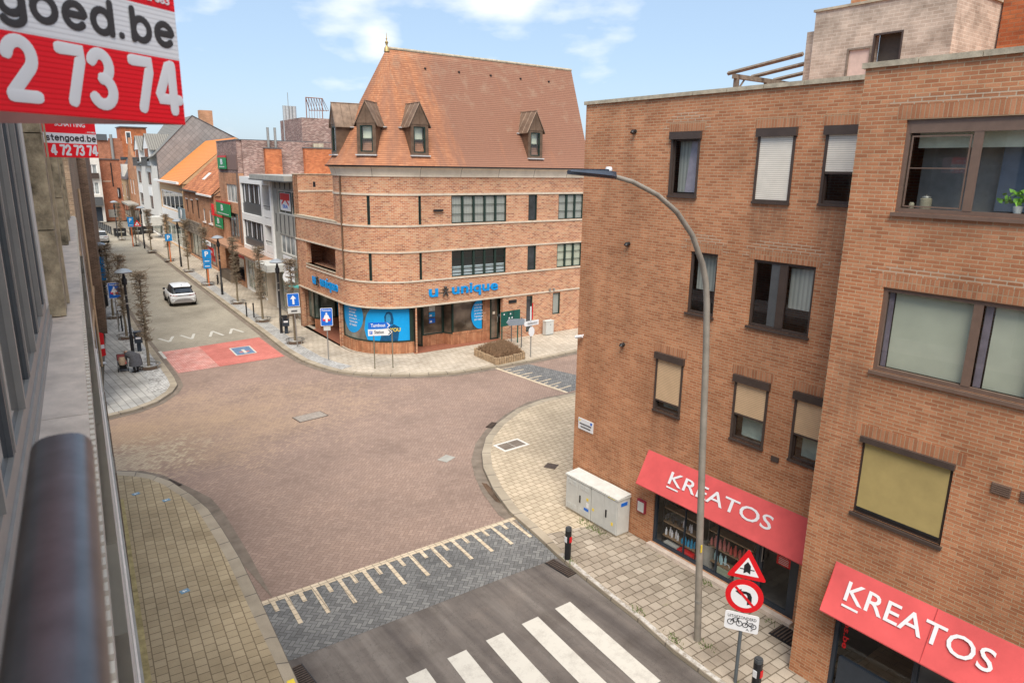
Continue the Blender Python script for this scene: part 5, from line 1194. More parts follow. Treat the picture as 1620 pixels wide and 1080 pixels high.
h.box('shop_banner', 'signw', 2.6,.5,-.5,-.46,2.6,4.1)
h.box('canopy', 'cab', 6.2,3.3,-1.4,-.005,2.9,3.35); h.box('party_pier', 'white', 6.25,6.0,-.12,-.001,0,8.7)
rs_ = MB().lathe([(0,-.04),(.38,-.04),(.38,.04),(0,.04)], (0,0,0), 16).build('round_sign', M['signw'], h.o); rs_.location = (h.x(.9)*K, -.7*K, 2.9*K); rs_.rotation_euler = (0, pi/2, 0)
h.box('awning', plain('turquoise_awning', c3(.08,.42,.40), .7), .7,-.0,-.8,-.01,2.3,2.4)
# white framed modern block
h = House('shop_house', 'white framed modern block with two bands of large windows and dark spandrel panels', 'house', 6.3, 15.2, M['white'], 8.8, 9, ROW, [(15.0,9.2,6.05,8.3,.25), (15.0,9.1,3.6,5.55,.25), (8.65,6.85,6.05,8.3,.6), (8.65,6.85,3.6,5.55,.6), (14.9,6.6,.1,2.45,.2)])
for z0, z1, zs in ((6.05,8.3,6.8), (3.6,5.55,4.15)):
    h.win(15.0,9.2,zs,z1,'alud','dglass',7, y=.15, t=.06); h.box('spandrel', 'alud', 15.0,9.2,.10,.2,z0,zs-.01)
    for i in range(4): h.box('curtain_strip', 'signw', 14.6-i*1.4,14.3-i*1.4,.172,.176,zs+.1,z1-.1)
    h.box('balcony_front', 'white', 8.65,6.85,.02,.08,z0+.05,z0+.55); h.box('balcony_rail', 'black', 8.65,6.85,.03,.07,z0+.8,z0+.84); h.win(8.5,6.95,z0,z1,'brownf','dglass',2, y=.5)
h.box('fascia', 'signw', 15.2,6.3,-.25,-.002,2.5,3.1); h.box('fascia_sign', 'red', 16.2,14.4,-.3,-.251,2.45,2.95)
MB().box(0, 8.9, -1.2, -.003, 3.18, 3.3).build('canopy', plain('rusty_tiled_canopy', c3(.34,.19,.12), .9, var=.3), h.o)
h.win(14.9,12.2,.1,2.45,'offw','gglass',2, t=.12); h.box('shop_pier', 'cream', 12.1,11.2,-.1,.1,0,2.5); h.win(11.1,8.4,.1,2.45,'cream','gglass',2, t=.12); h.box('shop_pier', 'cream', 8.3,6.7,-.2,.1,0,2.5)
# tall brick block with green boards
h = House('brick_block', 'tall plum brick block with green letting boards and steel flues on its side wall', 'house', 15.4, 22.6, M['tanbrick'], 9.0, 9, ROW, [(20,16.25,6.65,8.1,.15), (20,16.5,3.7,5.8,.15), (22.3,15.8,.1,2.6,.6)])
pw = MB(); pw.box(.02, h.L, .02, 10, 9.01, 11.5); pw.box(h.L-6, h.L, 5.2, 12, 11.501, 13.4); pw.box(h.L-.02+.02, h.L+.2, .4, 12, 0, 11.5); pw.build('side_wall', M['plum'], h.o)
h.box('wall_coping', 'alud', 22.6,15.3,-.02,10,11.501,11.56)
h.win(20,16.25,6.65,8.1,'offw','wglass',3); h.win(20,16.5,3.7,5.8,'bronze','dglass',3); h.win(22.3,15.8,.1,2.6,'bronze','dglass',3, y=.5)
h.box('wall_cladding', plain('brown_slat_cladding', c3(.22,.14,.12), .8), 22.5,15.5,-.03,-.001,9.25,10.4); h.box('corner_pier', 'bronze', 15.7,15.4,-.1,-.001,3.6,9.0)
for (a, b, z0, z1, nm) in ((21.8,18.8,9.3,10.2,.5), (24.0,18.6,5.4,6.45,.62), (25.2,22.0,4.2,5.15,.5)):
    h.box('letting_board', 'bgreen', a,b,-.16,-.1,z0,z1); h.box('board_strip', 'red', a,b,-.16,-.1,z1+.005,z1+.16)
    MB().text('B', (h.x((a+b)/2)-.42*(b-a)/-3.2, -.163, z0+(z1-z0)*.38), (1,0,0), (0,0,1), .85, (z1-z0)*.5, .004, .05).build('board_lettering', M['signw'], h.o)
    h.box('board_small_print', 'signw', a-.5,b+.5,-.164,-.161,z0+.14,z0+.2)
v_ = h.box('letting_banner', 'signred', 25.5,24.6,-.3,-.24,5.2,6.2)
h.box('shop_canopy', plain('rusty_tiled_canopy', c3(.34,.19,.12), .9, var=.3), 22.6,15.4,-1.3,-.004,3.25,3.42); h.box('pharmacy_sign', 'signw', 24.2,21.1,-1.5,-1.4,2.85,3.2); h.box('pharmacy_mark', 'bgreen', 23.5,22.9,-1.506,-1.501,2.93,3.12)
r_ = h.box('fascia_sign', 'red', 23.3,20.7,-1.35,-1.3,2.05,2.7); MB().text('HEMA', (h.x(22.9), -1.352, 2.25), (1,0,0), (0,0,1), 1.8, .24, .004, .02).build('sign_lettering', M['signw'], h.o); h.box('fascia_sign', 'red', 22.3,21.1,-1.2,-1.15,1.5,2.0)
h.box('entrance_ramp_wall', 'wood', 22.4,18.5,-.5,-.01,0,.75)
E2 = h.o
for x0, y0, w_, z1 in ((h.L+.21, 2.0, 1.25, 10.9), (h.L+.21, 5.1, 2.2, 11.0)):
    bx('chimney_stack', M['obrick'], h.o, x0, x0+.5, y0, y0+w_, 8.6, z1); bx('chimney_cap', M['alud'], h.o, x0-.05, x0+.55, y0-.05, y0+w_+.05, z1+.002, z1+.08)
for y_ in (2.35, 2.9): MB().tube([(h.L+.45, y_, 10.98), (h.L+.45, y_, 12.5)], .10, 10).build('flue_pipe', M['galv'], h.o)
MB().box(h.L+.3, h.L+.6, 5.9, 6.7, 11.09, 11.4).build('chimney_pot', M['coping'], h.o)
bf = thing('steel_flues', 'cluster of tall pale steel flues with a mast behind the plum brick wall', 'flue', (21.9, 62, 11.4), 0)
for x_, r_ in ((-.45, .14), (-.2, .16), (.1, .13), (.42, .17)): MB().tube([(x_, 0, 0), (x_, 0, 3.2)], r_, 10).build('flue_pipe', plain('pale_steel', c3(.5,.5,.49), .4, .4), bf)
MB().tube([(-.05, .1, 0), (-.05, .1, 4.3)], .025, 6).build('mast', M['galv'], bf)
rf = thing('rooftop_frame', 'rusty steel frame with a sloping lattice on the roof behind the dormers', 'frame', (24.5, 62, 13.4), 0)
for x_ in (-1.1, .35, 1.1): MB().tube([(x_, 0, 0), (x_, 0, 2.0 if x_ < 1 else 1.0)], .04, 4, smooth=False).build('post', plain('rusty_steel', c3(.24,.10,.06), .8), rf)
for i in range(7): MB().tube([(-1.1+i*.24, 0, 2.0), (-.5+i*.26, .8, 1.0)], .025, 4, smooth=False).tube([(-1.1+i*.24, 0, 2.0), (-1.1+i*.24, 0, 0)], .018, 4, smooth=False).build('bar', plain('rusty_steel_bar', c3(.24,.10,.06), .8), rf)
MB().tube([(-1.1, 0, 2.0), (.4, 0, 2.0), (1.1, .4, 1.05), (-.5, .8, 1.0), (-1.1, 0, 2.0)], .04, 4, smooth=False).build('top_rail', plain('rusty_steel_rail', c3(.28,.13,.08), .8), rf)
# low orange brick house with grey slate roof half
def gable_roof(h, name, mat, y0, z0, yr, zr, a, b, ov=.3):
    x0, x1 = h.x(a), h.x(b); L = math.hypot(yr-y0, zr-z0)
    m = MB(); m.face([(x0, y0-ov, z0-ov*(zr-z0)/(yr-y0)), (x1, y0-ov, z0-ov*(zr-z0)/(yr-y0)), (x1, yr, zr), (x0, yr, zr)], [(x0, 0), (x1, 0), (x1, L), (x0, L)])
    m.face([(x0, yr, zr), (x1, yr, zr), (x1, 2*yr, z0), (x0, 2*yr, z0)], [(x0, 0), (x1, 0), (x1, L), (x0, L)]); o = m.build(name, mat, h.o)
    g = MB(); g.face([(x1-.01, y0, z0-.1), (x1-.01, 2*yr, z0-.1), (x1-.01, yr, zr-.02)]); g.build('gable', h.wall.data.materials[0], h.o); g = MB(); g.face([(x0+.01, y0, z0-.1), (x0+.01, yr, zr-.02), (x0+.01, 2*yr, z0-.1)]); g.build('gable', h.wall.data.materials[0], h.o)
    return o
h = House('brick_house', 'low orange brick house with a small grey tiled roof beside the green boards', 'house', 25.6, 32.2, M['tanbrick'], 6.9, 8, ROW, [(31.2,30.1,4.25,5.5), (28.3,26.9,4.25,5.5), (31.8,26.4,.1,2.4,.3)])
for a, b in ((31.2,30.1), (28.3,26.9)): h.win(a,b,4.25,5.5,'white','dglass',1); h.box('sill', 'white', a+.15,b-.15,-.1,.03,4.15,4.24)
h.win(31.8,26.4,.1,2.4,'bronze','dglass',3, y=.2); gable_roof(h, 'roof', M['gtile'], 0, 6.95, 4, 9.4, 32.2, 25.5); h.box('gutter', 'white', 32.2,25.5,-.35,-.2,6.75,6.9)
h = House('brick_house', 'orange brick house with a long weathered orange roof, skylight and round shop sign', 'house', 32.3, 41.6, M['tanbrick'], 7.1, 8, ROW, [(40.3,39.3,4.6,6.0), (37.4,36.3,4.6,6.0), (34.2,33.2,4.3,6.2), (41,33,.1,2.6,.3)])
for a, b, c, d in ((40.3,39.3,4.6,6.0), (37.4,36.3,4.6,6.0), (34.2,33.2,4.3,6.2)): h.win(a,b,c,d,'brownf','dglass',1); h.box('lintel', 'white', a+.1,b-.1,-.05,.02,d+.01,d+.1)
h.win(41,33,.1,2.6,'brownf','gglass',4, y=.2); gable_roof(h, 'roof', M['oldtile'], 0, 7.1, 5, 11.6, 41.6, 25.6); h.box('gutter', 'brownf', 41.6,32.3,-.4,-.25,6.9,7.05)
sk = MB(); sk.plate([(0,0),(1.3,0),(1.3,1.0),(0,1.0)], (h.x(36.5), 1.1, 8.12), (1,0,0), Vector((0,.74,.67)), .08); sk.build('skylight', M['offw'], h.o)
rs = MB().box(h.x(41), h.x(37), -.8, -.7, 3.9, 5.1).build('shop_sign', plain('slate_blue_sign', c3(.19,.26,.30), .6), h.o); MB().lathe([(0,0),(.5,0),(.5,.02),(.38,.02),(.38,.03),(0,.03)], n=18).build('sign_emblem', M['signw'], h.o); _e = [o for o in COL.objects if o.name.startswith('sign_emblem')][-1]; _e.location = (h.x(39)*K, -.8*K, 4.5*K); _e.rotation_euler = (pi/2, 0, 0)
h.box('stacked_stone_cladding', brickm('stacked_stone', [(0, c3(.18,.15,.12)), (1, c3(.40,.34,.28))], c3(.1,.08,.06), .9, .12, .02), 41.5,32.6,-.25,-.01,2.65,3.9)
# ochre house with white ribbon window and bright orange roof
h = House('shop_house', 'ochre fronted house with a white framed window band under a bright orange roof', 'house', 42, 59, M['ochre'], 7.55, 9, ROW, [(58.6,42.3,4.3,6.5,.15), (58,43,.1,2.6,.2)])
h.win(58.6,42.3,4.3,6.5,'white','dglass',5, y=.08, t=.2); h.box('white_panel', 'white', 58.8,42.1,-.06,-.001,3.2,4.2); h.win(58,43,.1,2.6,'offw','gglass',4, y=.15, t=.2)
gable_roof(h, 'roof', M['pantile'], 0, 7.6, 6, 12.6, 59, 41.8); h.box('gutter_board', 'white', 60,42,-.55,-.31,7.45,7.7)
# tall white house with slate gable
h = House('white_house', 'tall white rendered house with two narrow dormers and a huge grey slate gable', 'house', 59.5, 83, M['offw'], 9.3, 16, ROW, [(81.4,78,6.7,8.45), (70.2,66.8,6.7,8.45), (81.4,78,3.4,5.2), (70.2,67.2,3.4,5.2), (82,61,.1,2.6,.3)])
for a, b, c, d in ((81.4,78,6.7,8.45), (70.2,66.8,6.7,8.45), (81.4,78,3.4,5.2), (70.2,67.2,3.4,5.2)): h.win(a,b,c,d,'alud','dglass',2); h.box('white_panel', 'white', a+.3,b-.3,-.04,-.001,d+.05,d+1.2)
h.win(82,61,.1,2.6,'alu','gglass',6, y=.2, t=.2); h.box('sign_box', 'cab', 63,60,-1.4,-.01,1.7,2.8)
g = MB(); X1 = h.L; g.face([(X1+.03, 0, 7.4), (X1+.03, 11, 7.4), (X1+.03, 11, 12.6), (X1+.03, 4.7, 15.7), (X1+.03, .0, 10.9)]); g.build('gable', M['slate'], h.o)
r = MB(); r.face([(0, -.3, 9.2), (X1+.1, -.3, 10.6), (X1+.1, 4.7, 15.75), (0, 4.7, 15.75)]); r.face([(0, 4.7, 15.75), (X1+.1, 4.7, 15.75), (X1+.1, 11.3, 12.5), (0, 11.3, 12.5)]); r.build('roof', M['gtile'], h.o); MB().tube([(X1+.06, 0, 7.4), (X1+.06, 0, 10.9), (X1+.06, 4.7, 15.75), (X1+.06, 11, 12.6)], .06, 4, smooth=False).build('gable_trim', M['alud'], h.o)
for a, b in ((81.5,76.5), (71,65.5)):
    x0, x1 = h.x(a), h.x(b); m = MB().box(x0, x1, -.05, 2.5, 9.31, 11.6); m.face([(x0-.3, -.1, 11.6), (x1+.3, -.1, 11.6), ((x0+x1)/2, -.1, 13.5)]); dmm = m.build('dormer', M['white'], h.o)
    m = MB(); m.face([(x0-.6, -.2, 11.4), ((x0+x1)/2, -.2, 13.6), ((x0+x1)/2, 3, 13.6), (x0-.6, 3, 11.4)]); m.face([((x0+x1)/2, -.2, 13.6), (x1+.6, -.2, 11.4), (x1+.6, 3, 11.4), ((x0+x1)/2, 3, 13.6)]); m.build('dormer_roof', M['gtile'], dmm); bx('window', M['dglass'], dmm, x0+.9, x1-.9, -.1, -.06, 9.9, 11.6)
    q = MB(); 
    for i in range(14): q.box(x0-.3+i*(x1-x0+.6)/14, x0-.2+i*(x1-x0+.6)/14, -.5, -.42, 9.32, 10.4)
    q.box(x0-.4, x1+.4, -.55, -.38, 10.4, 10.48); q.box(x0-.4, x1+.4, -.55, -.06, 9.2, 9.31); q.build('balcony', M['alud'], h.o)
bx('chimney', M['tanbrick'], h.o, X1-3, X1-1.8, 6.0, 7.6, 13.6, 16.6)
# brown gabled houses and the far brick blocks
h = House('brick_house', 'narrow sandy brick house with stepped gable beyond the tall white house', 'house', 84, 96, M['tanbrick'], 8.6, 9, ROW, [(94,92,4.6,7), (90,88,4.6,7), (94,86,.2,2.6,.3)])
for a, b in ((94,92), (90,88)): h.win(a,b,4.6,7,'white','dglass',1)
h.win(94,86,.2,2.6,'brownf','dglass',3); m = MB()
for i in range(5): m.box(h.x(95.4-i*1.1), h.x(84.6+i*1.1), -.02, .4, 8.601+i*.75, 8.6+(i+1)*.75)
m.box(h.x(90.3), h.x(89.7), -.02, .4, 12.36, 13.6); m.build('stepped_gable', M['tanbrick'], h.o); h.box('shop_canopy', 'concrete', 96,85,-1.6,-.01,3.0,3.3)
h = House('brick_house', 'beige rendered house with a dark mansard beyond the stepped gable', 'house', 97, 112, M['ochre'], 6.8, 9, ROW, [(110,107,3.6,5.8), (103,100,3.6,5.8), (110,99,.2,2.6,.3)])
for a, b in ((110,107), (103,100)): h.win(a,b,3.6,5.8,'white','dglass',1)
h.win(110,99,.2,2.6,'brownf','dglass',3); m = MB(); m.face([(0,-.2,6.8),(h.L,-.2,6.8),(h.L,1.6,10.4),(0,1.6,10.4)]); m.face([(h.L,-.2,6.8),(h.L,9,6.8),(h.L,9,10.4),(h.L,1.6,10.4)]); m.face([(0,1.6,10.4),(h.L,1.6,10.4),(h.L,9,10.4),(0,9,10.4)]); m.build('mansard_roof', M['alud'], h.o); h.box('dormer', 'offw', 106,103,-.1,2,7.2,9.4)
fb = thing('brick_block', 'large red brick block with orange stair tower closing the far end of the street', 'building', (21, 168, 0), 0)
m = MB(); m.box(-8, 24, 0, 18, 0, 14.0); m.build('wall', M['redbrick'], fb); bx('parapet_step', M['redbrick'], fb, .9, 2.6, -.02, 4, 14.001, 14.5)
m = MB(); m.box(2.9, 7.6, -.05, 6, 9.5, 16.7); m.build('stair_tower', M['obrick'], fb); bx('tower_roof', M['alud'], fb, 2.7, 7.8, -.3, 6.2, 16.701, 16.9); bx('window_surround', M['white'], fb, 3.65, 4.65, -.10, -.051, 13.5, 15.9); bx('tower_window', M['dglass'], fb, 3.8, 4.5, -.13, -.101, 13.6, 15.7)
MB().tube([(.9, -.25, 10.2), (.9, -.25, 15.2)], .28, 10).build('flue_pipe', M['galv'], fb); bx('roof_edge', M['alud'], fb, -8.2, .2, -.3, 4, 14.001, 15.2); bx('small_window', M['dglass'], fb, 2.2, 3.6, -.06, -.01, 10.2, 10.8)
rh = thing('brick_house', 'red brick gable wall with a dark slot and a black wall sign', 'house', (15.7, 137, 0), 0)
m = MB(); m.box(0, 3.0, 0, 3, 0, 10.1); m.build('wall', M['redbrick'], rh); bx('roof_edge', M['alud'], rh, -.1, 3.1, -.15, 3, 10.101, 10.25); bx('vertical_slot', M['black'], rh, 1.6, 1.78, -.04, -.01, 5.7, 9.6); bx('stone_band', M['cream'], rh, .2, 1.4, -.04, -.01, 6.5, 6.65)
bx('wall_sign', M['black'], rh, 2.2, 2.62, -.16, -.01, 3.8, 5.5); bx('wall_sign_print', M['signw'], rh, 2.25, 2.32, -.17, -.161, 4.0, 5.3); bx('wall_panel', M['concrete'], rh, .5, 1.8, -.05, -.01, .6, 1.9)
wf = thing('white_house', 'white house front with balcony and dark shop entrance at the far left end', 'house', (8.0, 135, 0), 0)
m = MB(); m.wall(0, 7.5, 0, 11.4, [(.8, 3.4, 7.2, 9.3), (.8, 3.4, 4.5, 6.5), (5.0, 7.1, 7.2, 9.3), (5.0, 7.1, 4.5, 6.5), (1, 7.1, .1, 2.5)]); m.box(0, 7.5, .3, 6, 0, 11.4); m.build('wall', M['offw'], wf)
for x0, x1 in ((.8, 3.4), (5.0, 7.1)):
    for c, d in ((7.2, 9.3), (4.5, 6.5)):
        q = frame(x0, x1, c, d, .08, .14, .12, ((x0+x1)/2-.3, (x0+x1)/2+.35)).build('window', M['white'], wf); bx('pane', M['wglass'], q, x0+.12, x1-.12, .2, .22, c+.12, d-.12)
    bx('balcony', M['brownf'], wf, x0-.1, x1+.1, -.4, -.01, 7.1, 7.95)
q = bx('shop_front', M['anthra'], wf, 1, 7.1, .2, .28, .1, 2.5); bx('awning', M['alud'], wf, .6, 7.3, -.7, -.01, 2.7, 4.1)
# barrier, planters and far trees
fn = thing('metal_fence', 'low dark metal fence along the bend at the far end of the street', 'fence', (13.1, 110.5, 0), math.atan2(1, -.01))
for i in range(10): bx('post', M['black'], fn, i*1.9, i*1.9+.12, -.06, .06, 0, 1.1)
bx('rail', M['black'], fn, 0, 17.2, -.03, .03, .95, 1.03); bx('panel', M['alud'], fn, 0, 17.2, -.01, .01, .15, .9)
def planter_box(label, x, y):
    t = thing('planter', label, 'planter', (x, y, 0), 0, 'black planters at the far end'); m = MB().box(-.72, .72, -.35, .35, 0, 1.0); m.build('box', M['black'], t); bx('soil', M['soil'], t, -.62, .62, -.28, .28, 1.0, 1.03); bx('panel_print', M['concrete'], t, -.5, .5, -.358, -.351, .45, .6)
planter_box('black planter box with a faint print, left of the two at the far kerb', 13.9, 108.6); planter_box('black planter box right of its twin at the far kerb', 15.9, 109.2); planter_box('black planter box in front of the sandy brick house', 17.6, 110.5)
# ------------------------------------------------------------------ street trees: bare, clipped to narrow columns
def tree_mesh(seed):
    rnd = random.Random(seed); H = 4.75
    tr = MB(); pts = [(rnd.uniform(-.02,.02)*z, rnd.uniform(-.02,.02)*z, z) for z in (0, .8, 1.6, 2.4, 3.2, 4.0, 4.6)]
    tr.tube(pts, [.075, .062, .055, .048, .04, .03, .015], 8)
    tw = MB()
    for i in range(230):
        z = rnd.uniform(1.35, 4.62) if i > 26 else rnd.uniform(4.35, 4.7)
        a = rnd.uniform(0, 2*pi); L = rnd.uniform(.26, .42) * (1 if z < 4.3 else 1.12)
        p = Vector((0, 0, z)); d = Vector((cos(a), sin(a), rnd.uniform(-.12, .35))); q = p + d*L*.55 + Vector((0, 0, rnd.uniform(-.03, .05))); r = p + d*L
        tw.tube([p, q, r], [.018, .013, .008], 3, caps=False, smooth=False)
        for _ in range(5):
            s = p + (r-p)*rnd.uniform(.3, 1); e = s + Vector((rnd.uniform(-1,1), rnd.uniform(-1,1), rnd.uniform(-.5,1))).normalized()*rnd.uniform(.09, .19)
            tw.tube([s, e], [.009, .006], 3, caps=False, smooth=False)
    return tr, tw
TG = 'bare columnar street trees'
protos = []
def tree(i, x, y, label, sc=1):
    k = i % 3
    if len(protos) <= k:
        t = thing('street_tree', label, 'tree', (x, y, 0), i*1.3, TG); a, b = tree_mesh(20+k); a.build('trunk', M['bark'], t); b.build('crown', M['twig'], t); protos.append(t); t.scale = (sc, sc, sc)
        return t
    return dup(protos[k], (x, y, 0), i*1.3, label, TG, (sc, sc, sc))
RINGS = []
def ring(x, y, label):
    if not RINGS:
        t = thing('tree_guard', label, 'tree guard', (x, y, 0), 0, 'low round guards at the foot of the trees')
        P = [(.5*cos(a), .5*sin(a), .2) for a in [i*2*pi/24 for i in range(25)]]
        MB().tube(P, .03, 6, caps=False).build('hoop', M['galv'], t)
        for k in range(4): MB().tube([(.5*cos(k*pi/2+.4), .5*sin(k*pi/2+.4), 0), (.5*cos(k*pi/2+.4), .5*sin(k*pi/2+.4), .19)], .025, 6).build('leg', M['galv'], t)
        MB().lathe([(0, .012), (.44, .012), (.46, .005)], n=20).build('soil', M['soil'], t); RINGS.append(t); return
    dup(RINGS[0], (x, y, 0), random.random(), label, 'low round guards at the foot of the trees')
TREES = [(12.85, 37.69, 'bare columnar tree nearest the curved corner, behind the one-way sign'), (13.1, 44.25, 'bare columnar tree right of the two thin black posts on the opposite pavement'), (13.45, 51.08, 'bare columnar tree in front of the white framed block'),
 (13.65, 60.38, 'bare columnar tree behind the parking sign with two plates, beside the bicycle'), (14.04, 68.9, 'bare columnar tree in front of the stacked stone shop front'), (14.08, 77.67, 'bare columnar tree with the single blue parking sign leaning by it'), (13.97, 86.51, 'bare columnar tree in front of the white house shop windows'),
 (13.74, 94.82, 'bare columnar tree next to the red warning triangle'), (13.3, 102.81, 'farthest bare columnar tree, in front of the black planter boxes'),
 (5.24, 36.63, 'bare columnar tree on the left pavement beside the person with the pushchair'), (5.33, 43.85, 'bare columnar tree on the left pavement just behind the blue cycle zone sign'), (5.5, 50.26, 'bare columnar tree farthest back on the left pavement')]
for i, (x, y, l) in enumerate(TREES):
    tree(i, x, y, l, 1.0); ring(x, y, 'round guard of the ' + l.replace('bare columnar ', '').split(',')[0] )
def bigtree(x, y, z, H, label, seed):
    rnd = random.Random(seed); t = thing('background_tree', label, 'tree', (x, y, z), 0, 'leafless trees beyond the roofs'); tr = MB(); tr.tube([(0, 0, 0), (.1, 0, H*.45), (0, .1, H*.7)], [.35, .26, .14], 8); tr.build('trunk', M['bark'], t); tw = MB()
    for i in range(260):
        a = rnd.uniform(0, 2*pi); e = rnd.uniform(-.1, 1.4); r = H*.42*rnd.uniform(.5, 1); c = Vector((0, 0, H*.55)); p = c + Vector((cos(a)*cos(e), sin(a)*cos(e), sin(e)*.95))*r; s = c + (p-c)*.35
        tw.tube([s, (s+p)/2 + Vector((rnd.uniform(-.3,.3), rnd.uniform(-.3,.3), .2)), p], [.07, .045, .02], 3, caps=False, smooth=False)
        for _ in range(5): q = s + (p-s)*rnd.uniform(.4, 1); tw.tube([q, q + Vector((rnd.uniform(-1,1), rnd.uniform(-1,1), rnd.uniform(-.3,1)))*rnd.uniform(.5, 1.1)], [.025, .012], 3, caps=False, smooth=False)
    tw.build('crown', plain('grey_brown_winter_twigs', c3(.24,.20,.17), .95), t)
bigtree(30, 100, -3, 17, 'bare tree tops showing above the plum brick wall', 3); bigtree(38, 112, -4, 18.5, 'bare tree crown left of the steel flues', 5)
bigtree(26, 62.5, 6, 7.8, 'green tinged small tree crown between the two steel flues and the mast', 8)

# ------------------------------------------------------------------ street lamps
LG = 'black street lamps with disc heads'
lp = []
def lamp(x, y, label, sc=1, band=False):
    if not lp:
        t = thing('street_lamp', label, 'street lamp', (x, y, 0), 0, LG)
        MB().tube([(0, 0, 0), (0, 0, .9), (0, 0, .92), (0, 0, 3.9)], [.085, .085, .065, .06], 12).build('pole', M['black'], t)
        MB().lathe([(0, 3.58), (.12, 3.58), (.13, 3.85), (.09, 3.9), (.04, 4.15), (0, 4.15)], n=12).build('lantern', M['black'], t)
        MB().lathe([(.05, 4.14), (.40, 4.20), (.42, 4.24), (.25, 4.36), (0, 4.42)], n=24).build('lamp_shade', plain('blue_grey_lamp_shade', c3(.30,.33,.36), .4, .2), t)
        MB().tube([(0, 0, 2.55), (0, 0, 2.63)], .07, 12).build('band', M['galv'], t); MB().tube([(0, 0, 3.0), (0, 0, 3.04)], .072, 12).build('band', M['galv'], t)
        lp.append(t); return t
    return dup(lp[0], (x, y, 0), 0, label, LG, (sc, sc, sc))
for x, y, l, s in ((13.0, 40.42, 'black street lamp with the litter bin on its pole', 1), (13.48, 55.29, 'black street lamp to the right of the parked bicycle', 1.02), (14.19, 72.73, 'black street lamp in front of the ochre house', 1.03), (13.98, 90.81, 'black street lamp beside the red warning triangle', 1.1), (13.13, 104.78, 'farthest black street lamp, in front of the red brick block', 1.1),
 (5.11, 40.46, 'black street lamp on the left pavement behind the bending person', 1), (5.71, 54.86, 'black street lamp at the left edge, against the dark brown house', 1)): lamp(x, y, l, s)
bl = thing('street_light', 'tall grey street light with a curved arm in front of the right brick block', 'street light', (10.93, 7.91, 0), 0)
MB().tube([(0, 0, 0), (-.02, 0, .3), (-.22, 0, 2.49), (-.39, 0, 4.58), (-.52, 0, 6.38), (-.62, 0, 7.35), (-.70, 0, 7.75), (-.84, 0, 8.10), (-1.18, 0, 8.62), (-1.62, 0, 9.02), (-2.13, 0, 9.31), (-2.73, 0, 9.52), (-3.15, 0, 9.60)], [.075, .073, .07, .066, .062, .058, .055, .052, .048, .044, .04, .037, .035], 16).build('pole', plain('weathered_grey_pole', c3(.31,.28,.24), .65, .25, var=.18, sc=3), bl)
m = MB(); hd = [(-3.12, .05, .07), (-3.3, .13, .07), (-3.6, .16, .055), (-3.9, .13, .035), (-4.05, .05, .015)]
rings = []
for x_, w_, h_ in hd: rings.append([(x_, -w_, 9.6 + (x_+3.12)*-.07), (x_, -w_*.6, 9.6+h_+(x_+3.12)*-.07), (x_, w_*.6, 9.6+h_+(x_+3.12)*-.07), (x_, w_, 9.6+(x_+3.12)*-.07), (x_, w_*.7, 9.56+(x_+3.12)*-.07), (x_, -w_*.7, 9.56+(x_+3.12)*-.07)])
for a, b in zip(rings, rings[1:]):
    for k in range(6): m.face([a[k], a[(k+1) % 6], b[(k+1) % 6], b[k]])
m.face(rings[0][::-1]); m.face(rings[-1])
for i in range(6): m.box(-3.7+i*.07, -3.68+i*.07, -.09, .09, 9.68, 9.705)
m.build('lamp_head', plain('dark_blue_grey_housing', c3(.045,.055,.075), .4), bl)
MB().lathe([(0, 0), (.05, 0), (.055, .03), (.04, .06), (0, .06)], (-3.25, 0, 9.68), 12).build('light_sensor', M['signw'], bl)
m = MB().box(-.23, -.2, -.068, -.05, 2.2, 2.36); m.v = [(x-.05+.02, y-.02, z) for x, y, z in m.v]; m.build('sticker', M['yellow'], bl)
m = MB().tube([(-.078, 0, .95), (-.090, 0, 1.02)], .0745, 16); m.build('sticker', M['galv'], bl)

# ------------------------------------------------------------------ bollards, cabinets, traffic signs near the shop
def face_cam(x, y, off=0): return math.atan2(y, x) + pi/2 - pi + pi + off - pi/2 + pi/2 - pi/2 - pi/2 + pi/2
def bollard(x, y, label, hgt):
    t = thing('bollard', label, 'bollard', (x, y, 0), math.atan2(-x, y)*0, 'black bollards with reflectors')
    o = [(.085*cos(a), .085*sin(a)) for a in [pi/8 + i*pi/4 for i in range(8)]]
    MB().prism(o, 0, hgt-.10).build('post', M['black'], t)
    MB().prism([(a*.86, b*.86) for a, b in o], hgt-.099, hgt-.085).build('groove', M['galv'], t)
    m = MB(); m.prism(o, hgt-.084, hgt-.02); m.prism([(a*.75, b*.75) for a, b in o], hgt-.0199, hgt); m.build('cap', plain('grey_bollard_cap', c3(.06,.065,.07), .5), t)
    bx('reflector', M['red'], t, -.03, .05, -.089, -.08, hgt*.55, hgt*.72); bx('reflector', M['signw'], t, -.09, -.08, -.04, .04, hgt*.55, hgt*.72)
bollard(10.75, 11.92, 'black octagonal bollard with a red reflector beside the grey cabinets', .90)
bollard(10.50, 6.20, 'black octagonal bollard cut by the bottom edge beside the traffic sign', .86)
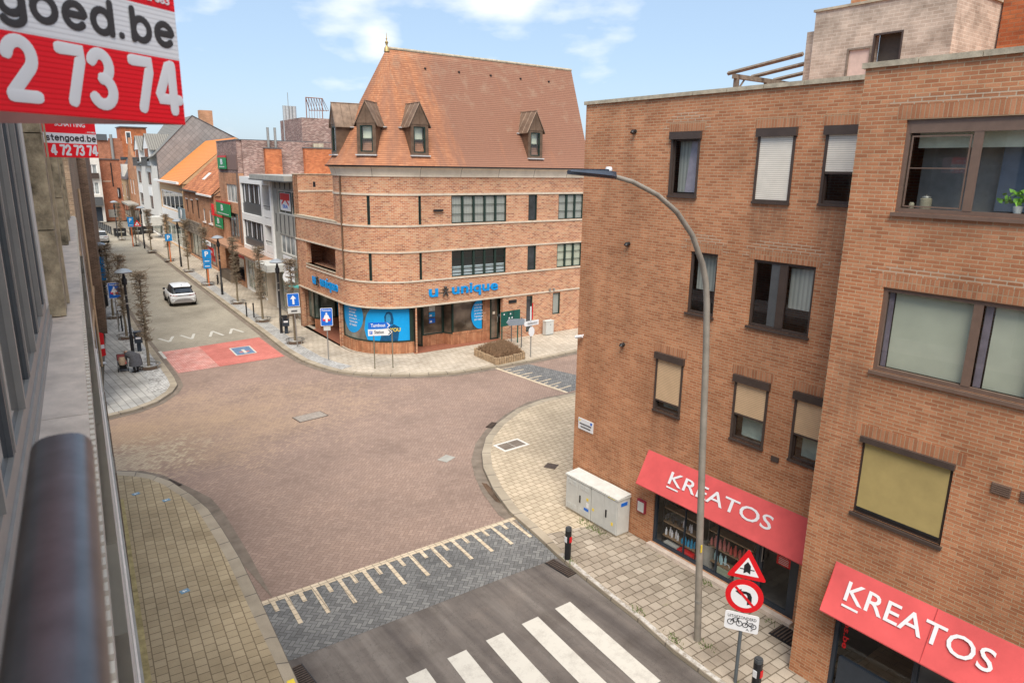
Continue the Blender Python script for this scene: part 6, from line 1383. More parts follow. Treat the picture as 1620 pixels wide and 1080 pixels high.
def cabinet(y0, y1, h0, label, extra):
    t = thing('utility_cabinet', label, 'cabinet', (12.50, (y0+y1)/2, 0), -pi/2, 'light grey utility cabinets against the brick wall'); w_ = (y0-y1)/2
    MB().box(-w_, w_, .0, .46, .07, h0).build('body', M['cab'], t)
    m = MB(); m.box(-w_-.02, w_+.02, -.03, .48, h0+.001, h0+.05); m.face([(-w_-.02, -.03, h0+.051), (w_+.02, -.03, h0+.051), (w_+.02, .48, h0+.09), (-w_-.02, .48, h0+.09)]); m.build('lid', M['cabtop'], t)
    bx('base', M['coping'], t, -w_+.02, w_-.02, .02, .45, -.02, .07)
    for a, b in ((-w_+.02, -.006), (.006, w_-.02)): bx('door', M['cab'], t, a, b, -.016, -.001, .09, h0-.02)
    bx('door_handle', M['black'], t, .07, .12, -.03, -.017, h0*.42, h0*.62)
    if extra:
        for z in (.16, h0-.2):
            for a in (-w_+.1, -w_+.3, .09, .29):
                m = MB(); 
                for i in range(5): m.box(a, a+.16, -.024, -.017, z+i*.028, z+i*.028+.012)
                m.build('vent', M['cabtop'], t)
        bx('label', M['signw'], t, .36, .46, -.020, -.017, .42, .56); bx('label', M['blue'], t, .27, .46, -.021, -.0175, .30, .38); bx('warning_label', M['yellow'], t, .36, .44, -.020, -.017, .62, .70)
    else:
        bx('label', M['yellow'], t, .30, .37, -.020, -.017, .30, .40); bx('warning_label', M['yellow'], t, -w_+.06, -w_+.13, -.020, -.017, .42, .50)
        bx('side_label', M['blue'], t, w_+.0005, w_+.006, .12, .36, h0-.2, h0-.1); bx('edge_trim', M['yellow'], t, .15, .42, -.032, -.0305, h0-.0, h0+.012)
cabinet(14.03, 12.97, 1.08, 'light grey utility cabinet with vents at the brick corner', True)
cabinet(12.95, 11.93, 1.09, 'light grey utility cabinet with a blue side label nearer the shop', False)
ts = thing('traffic_sign', 'traffic sign post with red triangle, no left turn disc and white plate', 'traffic sign', (10.53, 6.66, 0), math.atan2(6.66, 10.53) - pi/2)
# local -y faces the camera
MB().tube([(0, 0, 0), (0, 0, 2.86)], .034, 12).build('pole', plain('dark_grey_pole', c3(.10,.115,.125), .5), ts)
def rpoly(pts, r, n=4):
    out = []; N = len(pts)
    for i in range(N):
        p, a, b = Vector(pts[i]), Vector(pts[i-1]), Vector(pts[(i+1) % N]); u = (a-p).normalized(); v = (b-p).normalized()
        for k in range(n+1):
            t = k/n; q = p + u*r*(1-t)**2 + v*r*t**2; out.append((q.x, q.y))
    return out
X_, Z_ = (1, 0, 0), (0, 0, 1)
def circ(r, n=32): return [(r*cos(2*pi*i/n), r*sin(2*pi*i/n)) for i in range(n)]
dz = 2.52
TRI = [(-.36, -.22), (.36, -.22), (0, .40)]
tri = MB().plate(rpoly(TRI, .06), (0, -.045, dz), X_, Z_, .02).build('triangle_sign', M['red'], ts)
MB().plate(rpoly([(a*.60, b*.60-.012) for a, b in TRI], .01), (0, -.048, dz), X_, Z_, .002).build('triangle_face', M['signw'], ts)
MB().plate([(-.06, -.11), (0, -.07), (.06, -.11), (.06, .06), (0, .14), (-.06, .06)], (0, -.051, dz), X_, Z_, .002).plate([(-.13, -.03), (-.061, -.03), (-.061, -.01), (-.13, -.01)], (0, -.051, dz), X_, Z_, .002).plate([(.061, -.03), (.13, -.03), (.13, -.01), (.061, -.01)], (0, -.051, dz), X_, Z_, .002).build('arrow_symbol', M['black'], ts)
dc = 1.93
MB().plate(circ(.345), (0, -.045, dc), X_, Z_, .02).build('round_sign', M['red'], ts); MB().plate(circ(.245), (0, -.048, dc), X_, Z_, .002).build('round_face', M['signw'], ts)
MB().plate([(.06, -.17), (.10, -.15), (.14, -.17), (.135, .02), (.10, .09), (.03, .11), (-.06, .105), (-.06, .15), (-.17, .08), (-.06, .01), (-.06, .055), (.03, .055), (.055, .02)], (0, -.051, dc), X_, Z_, .002).build('turn_arrow', M['black'], ts)
MB().plate([(-.19, .155), (-.155, .19), (.19, -.155), (.155, -.19)], (0, -.054, dc), X_, Z_, .002).build('red_bar', M['red'], ts)
MB().plate(rpoly([(-.31, 0), (.31, 0), (.31, .38), (-.31, .38)], .05), (0, -.045, 1.18), X_, Z_, .015).build('plate', M['signw'], ts)
m = MB().text('UITGEZONDERD', (-.26, -.046, 1.44), X_, Z_, .52, .062, .003, .01).text('A, P', (.09, -.046, 1.21), X_, Z_, .12, .05, .003, .01)
def wheel2(cx, cz, r):
    P = [(cx+r*cos(a), -.049, cz+r*sin(a)) for a in [i*2*pi/14 for i in range(15)]]; m.tube(P, .007, 5, caps=False)
for cx in (-.20, -.04): wheel2(cx, 1.34, .055)
for cx in (.07, .22): wheel2(cx, 1.33, .048)
for P in ([(-.20, 1.34), (-.16, 1.42), (-.07, 1.42), (-.12, 1.34), (-.16, 1.42)], [(-.04, 1.34), (-.08, 1.44), (-.05, 1.44)], [(.07, 1.33), (.11, 1.41), (.09, 1.43)], [(.10, 1.36), (.15, 1.33), (.22, 1.33), (.20, 1.40), (.13, 1.38)]): m.tube([(a, -.049, b) for a, b in P], .009, 5, smooth=False)
m.build('lettering', M['black'], ts)

# ------------------------------------------------------------------ signs on the far side of the crossing
def post_sign(name, label, cat, x, y, h, plates, r=.032, pm='galv', rz=None, grp=None):
    t = thing(name, label, cat, (x, y, 0), math.atan2(y, x) - pi/2 if rz is None else rz, grp)
    MB().tube([(0, 0, 0), (0, 0, h)], r, 8).build('pole', M[pm], t)
    for nm, mt, a, b, c, d, yy in plates: bx(nm, M[mt], t, a, b, yy-.012, yy, c, d)
    return t
def cyclezone(t, z0, w, h, y=-.05):
    MB().plate(rpoly([(-w, 0), (w, 0), (w, h), (-w, h)], .05), (0, y, z0), X_, Z_, .012).build('border', M['signw'], t); MB().plate(rpoly([(-w+.025, .025), (w-.025, .025), (w-.025, h-.025), (-w+.025, h-.025)], .04), (0, y-.003, z0), X_, Z_, .002).build('panel', M['blue'], t)
    MB().text('Fietszone', (-w*.72, y-.005, z0+h*.83), X_, Z_, w*1.44, h*.09, .002, .02).build('lettering', M['signw'], t)
    MB().plate([(-w*.62, h*.28), (w*.62, h*.28), (w*.66, h*.42), (w*.35, h*.46), (w*.25, h*.55), (-w*.3, h*.55), (-w*.42, h*.46), (-w*.66, h*.42)], (0, y-.006, z0), X_, Z_, .002).build('car_symbol', M['red'], t)
    m = MB().plate([(-.05, h*.2), (.05, h*.2), (.06, h*.42), (.13, h*.36), (.16, h*.40), (.09, h*.60), (.03, h*.64), (.05, h*.70), (0, h*.77), (-.05, h*.70), (-.03, h*.64), (-.09, h*.60), (-.16, h*.40), (-.13, h*.36), (-.06, h*.42)], (0, y-.009, z0), X_, Z_, .002); m.build('cyclist_symbol', M['signw'], t)
t = post_sign('cycle_zone_sign', 'blue cycle zone sign on a dark pole in front of the curved shop window', 'traffic sign', 13.02, 33.27, 2.7, []); cyclezone(t, 1.80, .30, .92); MB().plate([(-.17, 0), (.17, 0), (.17, .2), (-.17, .2)], (.0, -.05, 1.56), X_, Z_, .01).build('small_plate', M['cab'], t)
t = post_sign('cycle_zone_sign', 'blue cycle zone sign half hidden by a tree trunk on the left pavement', 'traffic sign', 5.20, 45.78, 2.9, []); cyclezone(t, 2.02, .31, .92)
t = post_sign('one_way_sign', 'square blue sign with white arrow leaning beside a tree on the opposite pavement', 'traffic sign', 12.62, 36.67, 3.0, []); MB().plate(rpoly([(-.31, 0), (.31, 0), (.31, .72), (-.31, .72)], .04), (0, -.05, 2.28), X_, Z_, .012).build('border', M['signw'], t); MB().plate(rpoly([(-.29, .02), (.29, .02), (.29, .70), (-.29, .70)], .03), (0, -.053, 2.28), X_, Z_, .002).build('panel', M['blue'], t)
MB().plate([(-.05, .12), (.05, .12), (.05, .42), (.15, .42), (0, .62), (-.15, .42), (-.05, .42)], (0, -.056, 2.28), X_, Z_, .002).build('arrow_symbol', M['signw'], t); bx('plate', M['cab'], t, -.33, .33, -.06, -.05, 1.90, 2.22); bx('plate_symbol', M['alud'], t, -.16, .16, -.063, -.0605, 1.98, 2.08); t.rotation_euler[1] = -.03
d_ = thing('direction_sign', 'blue and white direction arrows Turnhout and Station on two poles before the curved window', 'direction sign', (14.23, 30.51, 0), -.42)
for x_ in (.05, .93): MB().tube([(x_, 0, 0), (x_, 0, 1.95)], .028, 8).build('pole', plain('olive_grey_pole', c3(.20,.18,.13), .6), d_)
def arrow(z, mt, hd_, txt, tm, w0, w1, P=False):
    MB().plate([(w0, 0), (w1-.16, 0), (w1, .16), (w1-.16, .32), (w0, .32)], (0, -.05, z), X_, Z_, .03).build('panel', M[mt], d_); MB().plate([(w1-.22, .04), (w1-.17, .04), (w1-.045, .16), (w1-.17, .28), (w1-.22, .28), (w1-.11, .16)], (0, -.0525, z), X_, Z_, .002).build('chevron', M[hd_], d_)
    MB().text(txt, (w0+(.30 if P else .12), -.051, z+.09), X_, Z_, .70 if not P else .46, .17, .002, .02).build('lettering', M[tm], d_)
    if P: bx('parking_mark', M['blue'], d_, w0+.07, w0+.21, -.053, -.0505, z+.08, z+.24); MB().text('P', (w0+.11, -.054, z+.11), X_, Z_, .06, .1, .002, .02).build('lettering', M['signw'], d_)
arrow(2.02, 'blue', 'signw', 'Turnhout', 'signw', -.20, .90); arrow(1.68, 'signw', 'black', 'Station', 'black', -.22, .95, True)
# group of signs behind the planter
s1 = thing('direction_sign', 'grey backed direction sign on two poles behind the planter, before the dark green board', 'direction sign', (22.11, 29.78, 0), 0)
for x_ in (0, .78): MB().tube([(x_, .13*x_, 0), (x_, .13*x_, 1.72)], .03, 8).build('pole', M['alud'], s1)
MB().plate([(-.38, .18), (-.2, .0), (.95, 0), (.95, .34), (-.2, .36)], (0, -.04, 1.36), (1, .13, -.10), Z_, .05).build('panel', plain('blue_grey_panel_back', c3(.24,.27,.31), .5), s1); bx('end_cap', M['signw'], s1, .965, .985, -.02, .2, 1.26, 1.60)
s3 = thing('direction_sign', 'white arrow sign on a grey pole at the right end of the planter', 'direction sign', (22.04, 27.95, 0), 0)
MB().tube([(0, 0, 0), (0, 0, 2.42)], .03, 8).build('pole', M['galv'], s3); MB().plate([(-.42, .06), (-.3, 0), (.4, .0), (.4, .26), (-.3, .26), (-.42, .2)], (0, -.04, 1.72), (1, -.2, .1), Z_, .03).build('panel', M['signw'], s3); MB().text('Stadskantoor', (-.26, -.036, 1.80), (1, -.2, .1), Z_, .58, .11, .003, .01).build('lettering', M['alud'], s3); MB().plate([(.2*cos(a), .27*sin(a)) for a in [i*pi/4+pi/8 for i in range(8)]], (0, -.05, 1.40), X_, Z_, .02).build('octagonal_plate', M['signw'], s3)
bx('narrow_plate', M['signw'], s3, -.12, -.04, -.05, -.04, 2.0, 2.75); bx('narrow_plate', M['red'], s3, .0, .06, -.06, -.05, 2.05, 2.9)
nb_ = thing('notice_board', 'dark green notice board with small white marks behind the direction signs', 'notice board', (22.75, 30.75, 0), .1)
for x_ in (-.6, .6): MB().tube([(x_, .03, 0), (x_, .03, 1.9)], .035, 8).build('post', M['dgreen'], nb_)
MB().box(-.72, .72, -.03, .0, 1.12, 1.95).build('panel', M['dgreen'], nb_); bx('divider', M['black'], nb_, -.2, -.17, -.036, -.031, 1.14, 1.93); bx('divider', M['black'], nb_, .2, .23, -.036, -.031, 1.14, 1.93)
for x_, z_ in ((-.5, 1.8), (-.02, 1.78), (-.12, 1.55), (.1, 1.55)): MB().plate(circ(.05, 10), (x_, -.034, z_), X_, Z_, .002).build('mark', M['signw'], nb_)
g_ = thing('utility_cabinet', 'single light grey cabinet against the orange brick wall behind the planter', 'cabinet', (26.1, 31.30, 0), 0)
bx('body', M['cab'], g_, -.3, .3, -.01, .3, .03, .84); bx('lid', M['cabtop'], g_, -.32, .32, -.03, .3, .841, .88); bx('door', M['cab'], g_, -.27, .27, -.022, -.011, .06, .82); bx('label', M['alud'], g_, .02, .07, -.026, -.0225, .6, .66)
# planter with palisade edging
pl = thing('planter', 'low timber palisade planter full of bare brown twigs on the pavement edge', 'planter', (20.7, 28.9, 0), 0)
PO = [(-1.03, -1.22), (.86, -1.05), (1.45, 1.55), (-.92, 1.0)]
m = MB()
for i in range(4):
    a, b = Vector(PO[i]), Vector(PO[(i+1) % 4]); n_ = int((b-a).length/.15)
    for k in range(n_):
        p = a+(b-a)*(k+.5)/n_; h_ = .36+random.uniform(-.03,.03); m.tube([(p.x, p.y, 0), (p.x, p.y, h_)], .073, 8)
m.build('palisade', plain('weathered_palisade_wood', c3(.34,.24,.15), .9, var=.35, sc=5), pl)
MB().face([(x*.97, y*.97, .26) for x, y in PO]).build('soil', M['soil'], pl)
m = MB(); rnd = random.Random(4)
for i in range(3200):
    u, v = rnd.random(), rnd.random(); p = (Vector(PO[0])*(1-u)+Vector(PO[1])*u)*(1-v) + (Vector(PO[3])*(1-u)+Vector(PO[2])*u)*v; p *= .90; hh = .27 + .18*min(1, 4*u*(1-u)+.3)*min(1, 4*v*(1-v)+.3)
    q = Vector((p.x+rnd.uniform(-.12,.12), p.y+rnd.uniform(-.12,.12), .24+hh*rnd.uniform(.5,1.1)))
    m.tube([(p.x, p.y, .24), q], [.012, .006], 3, caps=False, smooth=False)
m.build('twigs', M['hedge'], pl)
# thin posts, litter bins, parking signs
for x, y, l in ((12.65, 46.15, 'thin black post on the opposite pavement, left one of its pair'), (12.98, 45.71, 'thin black post on the opposite pavement, right one of its pair'), (5.44, 47.67, 'thin black post farther back of the pair on the left pavement'), (5.39, 45.88, 'thin black post nearer of the pair on the left pavement')):
    t = thing('thin_post', l, 'bollard', (x, y, 0), 0, 'thin black posts along the kerb'); MB().tube([(0, 0, 0), (0, 0, .9)], .045, 8).build('post', M['black'], t); MB().lathe([(.055, .88), (.055, .93), (0, .97)], n=10).build('cap', M['black'], t)
def bin_(x, y, label):
    t = thing('litter_bin', label, 'litter bin', (x, y, 0), math.atan2(y, x)-pi/2, 'dark litter bins on lamp posts'); MB().box(-.19, .19, -.17, .17, .48, 1.03).build('body', M['anthra'], t); MB().box(-.21, .21, -.19, .19, 1.031, 1.08).build('lid', M['black'], t); bx('opening', M['black'], t, -.12, .12, -.178, -.171, .86, .98); bx('label', M['signw'], t, -.12, .12, -.178, -.171, .70, .80); bx('stand', M['anthra'], t, -.10, .10, -.05, .05, 0, .479)
bin_(13.20, 40.14, 'dark litter bin with a white label on the opposite pavement below the lamp'); bin_(5.42, 40.35, 'dark litter bin behind the bending person on the left pavement')
def parking(x, y, h, label, plates, pm='orange', lean=0):
    t = thing('parking_sign', label, 'traffic sign', (x, y, 0), math.atan2(y, x)-pi/2, 'blue parking signs on orange posts'); MB().tube([(0, 0, 0), (0, 0, h)], .06, 8).build('pole', M[pm], t)
    bx('panel', M['blue' if 0 else 'pblue'], t, -.32, .32, -.09, -.07, h-.65, h+.05); MB().text('P', (-.13, -.091, h-.5), X_, Z_, .26, .42, .003, .03).build('lettering', M['signw'], t); z = h-.68
    for k in range(plates): bx('sub_panel', M['pblue'], t, -.30, .30, -.09, -.07, z-.38, z); bx('sub_lettering', M['signw'], t, -.18, .18, -.094, -.0905, z-.22, z-.16); z -= .41
M['pblue'] = plain('parking_sign_blue', c3(.01,.22,.55), .4)
parking(13.66, 60.0, 2.9, 'blue parking sign with two sub plates on an orange post beside the bicycle', 2); parking(14.11, 77.08, 2.75, 'blue parking sign with no visible sub plate, on an orange post', 0); parking(13.2, 93.53, 3.4, 'farthest blue parking sign on an orange post left of the warning triangle', 1)
t = post_sign('warning_sign', 'small red and white warning triangle on a grey pole far down the street', 'traffic sign', 13.71, 92.47, 2.6, []); MB().plate([(-.42, 0), (.42, 0), (0, .74)], (0, -.05, 2.45), X_, Z_, .01).build('triangle_sign', M['red'], t); MB().plate([(-.24, .1), (.24, .1), (0, .52)], (0, -.054, 2.45), X_, Z_, .002).build('triangle_face', M['signw'], t); bx('symbol', M['black'], t, -.04, .04, -.058, -.0555, 2.6, 2.78)
t = post_sign('parking_sign', 'blue parking sign with stacked plates seen edge-on at the left edge', 'traffic sign', 5.55, 54.2, 3.4, [], pm='black', rz=-.6)
for z in (1.9, 2.45, 3.0): bx('panel', M['pblue'], t, -.3, .3, -.09, -.07, z, z+.5)
fl = thing('feather_flag', 'small red and white banner on a white base by the left shop wall', 'flag', (3.5, 38.73, 0), .2); MB().tube([(0, 0, .05), (0, 0, 1.5)], .02, 6).build('pole', M['signw'], fl); MB().plate([(.02, .35), (.22, .4), (.2, .9), (.22, 1.5), (.02, 1.6)], (0, 0, 0), X_, Z_, .01).build('cloth', M['red'], fl); bx('cloth_band', M['signw'], fl, .03, .19, -.004, -.001, .75, .95); bx('base', M['signw'], fl, -.15, .15, -.15, .15, 0, .05)

# ------------------------------------------------------------------ vehicles (drawn in metres, hence /K)
def car(label, cat_loc, rz, paint, plate=True):
    t = thing('car', label, 'car', cat_loc, rz); q = 1.07/K
    def loft(st, name, mat, par, smooth=True, close=True):
        m = MB(); R_ = []
        for y, half in st: R_.append([(x*q, y*q, z*q) for x, z in half] + [(-x*q, y*q, z*q) for x, z in half[::-1]])
        for a, b in zip(R_, R_[1:]):
            n = len(a)
            for k in range(n):
                j = (k+1) % n
                if k == n-1 and not close: continue
                m.face([a[k], a[j], b[j], b[k]], None, smooth)
        m.face(R_[0]); m.face(R_[-1][::-1]); return m.build(name, mat, par)
    def sec(w, zb, zt, bulge=1.0): return [(0, zb), (w*.90, zb), (w*.98, zb+.12), (w*bulge, zb+(zt-zb)*.45), (w*.985, zt-.16), (w*.90, zt-.02), (w*.80, zt), (0, zt+.015)]
    st = [(-2.18, sec(.74, .42, .86)), (-2.12, sec(.88, .32, .98)), (-1.95, sec(.94, .27, 1.05)), (-1.2, sec(.955, .26, 1.05)), (0, sec(.95, .26, 1.02)), (1.0, sec(.95, .26, 1.0)), (1.5, sec(.94, .28, .97)), (2.0, sec(.88, .32, .86)), (2.18, sec(.74, .40, .74))]
    loft(st, 'body', paint, t)
    def gs(w0, w1, z0, z1): return [(0, z0), (w0, z0), (w0*.98, z0+.05), (w1, z1-.03), (w1*.93, z1), (0, z1)]
    loft([(-2.02, gs(.80, .74, .98, 1.06)), (-1.55, gs(.84, .66, .98, 1.50)), (-.9, gs(.86, .67, .98, 1.58)), (.1, gs(.86, .67, .98, 1.59)), (.55, gs(.85, .66, .98, 1.50)), (1.25, gs(.80, .72, .96, 1.02))], 'greenhouse', M['cglass'], t)
    loft([(-1.80, [(0, 1.51), (.60, 1.50), (.62, 1.53), (0, 1.56)]), (-1.3, [(0, 1.55), (.66, 1.54), (.67, 1.585), (0, 1.625)]), (-.3, [(0, 1.57), (.67, 1.56), (.68, 1.60), (0, 1.645)]), (.45, [(0, 1.53), (.64, 1.52), (.65, 1.55), (0, 1.58)])], 'roof', paint, t)
    for sx in (-1, 1):
        for sy in (-1.36, 1.38):
            m = MB(); A = [(sx*(.74)*q, sy*q, .35*q), (sx*(.76)*q, sy*q, .35*q), (sx*.955*q, sy*q, .35*q), (sx*.975*q, sy*q, .35*q)]; m.tube(A, [.33*q, .355*q, .355*q, .33*q], 20); w_ = m.build('wheel', M['rubber'], t)
            MB().tube([(sx*.9755*q, sy*q, .35*q), (sx*.985*q, sy*q, .35*q)], .22*q, 12, smooth=False).build('rim', M['silver'], w_)
            a_ = [(sx*.948*q+0, (sy+.42*cos(b))*q, (.33+.42*sin(b))*q) for b in [i*pi/12 for i in range(13)]]; MB().tube(a_, .05*q, 6).build('wheel_arch', M['black'], t)
        MB().box(sx*.93*q if sx < 0 else .93*q, sx*.93*q+sx*.16*q, .72*q, .86*q, 1.02*q, 1.16*q).build('mirror', M['black'], t) if sx > 0 else MB().box(-1.09*q, -.93*q, .72*q, .86*q, 1.02*q, 1.16*q).build('mirror', M['black'], t)
        m = MB(); m.tube([(sx*.955*q, -1.9*q, .36*q), (sx*.955*q, 1.0*q, .36*q)], .04*q, 6); m.build('side_skirt', M['black'], t)
        MB().tube([(sx*.42*q, -2.17*q, .90*q), (sx*.72*q, -2.13*q, .91*q), (sx*.90*q, -1.98*q, .93*q)], .05*q, 6).build('tail_light', M['redlight'], t)
    MB().tube([(-.5*q, -2.175*q, .90*q), (.5*q, -2.175*q, .90*q)], .035*q, 6).build('tail_strip', M['black'], t)
    bx('number_plate', M['signw'], t, -.27*q, .27*q, -2.20*q, -2.175*q, .70*q, .82*q)
    m = MB(); m.plate([(-.75*q, 0), (.75*q, 0), (.62*q, .20*q), (.4*q, .26*q), (-.4*q, .26*q), (-.62*q, .20*q)], (0, -2.20*q, .34*q), X_, Z_, .08*q); m.build('rear_diffuser', M['silver'], t)
    bx('bumper_line', M['black'], t, -.82*q, .82*q, -2.185*q, -2.12*q, .60*q, .625*q)
    MB().plate([(-.55*q, 0), (.55*q, 0), (.48*q, .30*q), (-.48*q, .30*q)], (0, -2.015*q, 1.12*q), X_, Vector((0, .38, .92)), .01*q).build('rear_window', M['cglass'], t)
    MB().tube([(0, -1.5*q, 1.6*q), (0, -1.6*q, 1.68*q)], .02*q, 5).build('aerial', M['black'], t)
M['cglass'] = darkglass('car_glass', (.03,.035,.04), .05)
car('white sport utility car seen from behind driving up the street', (10.28, 54.35, RZ), -.06, M['carw'])
car('silver white car partly hidden at the far bend of the street', (10.75, 102.0, RZ), -.03, plain('silver_car_paint', c3(.55,.56,.57), .25, .2))
# bicycle
bk = thing('bicycle', 'dark bicycle parked upright on the opposite pavement beside a lamp', 'bicycle', (14.5, 60.6, 0), 1.25); q = 1/K
for x_ in (-.52, .52):
    m = MB(); P = [(x_*q + .34*q*cos(a), 0, .34*q + .34*q*sin(a)) for a in [i*2*pi/20 for i in range(21)]]; m.tube(P, .022*q, 6, caps=False); w_ = m.build('wheel', M['rubber'], bk)
    s = MB()
    for i in range(8): s.tube([(x_*q, 0, .34*q), (x_*q+.33*q*cos(i*pi/4), 0, .34*q+.33*q*sin(i*pi/4))], .004*q, 3)
    s.build('spokes', M['galv'], w_)
m = MB()
for P in ([(-.52,.34),(-.05,.30),(.36,.82),(.52,.34)], [(-.05,.30),(-.2,.85)], [(-.52,.34),(-.17,.75),(.34,.78)], [(.36,.82),(.33,1.0)]): m.tube([(a*q, 0, b*q) for a, b in P], .02*q, 6)
m.build('frame', M['black'], bk); MB().tube([(.2*q, -.28*q, 1.05*q), (.33*q, -.1*q, 1.04*q), (.33*q, .1*q, 1.04*q), (.2*q, .28*q, 1.05*q)], .015*q, 6).build('handlebar', M['black'], bk); MB().tube([(-.32*q, 0, .88*q), (-.1*q, 0, .90*q)], [.09*q, .04*q], 8).build('saddle', M['black'], bk)
MB().box(-.8*q, -.35*q, -.07*q, .07*q, .72*q, .75*q).build('carrier', M['black'], bk)

# ------------------------------------------------------------------ people
def skinned(name, nodes, edges, mat, par, sub=2):
    me = bpy.data.meshes.new(name); me.from_pydata([n[:3] for n in nodes], edges, []); o = bpy.data.objects.new(name, me); COL.objects.link(o)
    sk = o.modifiers.new('skin', 'SKIN'); sk.use_smooth_shade = True; sv = me.skin_vertices[0].data
    for i, n in enumerate(nodes): sv[i].radius = (n[3], n[4] if len(n) > 4 else n[3]); sv[i].use_root = (i == 0)
    sb = o.modifiers.new('sub', 'SUBSURF'); sb.levels = sub; sb.render_levels = sub
    dg = bpy.context.evaluated_depsgraph_get(); m2 = bpy.data.meshes.new_from_object(o.evaluated_get(dg)); bpy.data.objects.remove(o); bpy.data.meshes.remove(me)
    m2.name = name; m2.materials.clear(); m2.materials.append(mat)
    for p in m2.polygons: p.use_smooth = True
    o = bpy.data.objects.new(name, m2); COL.objects.link(o); o.parent = par; return o
def limb(nodes, edges, start, pts):
    k = start
    for p in pts: nodes.append(p); edges.append((k, len(nodes)-1)); k = len(nodes)-1
    return k
def hand(nodes, edges, wrist, d, side):
    d = Vector(d).normalized(); w_ = Vector(nodes[wrist][:3]); up = Vector((0, 0, 1)) if abs(d.z) < .8 else Vector((0, 1, 0)); s = d.cross(up).normalized()
    pm = limb(nodes, edges, wrist, [tuple(w_ + d*.07) + (.03, .018)])
    for i, L in enumerate((.062, .075, .08, .07)): b = w_ + d*.10 + s*(.012*3*(i/3-.5)); limb(nodes, edges, pm, [tuple(b) + (.0085,), tuple(b + d*L*.55 - Vector((0, 0, .008))) + (.008,), tuple(b + d*L - Vector((0, 0, .024))) + (.007,)])
    limb(nodes, edges, wrist, [tuple(w_ + d*.035 + s*side*.035) + (.010,), tuple(w_ + d*.075 + s*side*.052) + (.009,)])
def person(label, loc, rz, bend, coatm, trm, hairm, hem):
    t = thing('person', label, 'person', loc, rz)      # metres; faces +y
    N = [(0, 0, .92, .13, .10)]; Ed = []
    b = bend; sp = lambda L: (0, L*sin(b), .92 + L*cos(b))
    ch = limb(N, Ed, 0, [sp(.18) + (.13, .10), sp(.36) + (.15, .11), sp(.5) + (.10, .075)]); nk = limb(N, Ed, ch, [sp(.58) + (.05,), (0, sp(.66)[1]+.02, sp(.66)[2] + .02) + (.075, .085), (0, sp(.76)[1]+.03, sp(.76)[2] + .01) + (.085, .10), (0, sp(.84)[1]+.02, sp(.84)[2]) + (.06, .07)])
    for s in (-1, 1):
        sh = Vector(sp(.46)); e = sh + Vector((s*.20, .05, -.27)); w = e + Vector((-s*.05, .16 if b > .3 else .05, -.22)); k = limb(N, Ed, ch, [(s*.13, sh.y, sh.z, .06), (s*.19, sh.y+.01, sh.z-.05, .052), tuple(e) + (.042,), tuple(w) + (.03,)]); hand(N, Ed, k, (w-e), -s)
        limb(N, Ed, 0, [(s*.095, 0, .82, .085), (s*.10, .02, .48, .06), (s*.10, -.02, .12, .042), (s*.10, -.02, .05, .04), (s*.10, .12, .035, .035)])
    bo = skinned('body', N, Ed, M['skin'], t)
    hd = Vector(sp(.76)) + Vector((0, .03, .01)); f = Vector((0, cos(b)*1.0, -sin(b))).normalized(); upv = Vector((0, sin(b), cos(b)))
    for s in (-1, 1): e_ = MB().lathe([(0, -.012), (.012, 0), (0, .012)], (0, 0, 0), 8).build('eye', M['black'], t); e_.location = hd + f*.088 + Vector((s*.035, 0, 0)) + upv*.01
    ns = MB().tube([(0, 0, .015), (0, .02, -.02)], [.008, .014], 6).build('nose', M['skin'], t); ns.location = hd + f*.088; mo = bx('mouth', M['red'], t, -.02, .02, -.004, .004, -.004, .003); mo.location = hd + f*.088 - upv*.05
    for s in (-1, 1): ea = MB().lathe([(0, -.03), (.014, 0), (0, .03)], (0, 0, 0), 8).build('ear', M['skin'], t); ea.location = hd + Vector((s*.088, 0, 0))
    hr = skinned('hair', [tuple(hd - f*.02 + upv*.03) + (.098,), tuple(hd - f*.05 + upv*.0) + (.095,), tuple(hd - f*.07 - upv*.08) + (.07,)], [(0, 1), (1, 2)], hairm, t)
    # coat: a shell that follows the bent trunk and hangs to the hem, with sleeves
    rings = []; n = 20
    wide = 1.3 if b > .3 else 1.0
    path = [((0, -.03, hem), .29*wide, .24*wide), ((0, -.04, .70), .27*wide, .22*wide), ((0, -.03, .96), .24*wide, .18*wide)] + [(sp(L), w*wide, d*wide) for L, w, d in ((.18, .21, .16), (.36, .225, .15), (.5, .20, .12), (.57, .085, .075))]
    m = MB()
    for i, (c, w, d) in enumerate(path):
        ax = Vector((1, 0, 0)); tg = (Vector(path[min(i+1, len(path)-1)][0]) - Vector(path[max(i-1, 0)][0])).normalized(); ay = tg.cross(ax).normalized(); wob = .02 if i == 0 else 0
        rings.append([(Vector(c) + ax*w*(1+wob*sin(5*a))*cos(a) + ay*d*(1+wob*cos(7*a))*sin(a))/K for a in [2*pi*k/n for k in range(n)]])
    for A, B in zip(rings, rings[1:]):
        for k in range(n): m.face([A[k], A[(k+1) % n], B[(k+1) % n], B[k]], None, True)
    for s in (-1, 1):
        sh = Vector(sp(.46)); e = sh + Vector((s*.20, .05, -.27)); w = e + Vector((-s*.05, .16 if b > .3 else .05, -.22)); m.tube([Vector((s*.12, sh.y, sh.z))/K, Vector((s*.19, sh.y+.01, sh.z-.05))/K, e/K, (e*.1+w*.9)/K], [.085/K, .08/K, .065/K, .055/K], 10)
    m.build('coat', coatm, t)
    m = MB()
    for s in (-1, 1): m.tube([Vector(p)/K for p in ((s*.095, 0, .86), (s*.10, .02, .48), (s*.10, -.02, .09))], [.11/K, .085/K, .065/K], 10)
    m.build('trousers', trm, t)
    for s in (-1, 1): MB().tube([Vector(p)/K for p in ((s*.10, -.07, .045), (s*.10, .02, .05), (s*.10, .18, .035))], [.04/K, .05/K, .035/K], 8).build('shoe', M['black'], t)
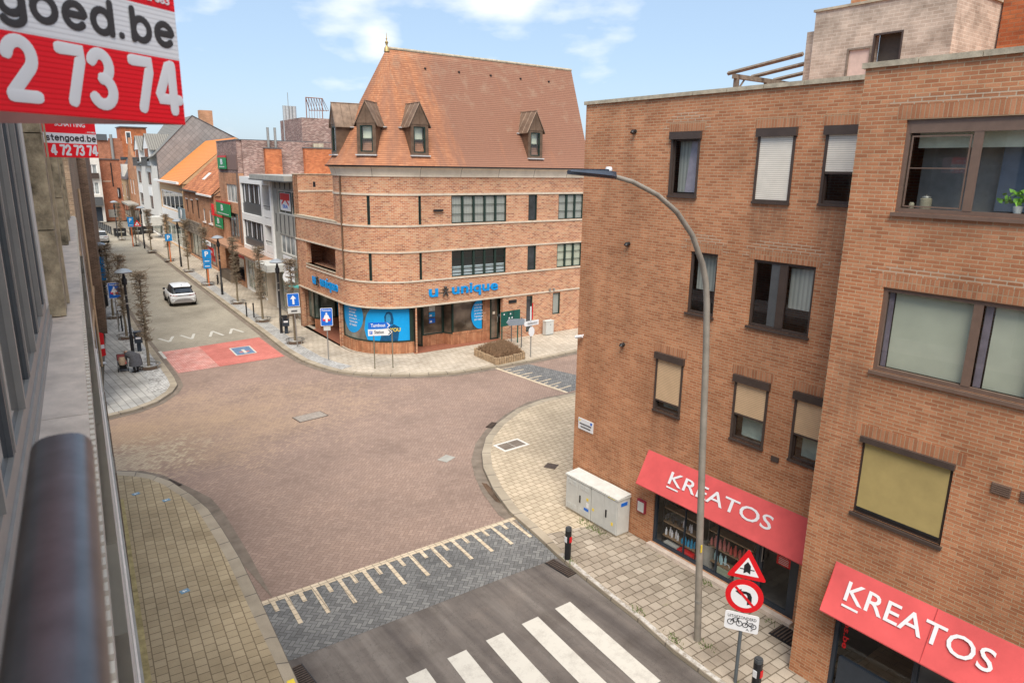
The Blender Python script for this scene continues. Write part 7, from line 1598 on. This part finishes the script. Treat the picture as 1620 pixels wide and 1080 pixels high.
    return t
person('person in a long dark grey coat bending forward beside the pushchair', (4.62, 36.2, 0), .5, 1.32, M['coat'], M['black'], plain('grey_hair', c3(.3,.29,.28), .9), .42)
person('tiny far person in a white top and dark trousers near the white house front', (12.3, 128, 0), 2.6, .05, M['signw'], M['alud'], plain('brown_hair', c3(.1,.06,.04), .9), .80)
pc = thing('pushchair', 'pushchair with beige quilt and red hood on the left grey pavement', 'pushchair', (4.16, 36.85, 0), -.12); q = 1/K
for sx in (-.25, .25):
    for sy, r in ((-.3, .13), (.42, .10)):
        m = MB(); m.tube([((sx-.02)*q, sy*q, r*q), ((sx+.02)*q, sy*q, r*q)], r*q, 14); m.build('wheel', M['rubber'], pc)
    MB().tube([(sx*q, -.3*q, .14*q), (sx*q, .05*q, .55*q), (sx*q, -.38*q, 1.05*q)], .016*q, 6).tube([(sx*q, .42*q, .11*q), (sx*q, .05*q, .55*q), (sx*q, -.15*q, .70*q)], .016*q, 6).build('frame', M['black'], pc)
MB().tube([(-.25*q, -.38*q, 1.05*q), (-.1*q, -.42*q, 1.07*q), (.1*q, -.42*q, 1.07*q), (.25*q, -.38*q, 1.05*q)], .018*q, 6).build('handlebar', M['black'], pc)
m = MB(); m.box(-.22*q, .22*q, -.22*q, .3*q, .36*q, .5*q); m.build('seat', M['black'], pc)
m = MB()
for i in range(8):
    a0, a1 = i*pi/8, (i+1)*pi/8
    m.face([(-.24*q, (-.1-.3*cos(a0))*q, (.72+.3*sin(a0))*q), (.24*q, (-.1-.3*cos(a0))*q, (.72+.3*sin(a0))*q), (.24*q, (-.1-.3*cos(a1))*q, (.72+.3*sin(a1))*q), (-.24*q, (-.1-.3*cos(a1))*q, (.72+.3*sin(a1))*q)], None, True)
m.build('hood', plain('dark_red_hood', c3(.22,.05,.05), .8, var=.3, sc=20), pc)
MB().tube([(0, -.44*q, .48*q), (0, -.47*q, .68*q), (0, -.43*q, .9*q)], [.17*q, .21*q, .15*q], 10).build('bag', M['cloth'], pc); bx('basket', M['black'], pc, -.2*q, .2*q, -.3*q, .25*q, .14*q, .30*q); bx('red_bag', M['red'], pc, .10*q, .20*q, -.55*q, -.44*q, .52*q, .72*q)
# weeds along the kerb and wall
wd_ = MB(); rnd = random.Random(11)
for cx, cy, n_ in ((12.35, 13.1, 30), (12.35, 12.7, 40), (12.38, 12.35, 25), (10.66, 9.35, 26), (10.55, 8.2, 40), (10.9, 7.7, 26), (10.72, 11.7, 20), (12.8, 9.2, 30), (12.75, 8.2, 16), (12.8, 7.3, 16), (10.5, 6.4, 18)):
    for i in range(n_):
        x, y = cx+rnd.gauss(0, .07), cy+rnd.gauss(0, .12); a = rnd.uniform(0, 6.28); h_ = rnd.uniform(.04, .11)
        wd_.face([(x-.012, y, .0), (x+.012, y, .0), (x+cos(a)*.05, y+sin(a)*.05, h_)])
wo_ = wd_.build('kerb_weeds', M['grass']); wo_['kind'] = 'stuff'; wo_['label'] = 'tufts of grass growing along the kerb and wall joints'; wo_['category'] = 'weeds'
# keep the counting clean: top-level things without a category are the setting
print('objects', len(bpy.data.objects))
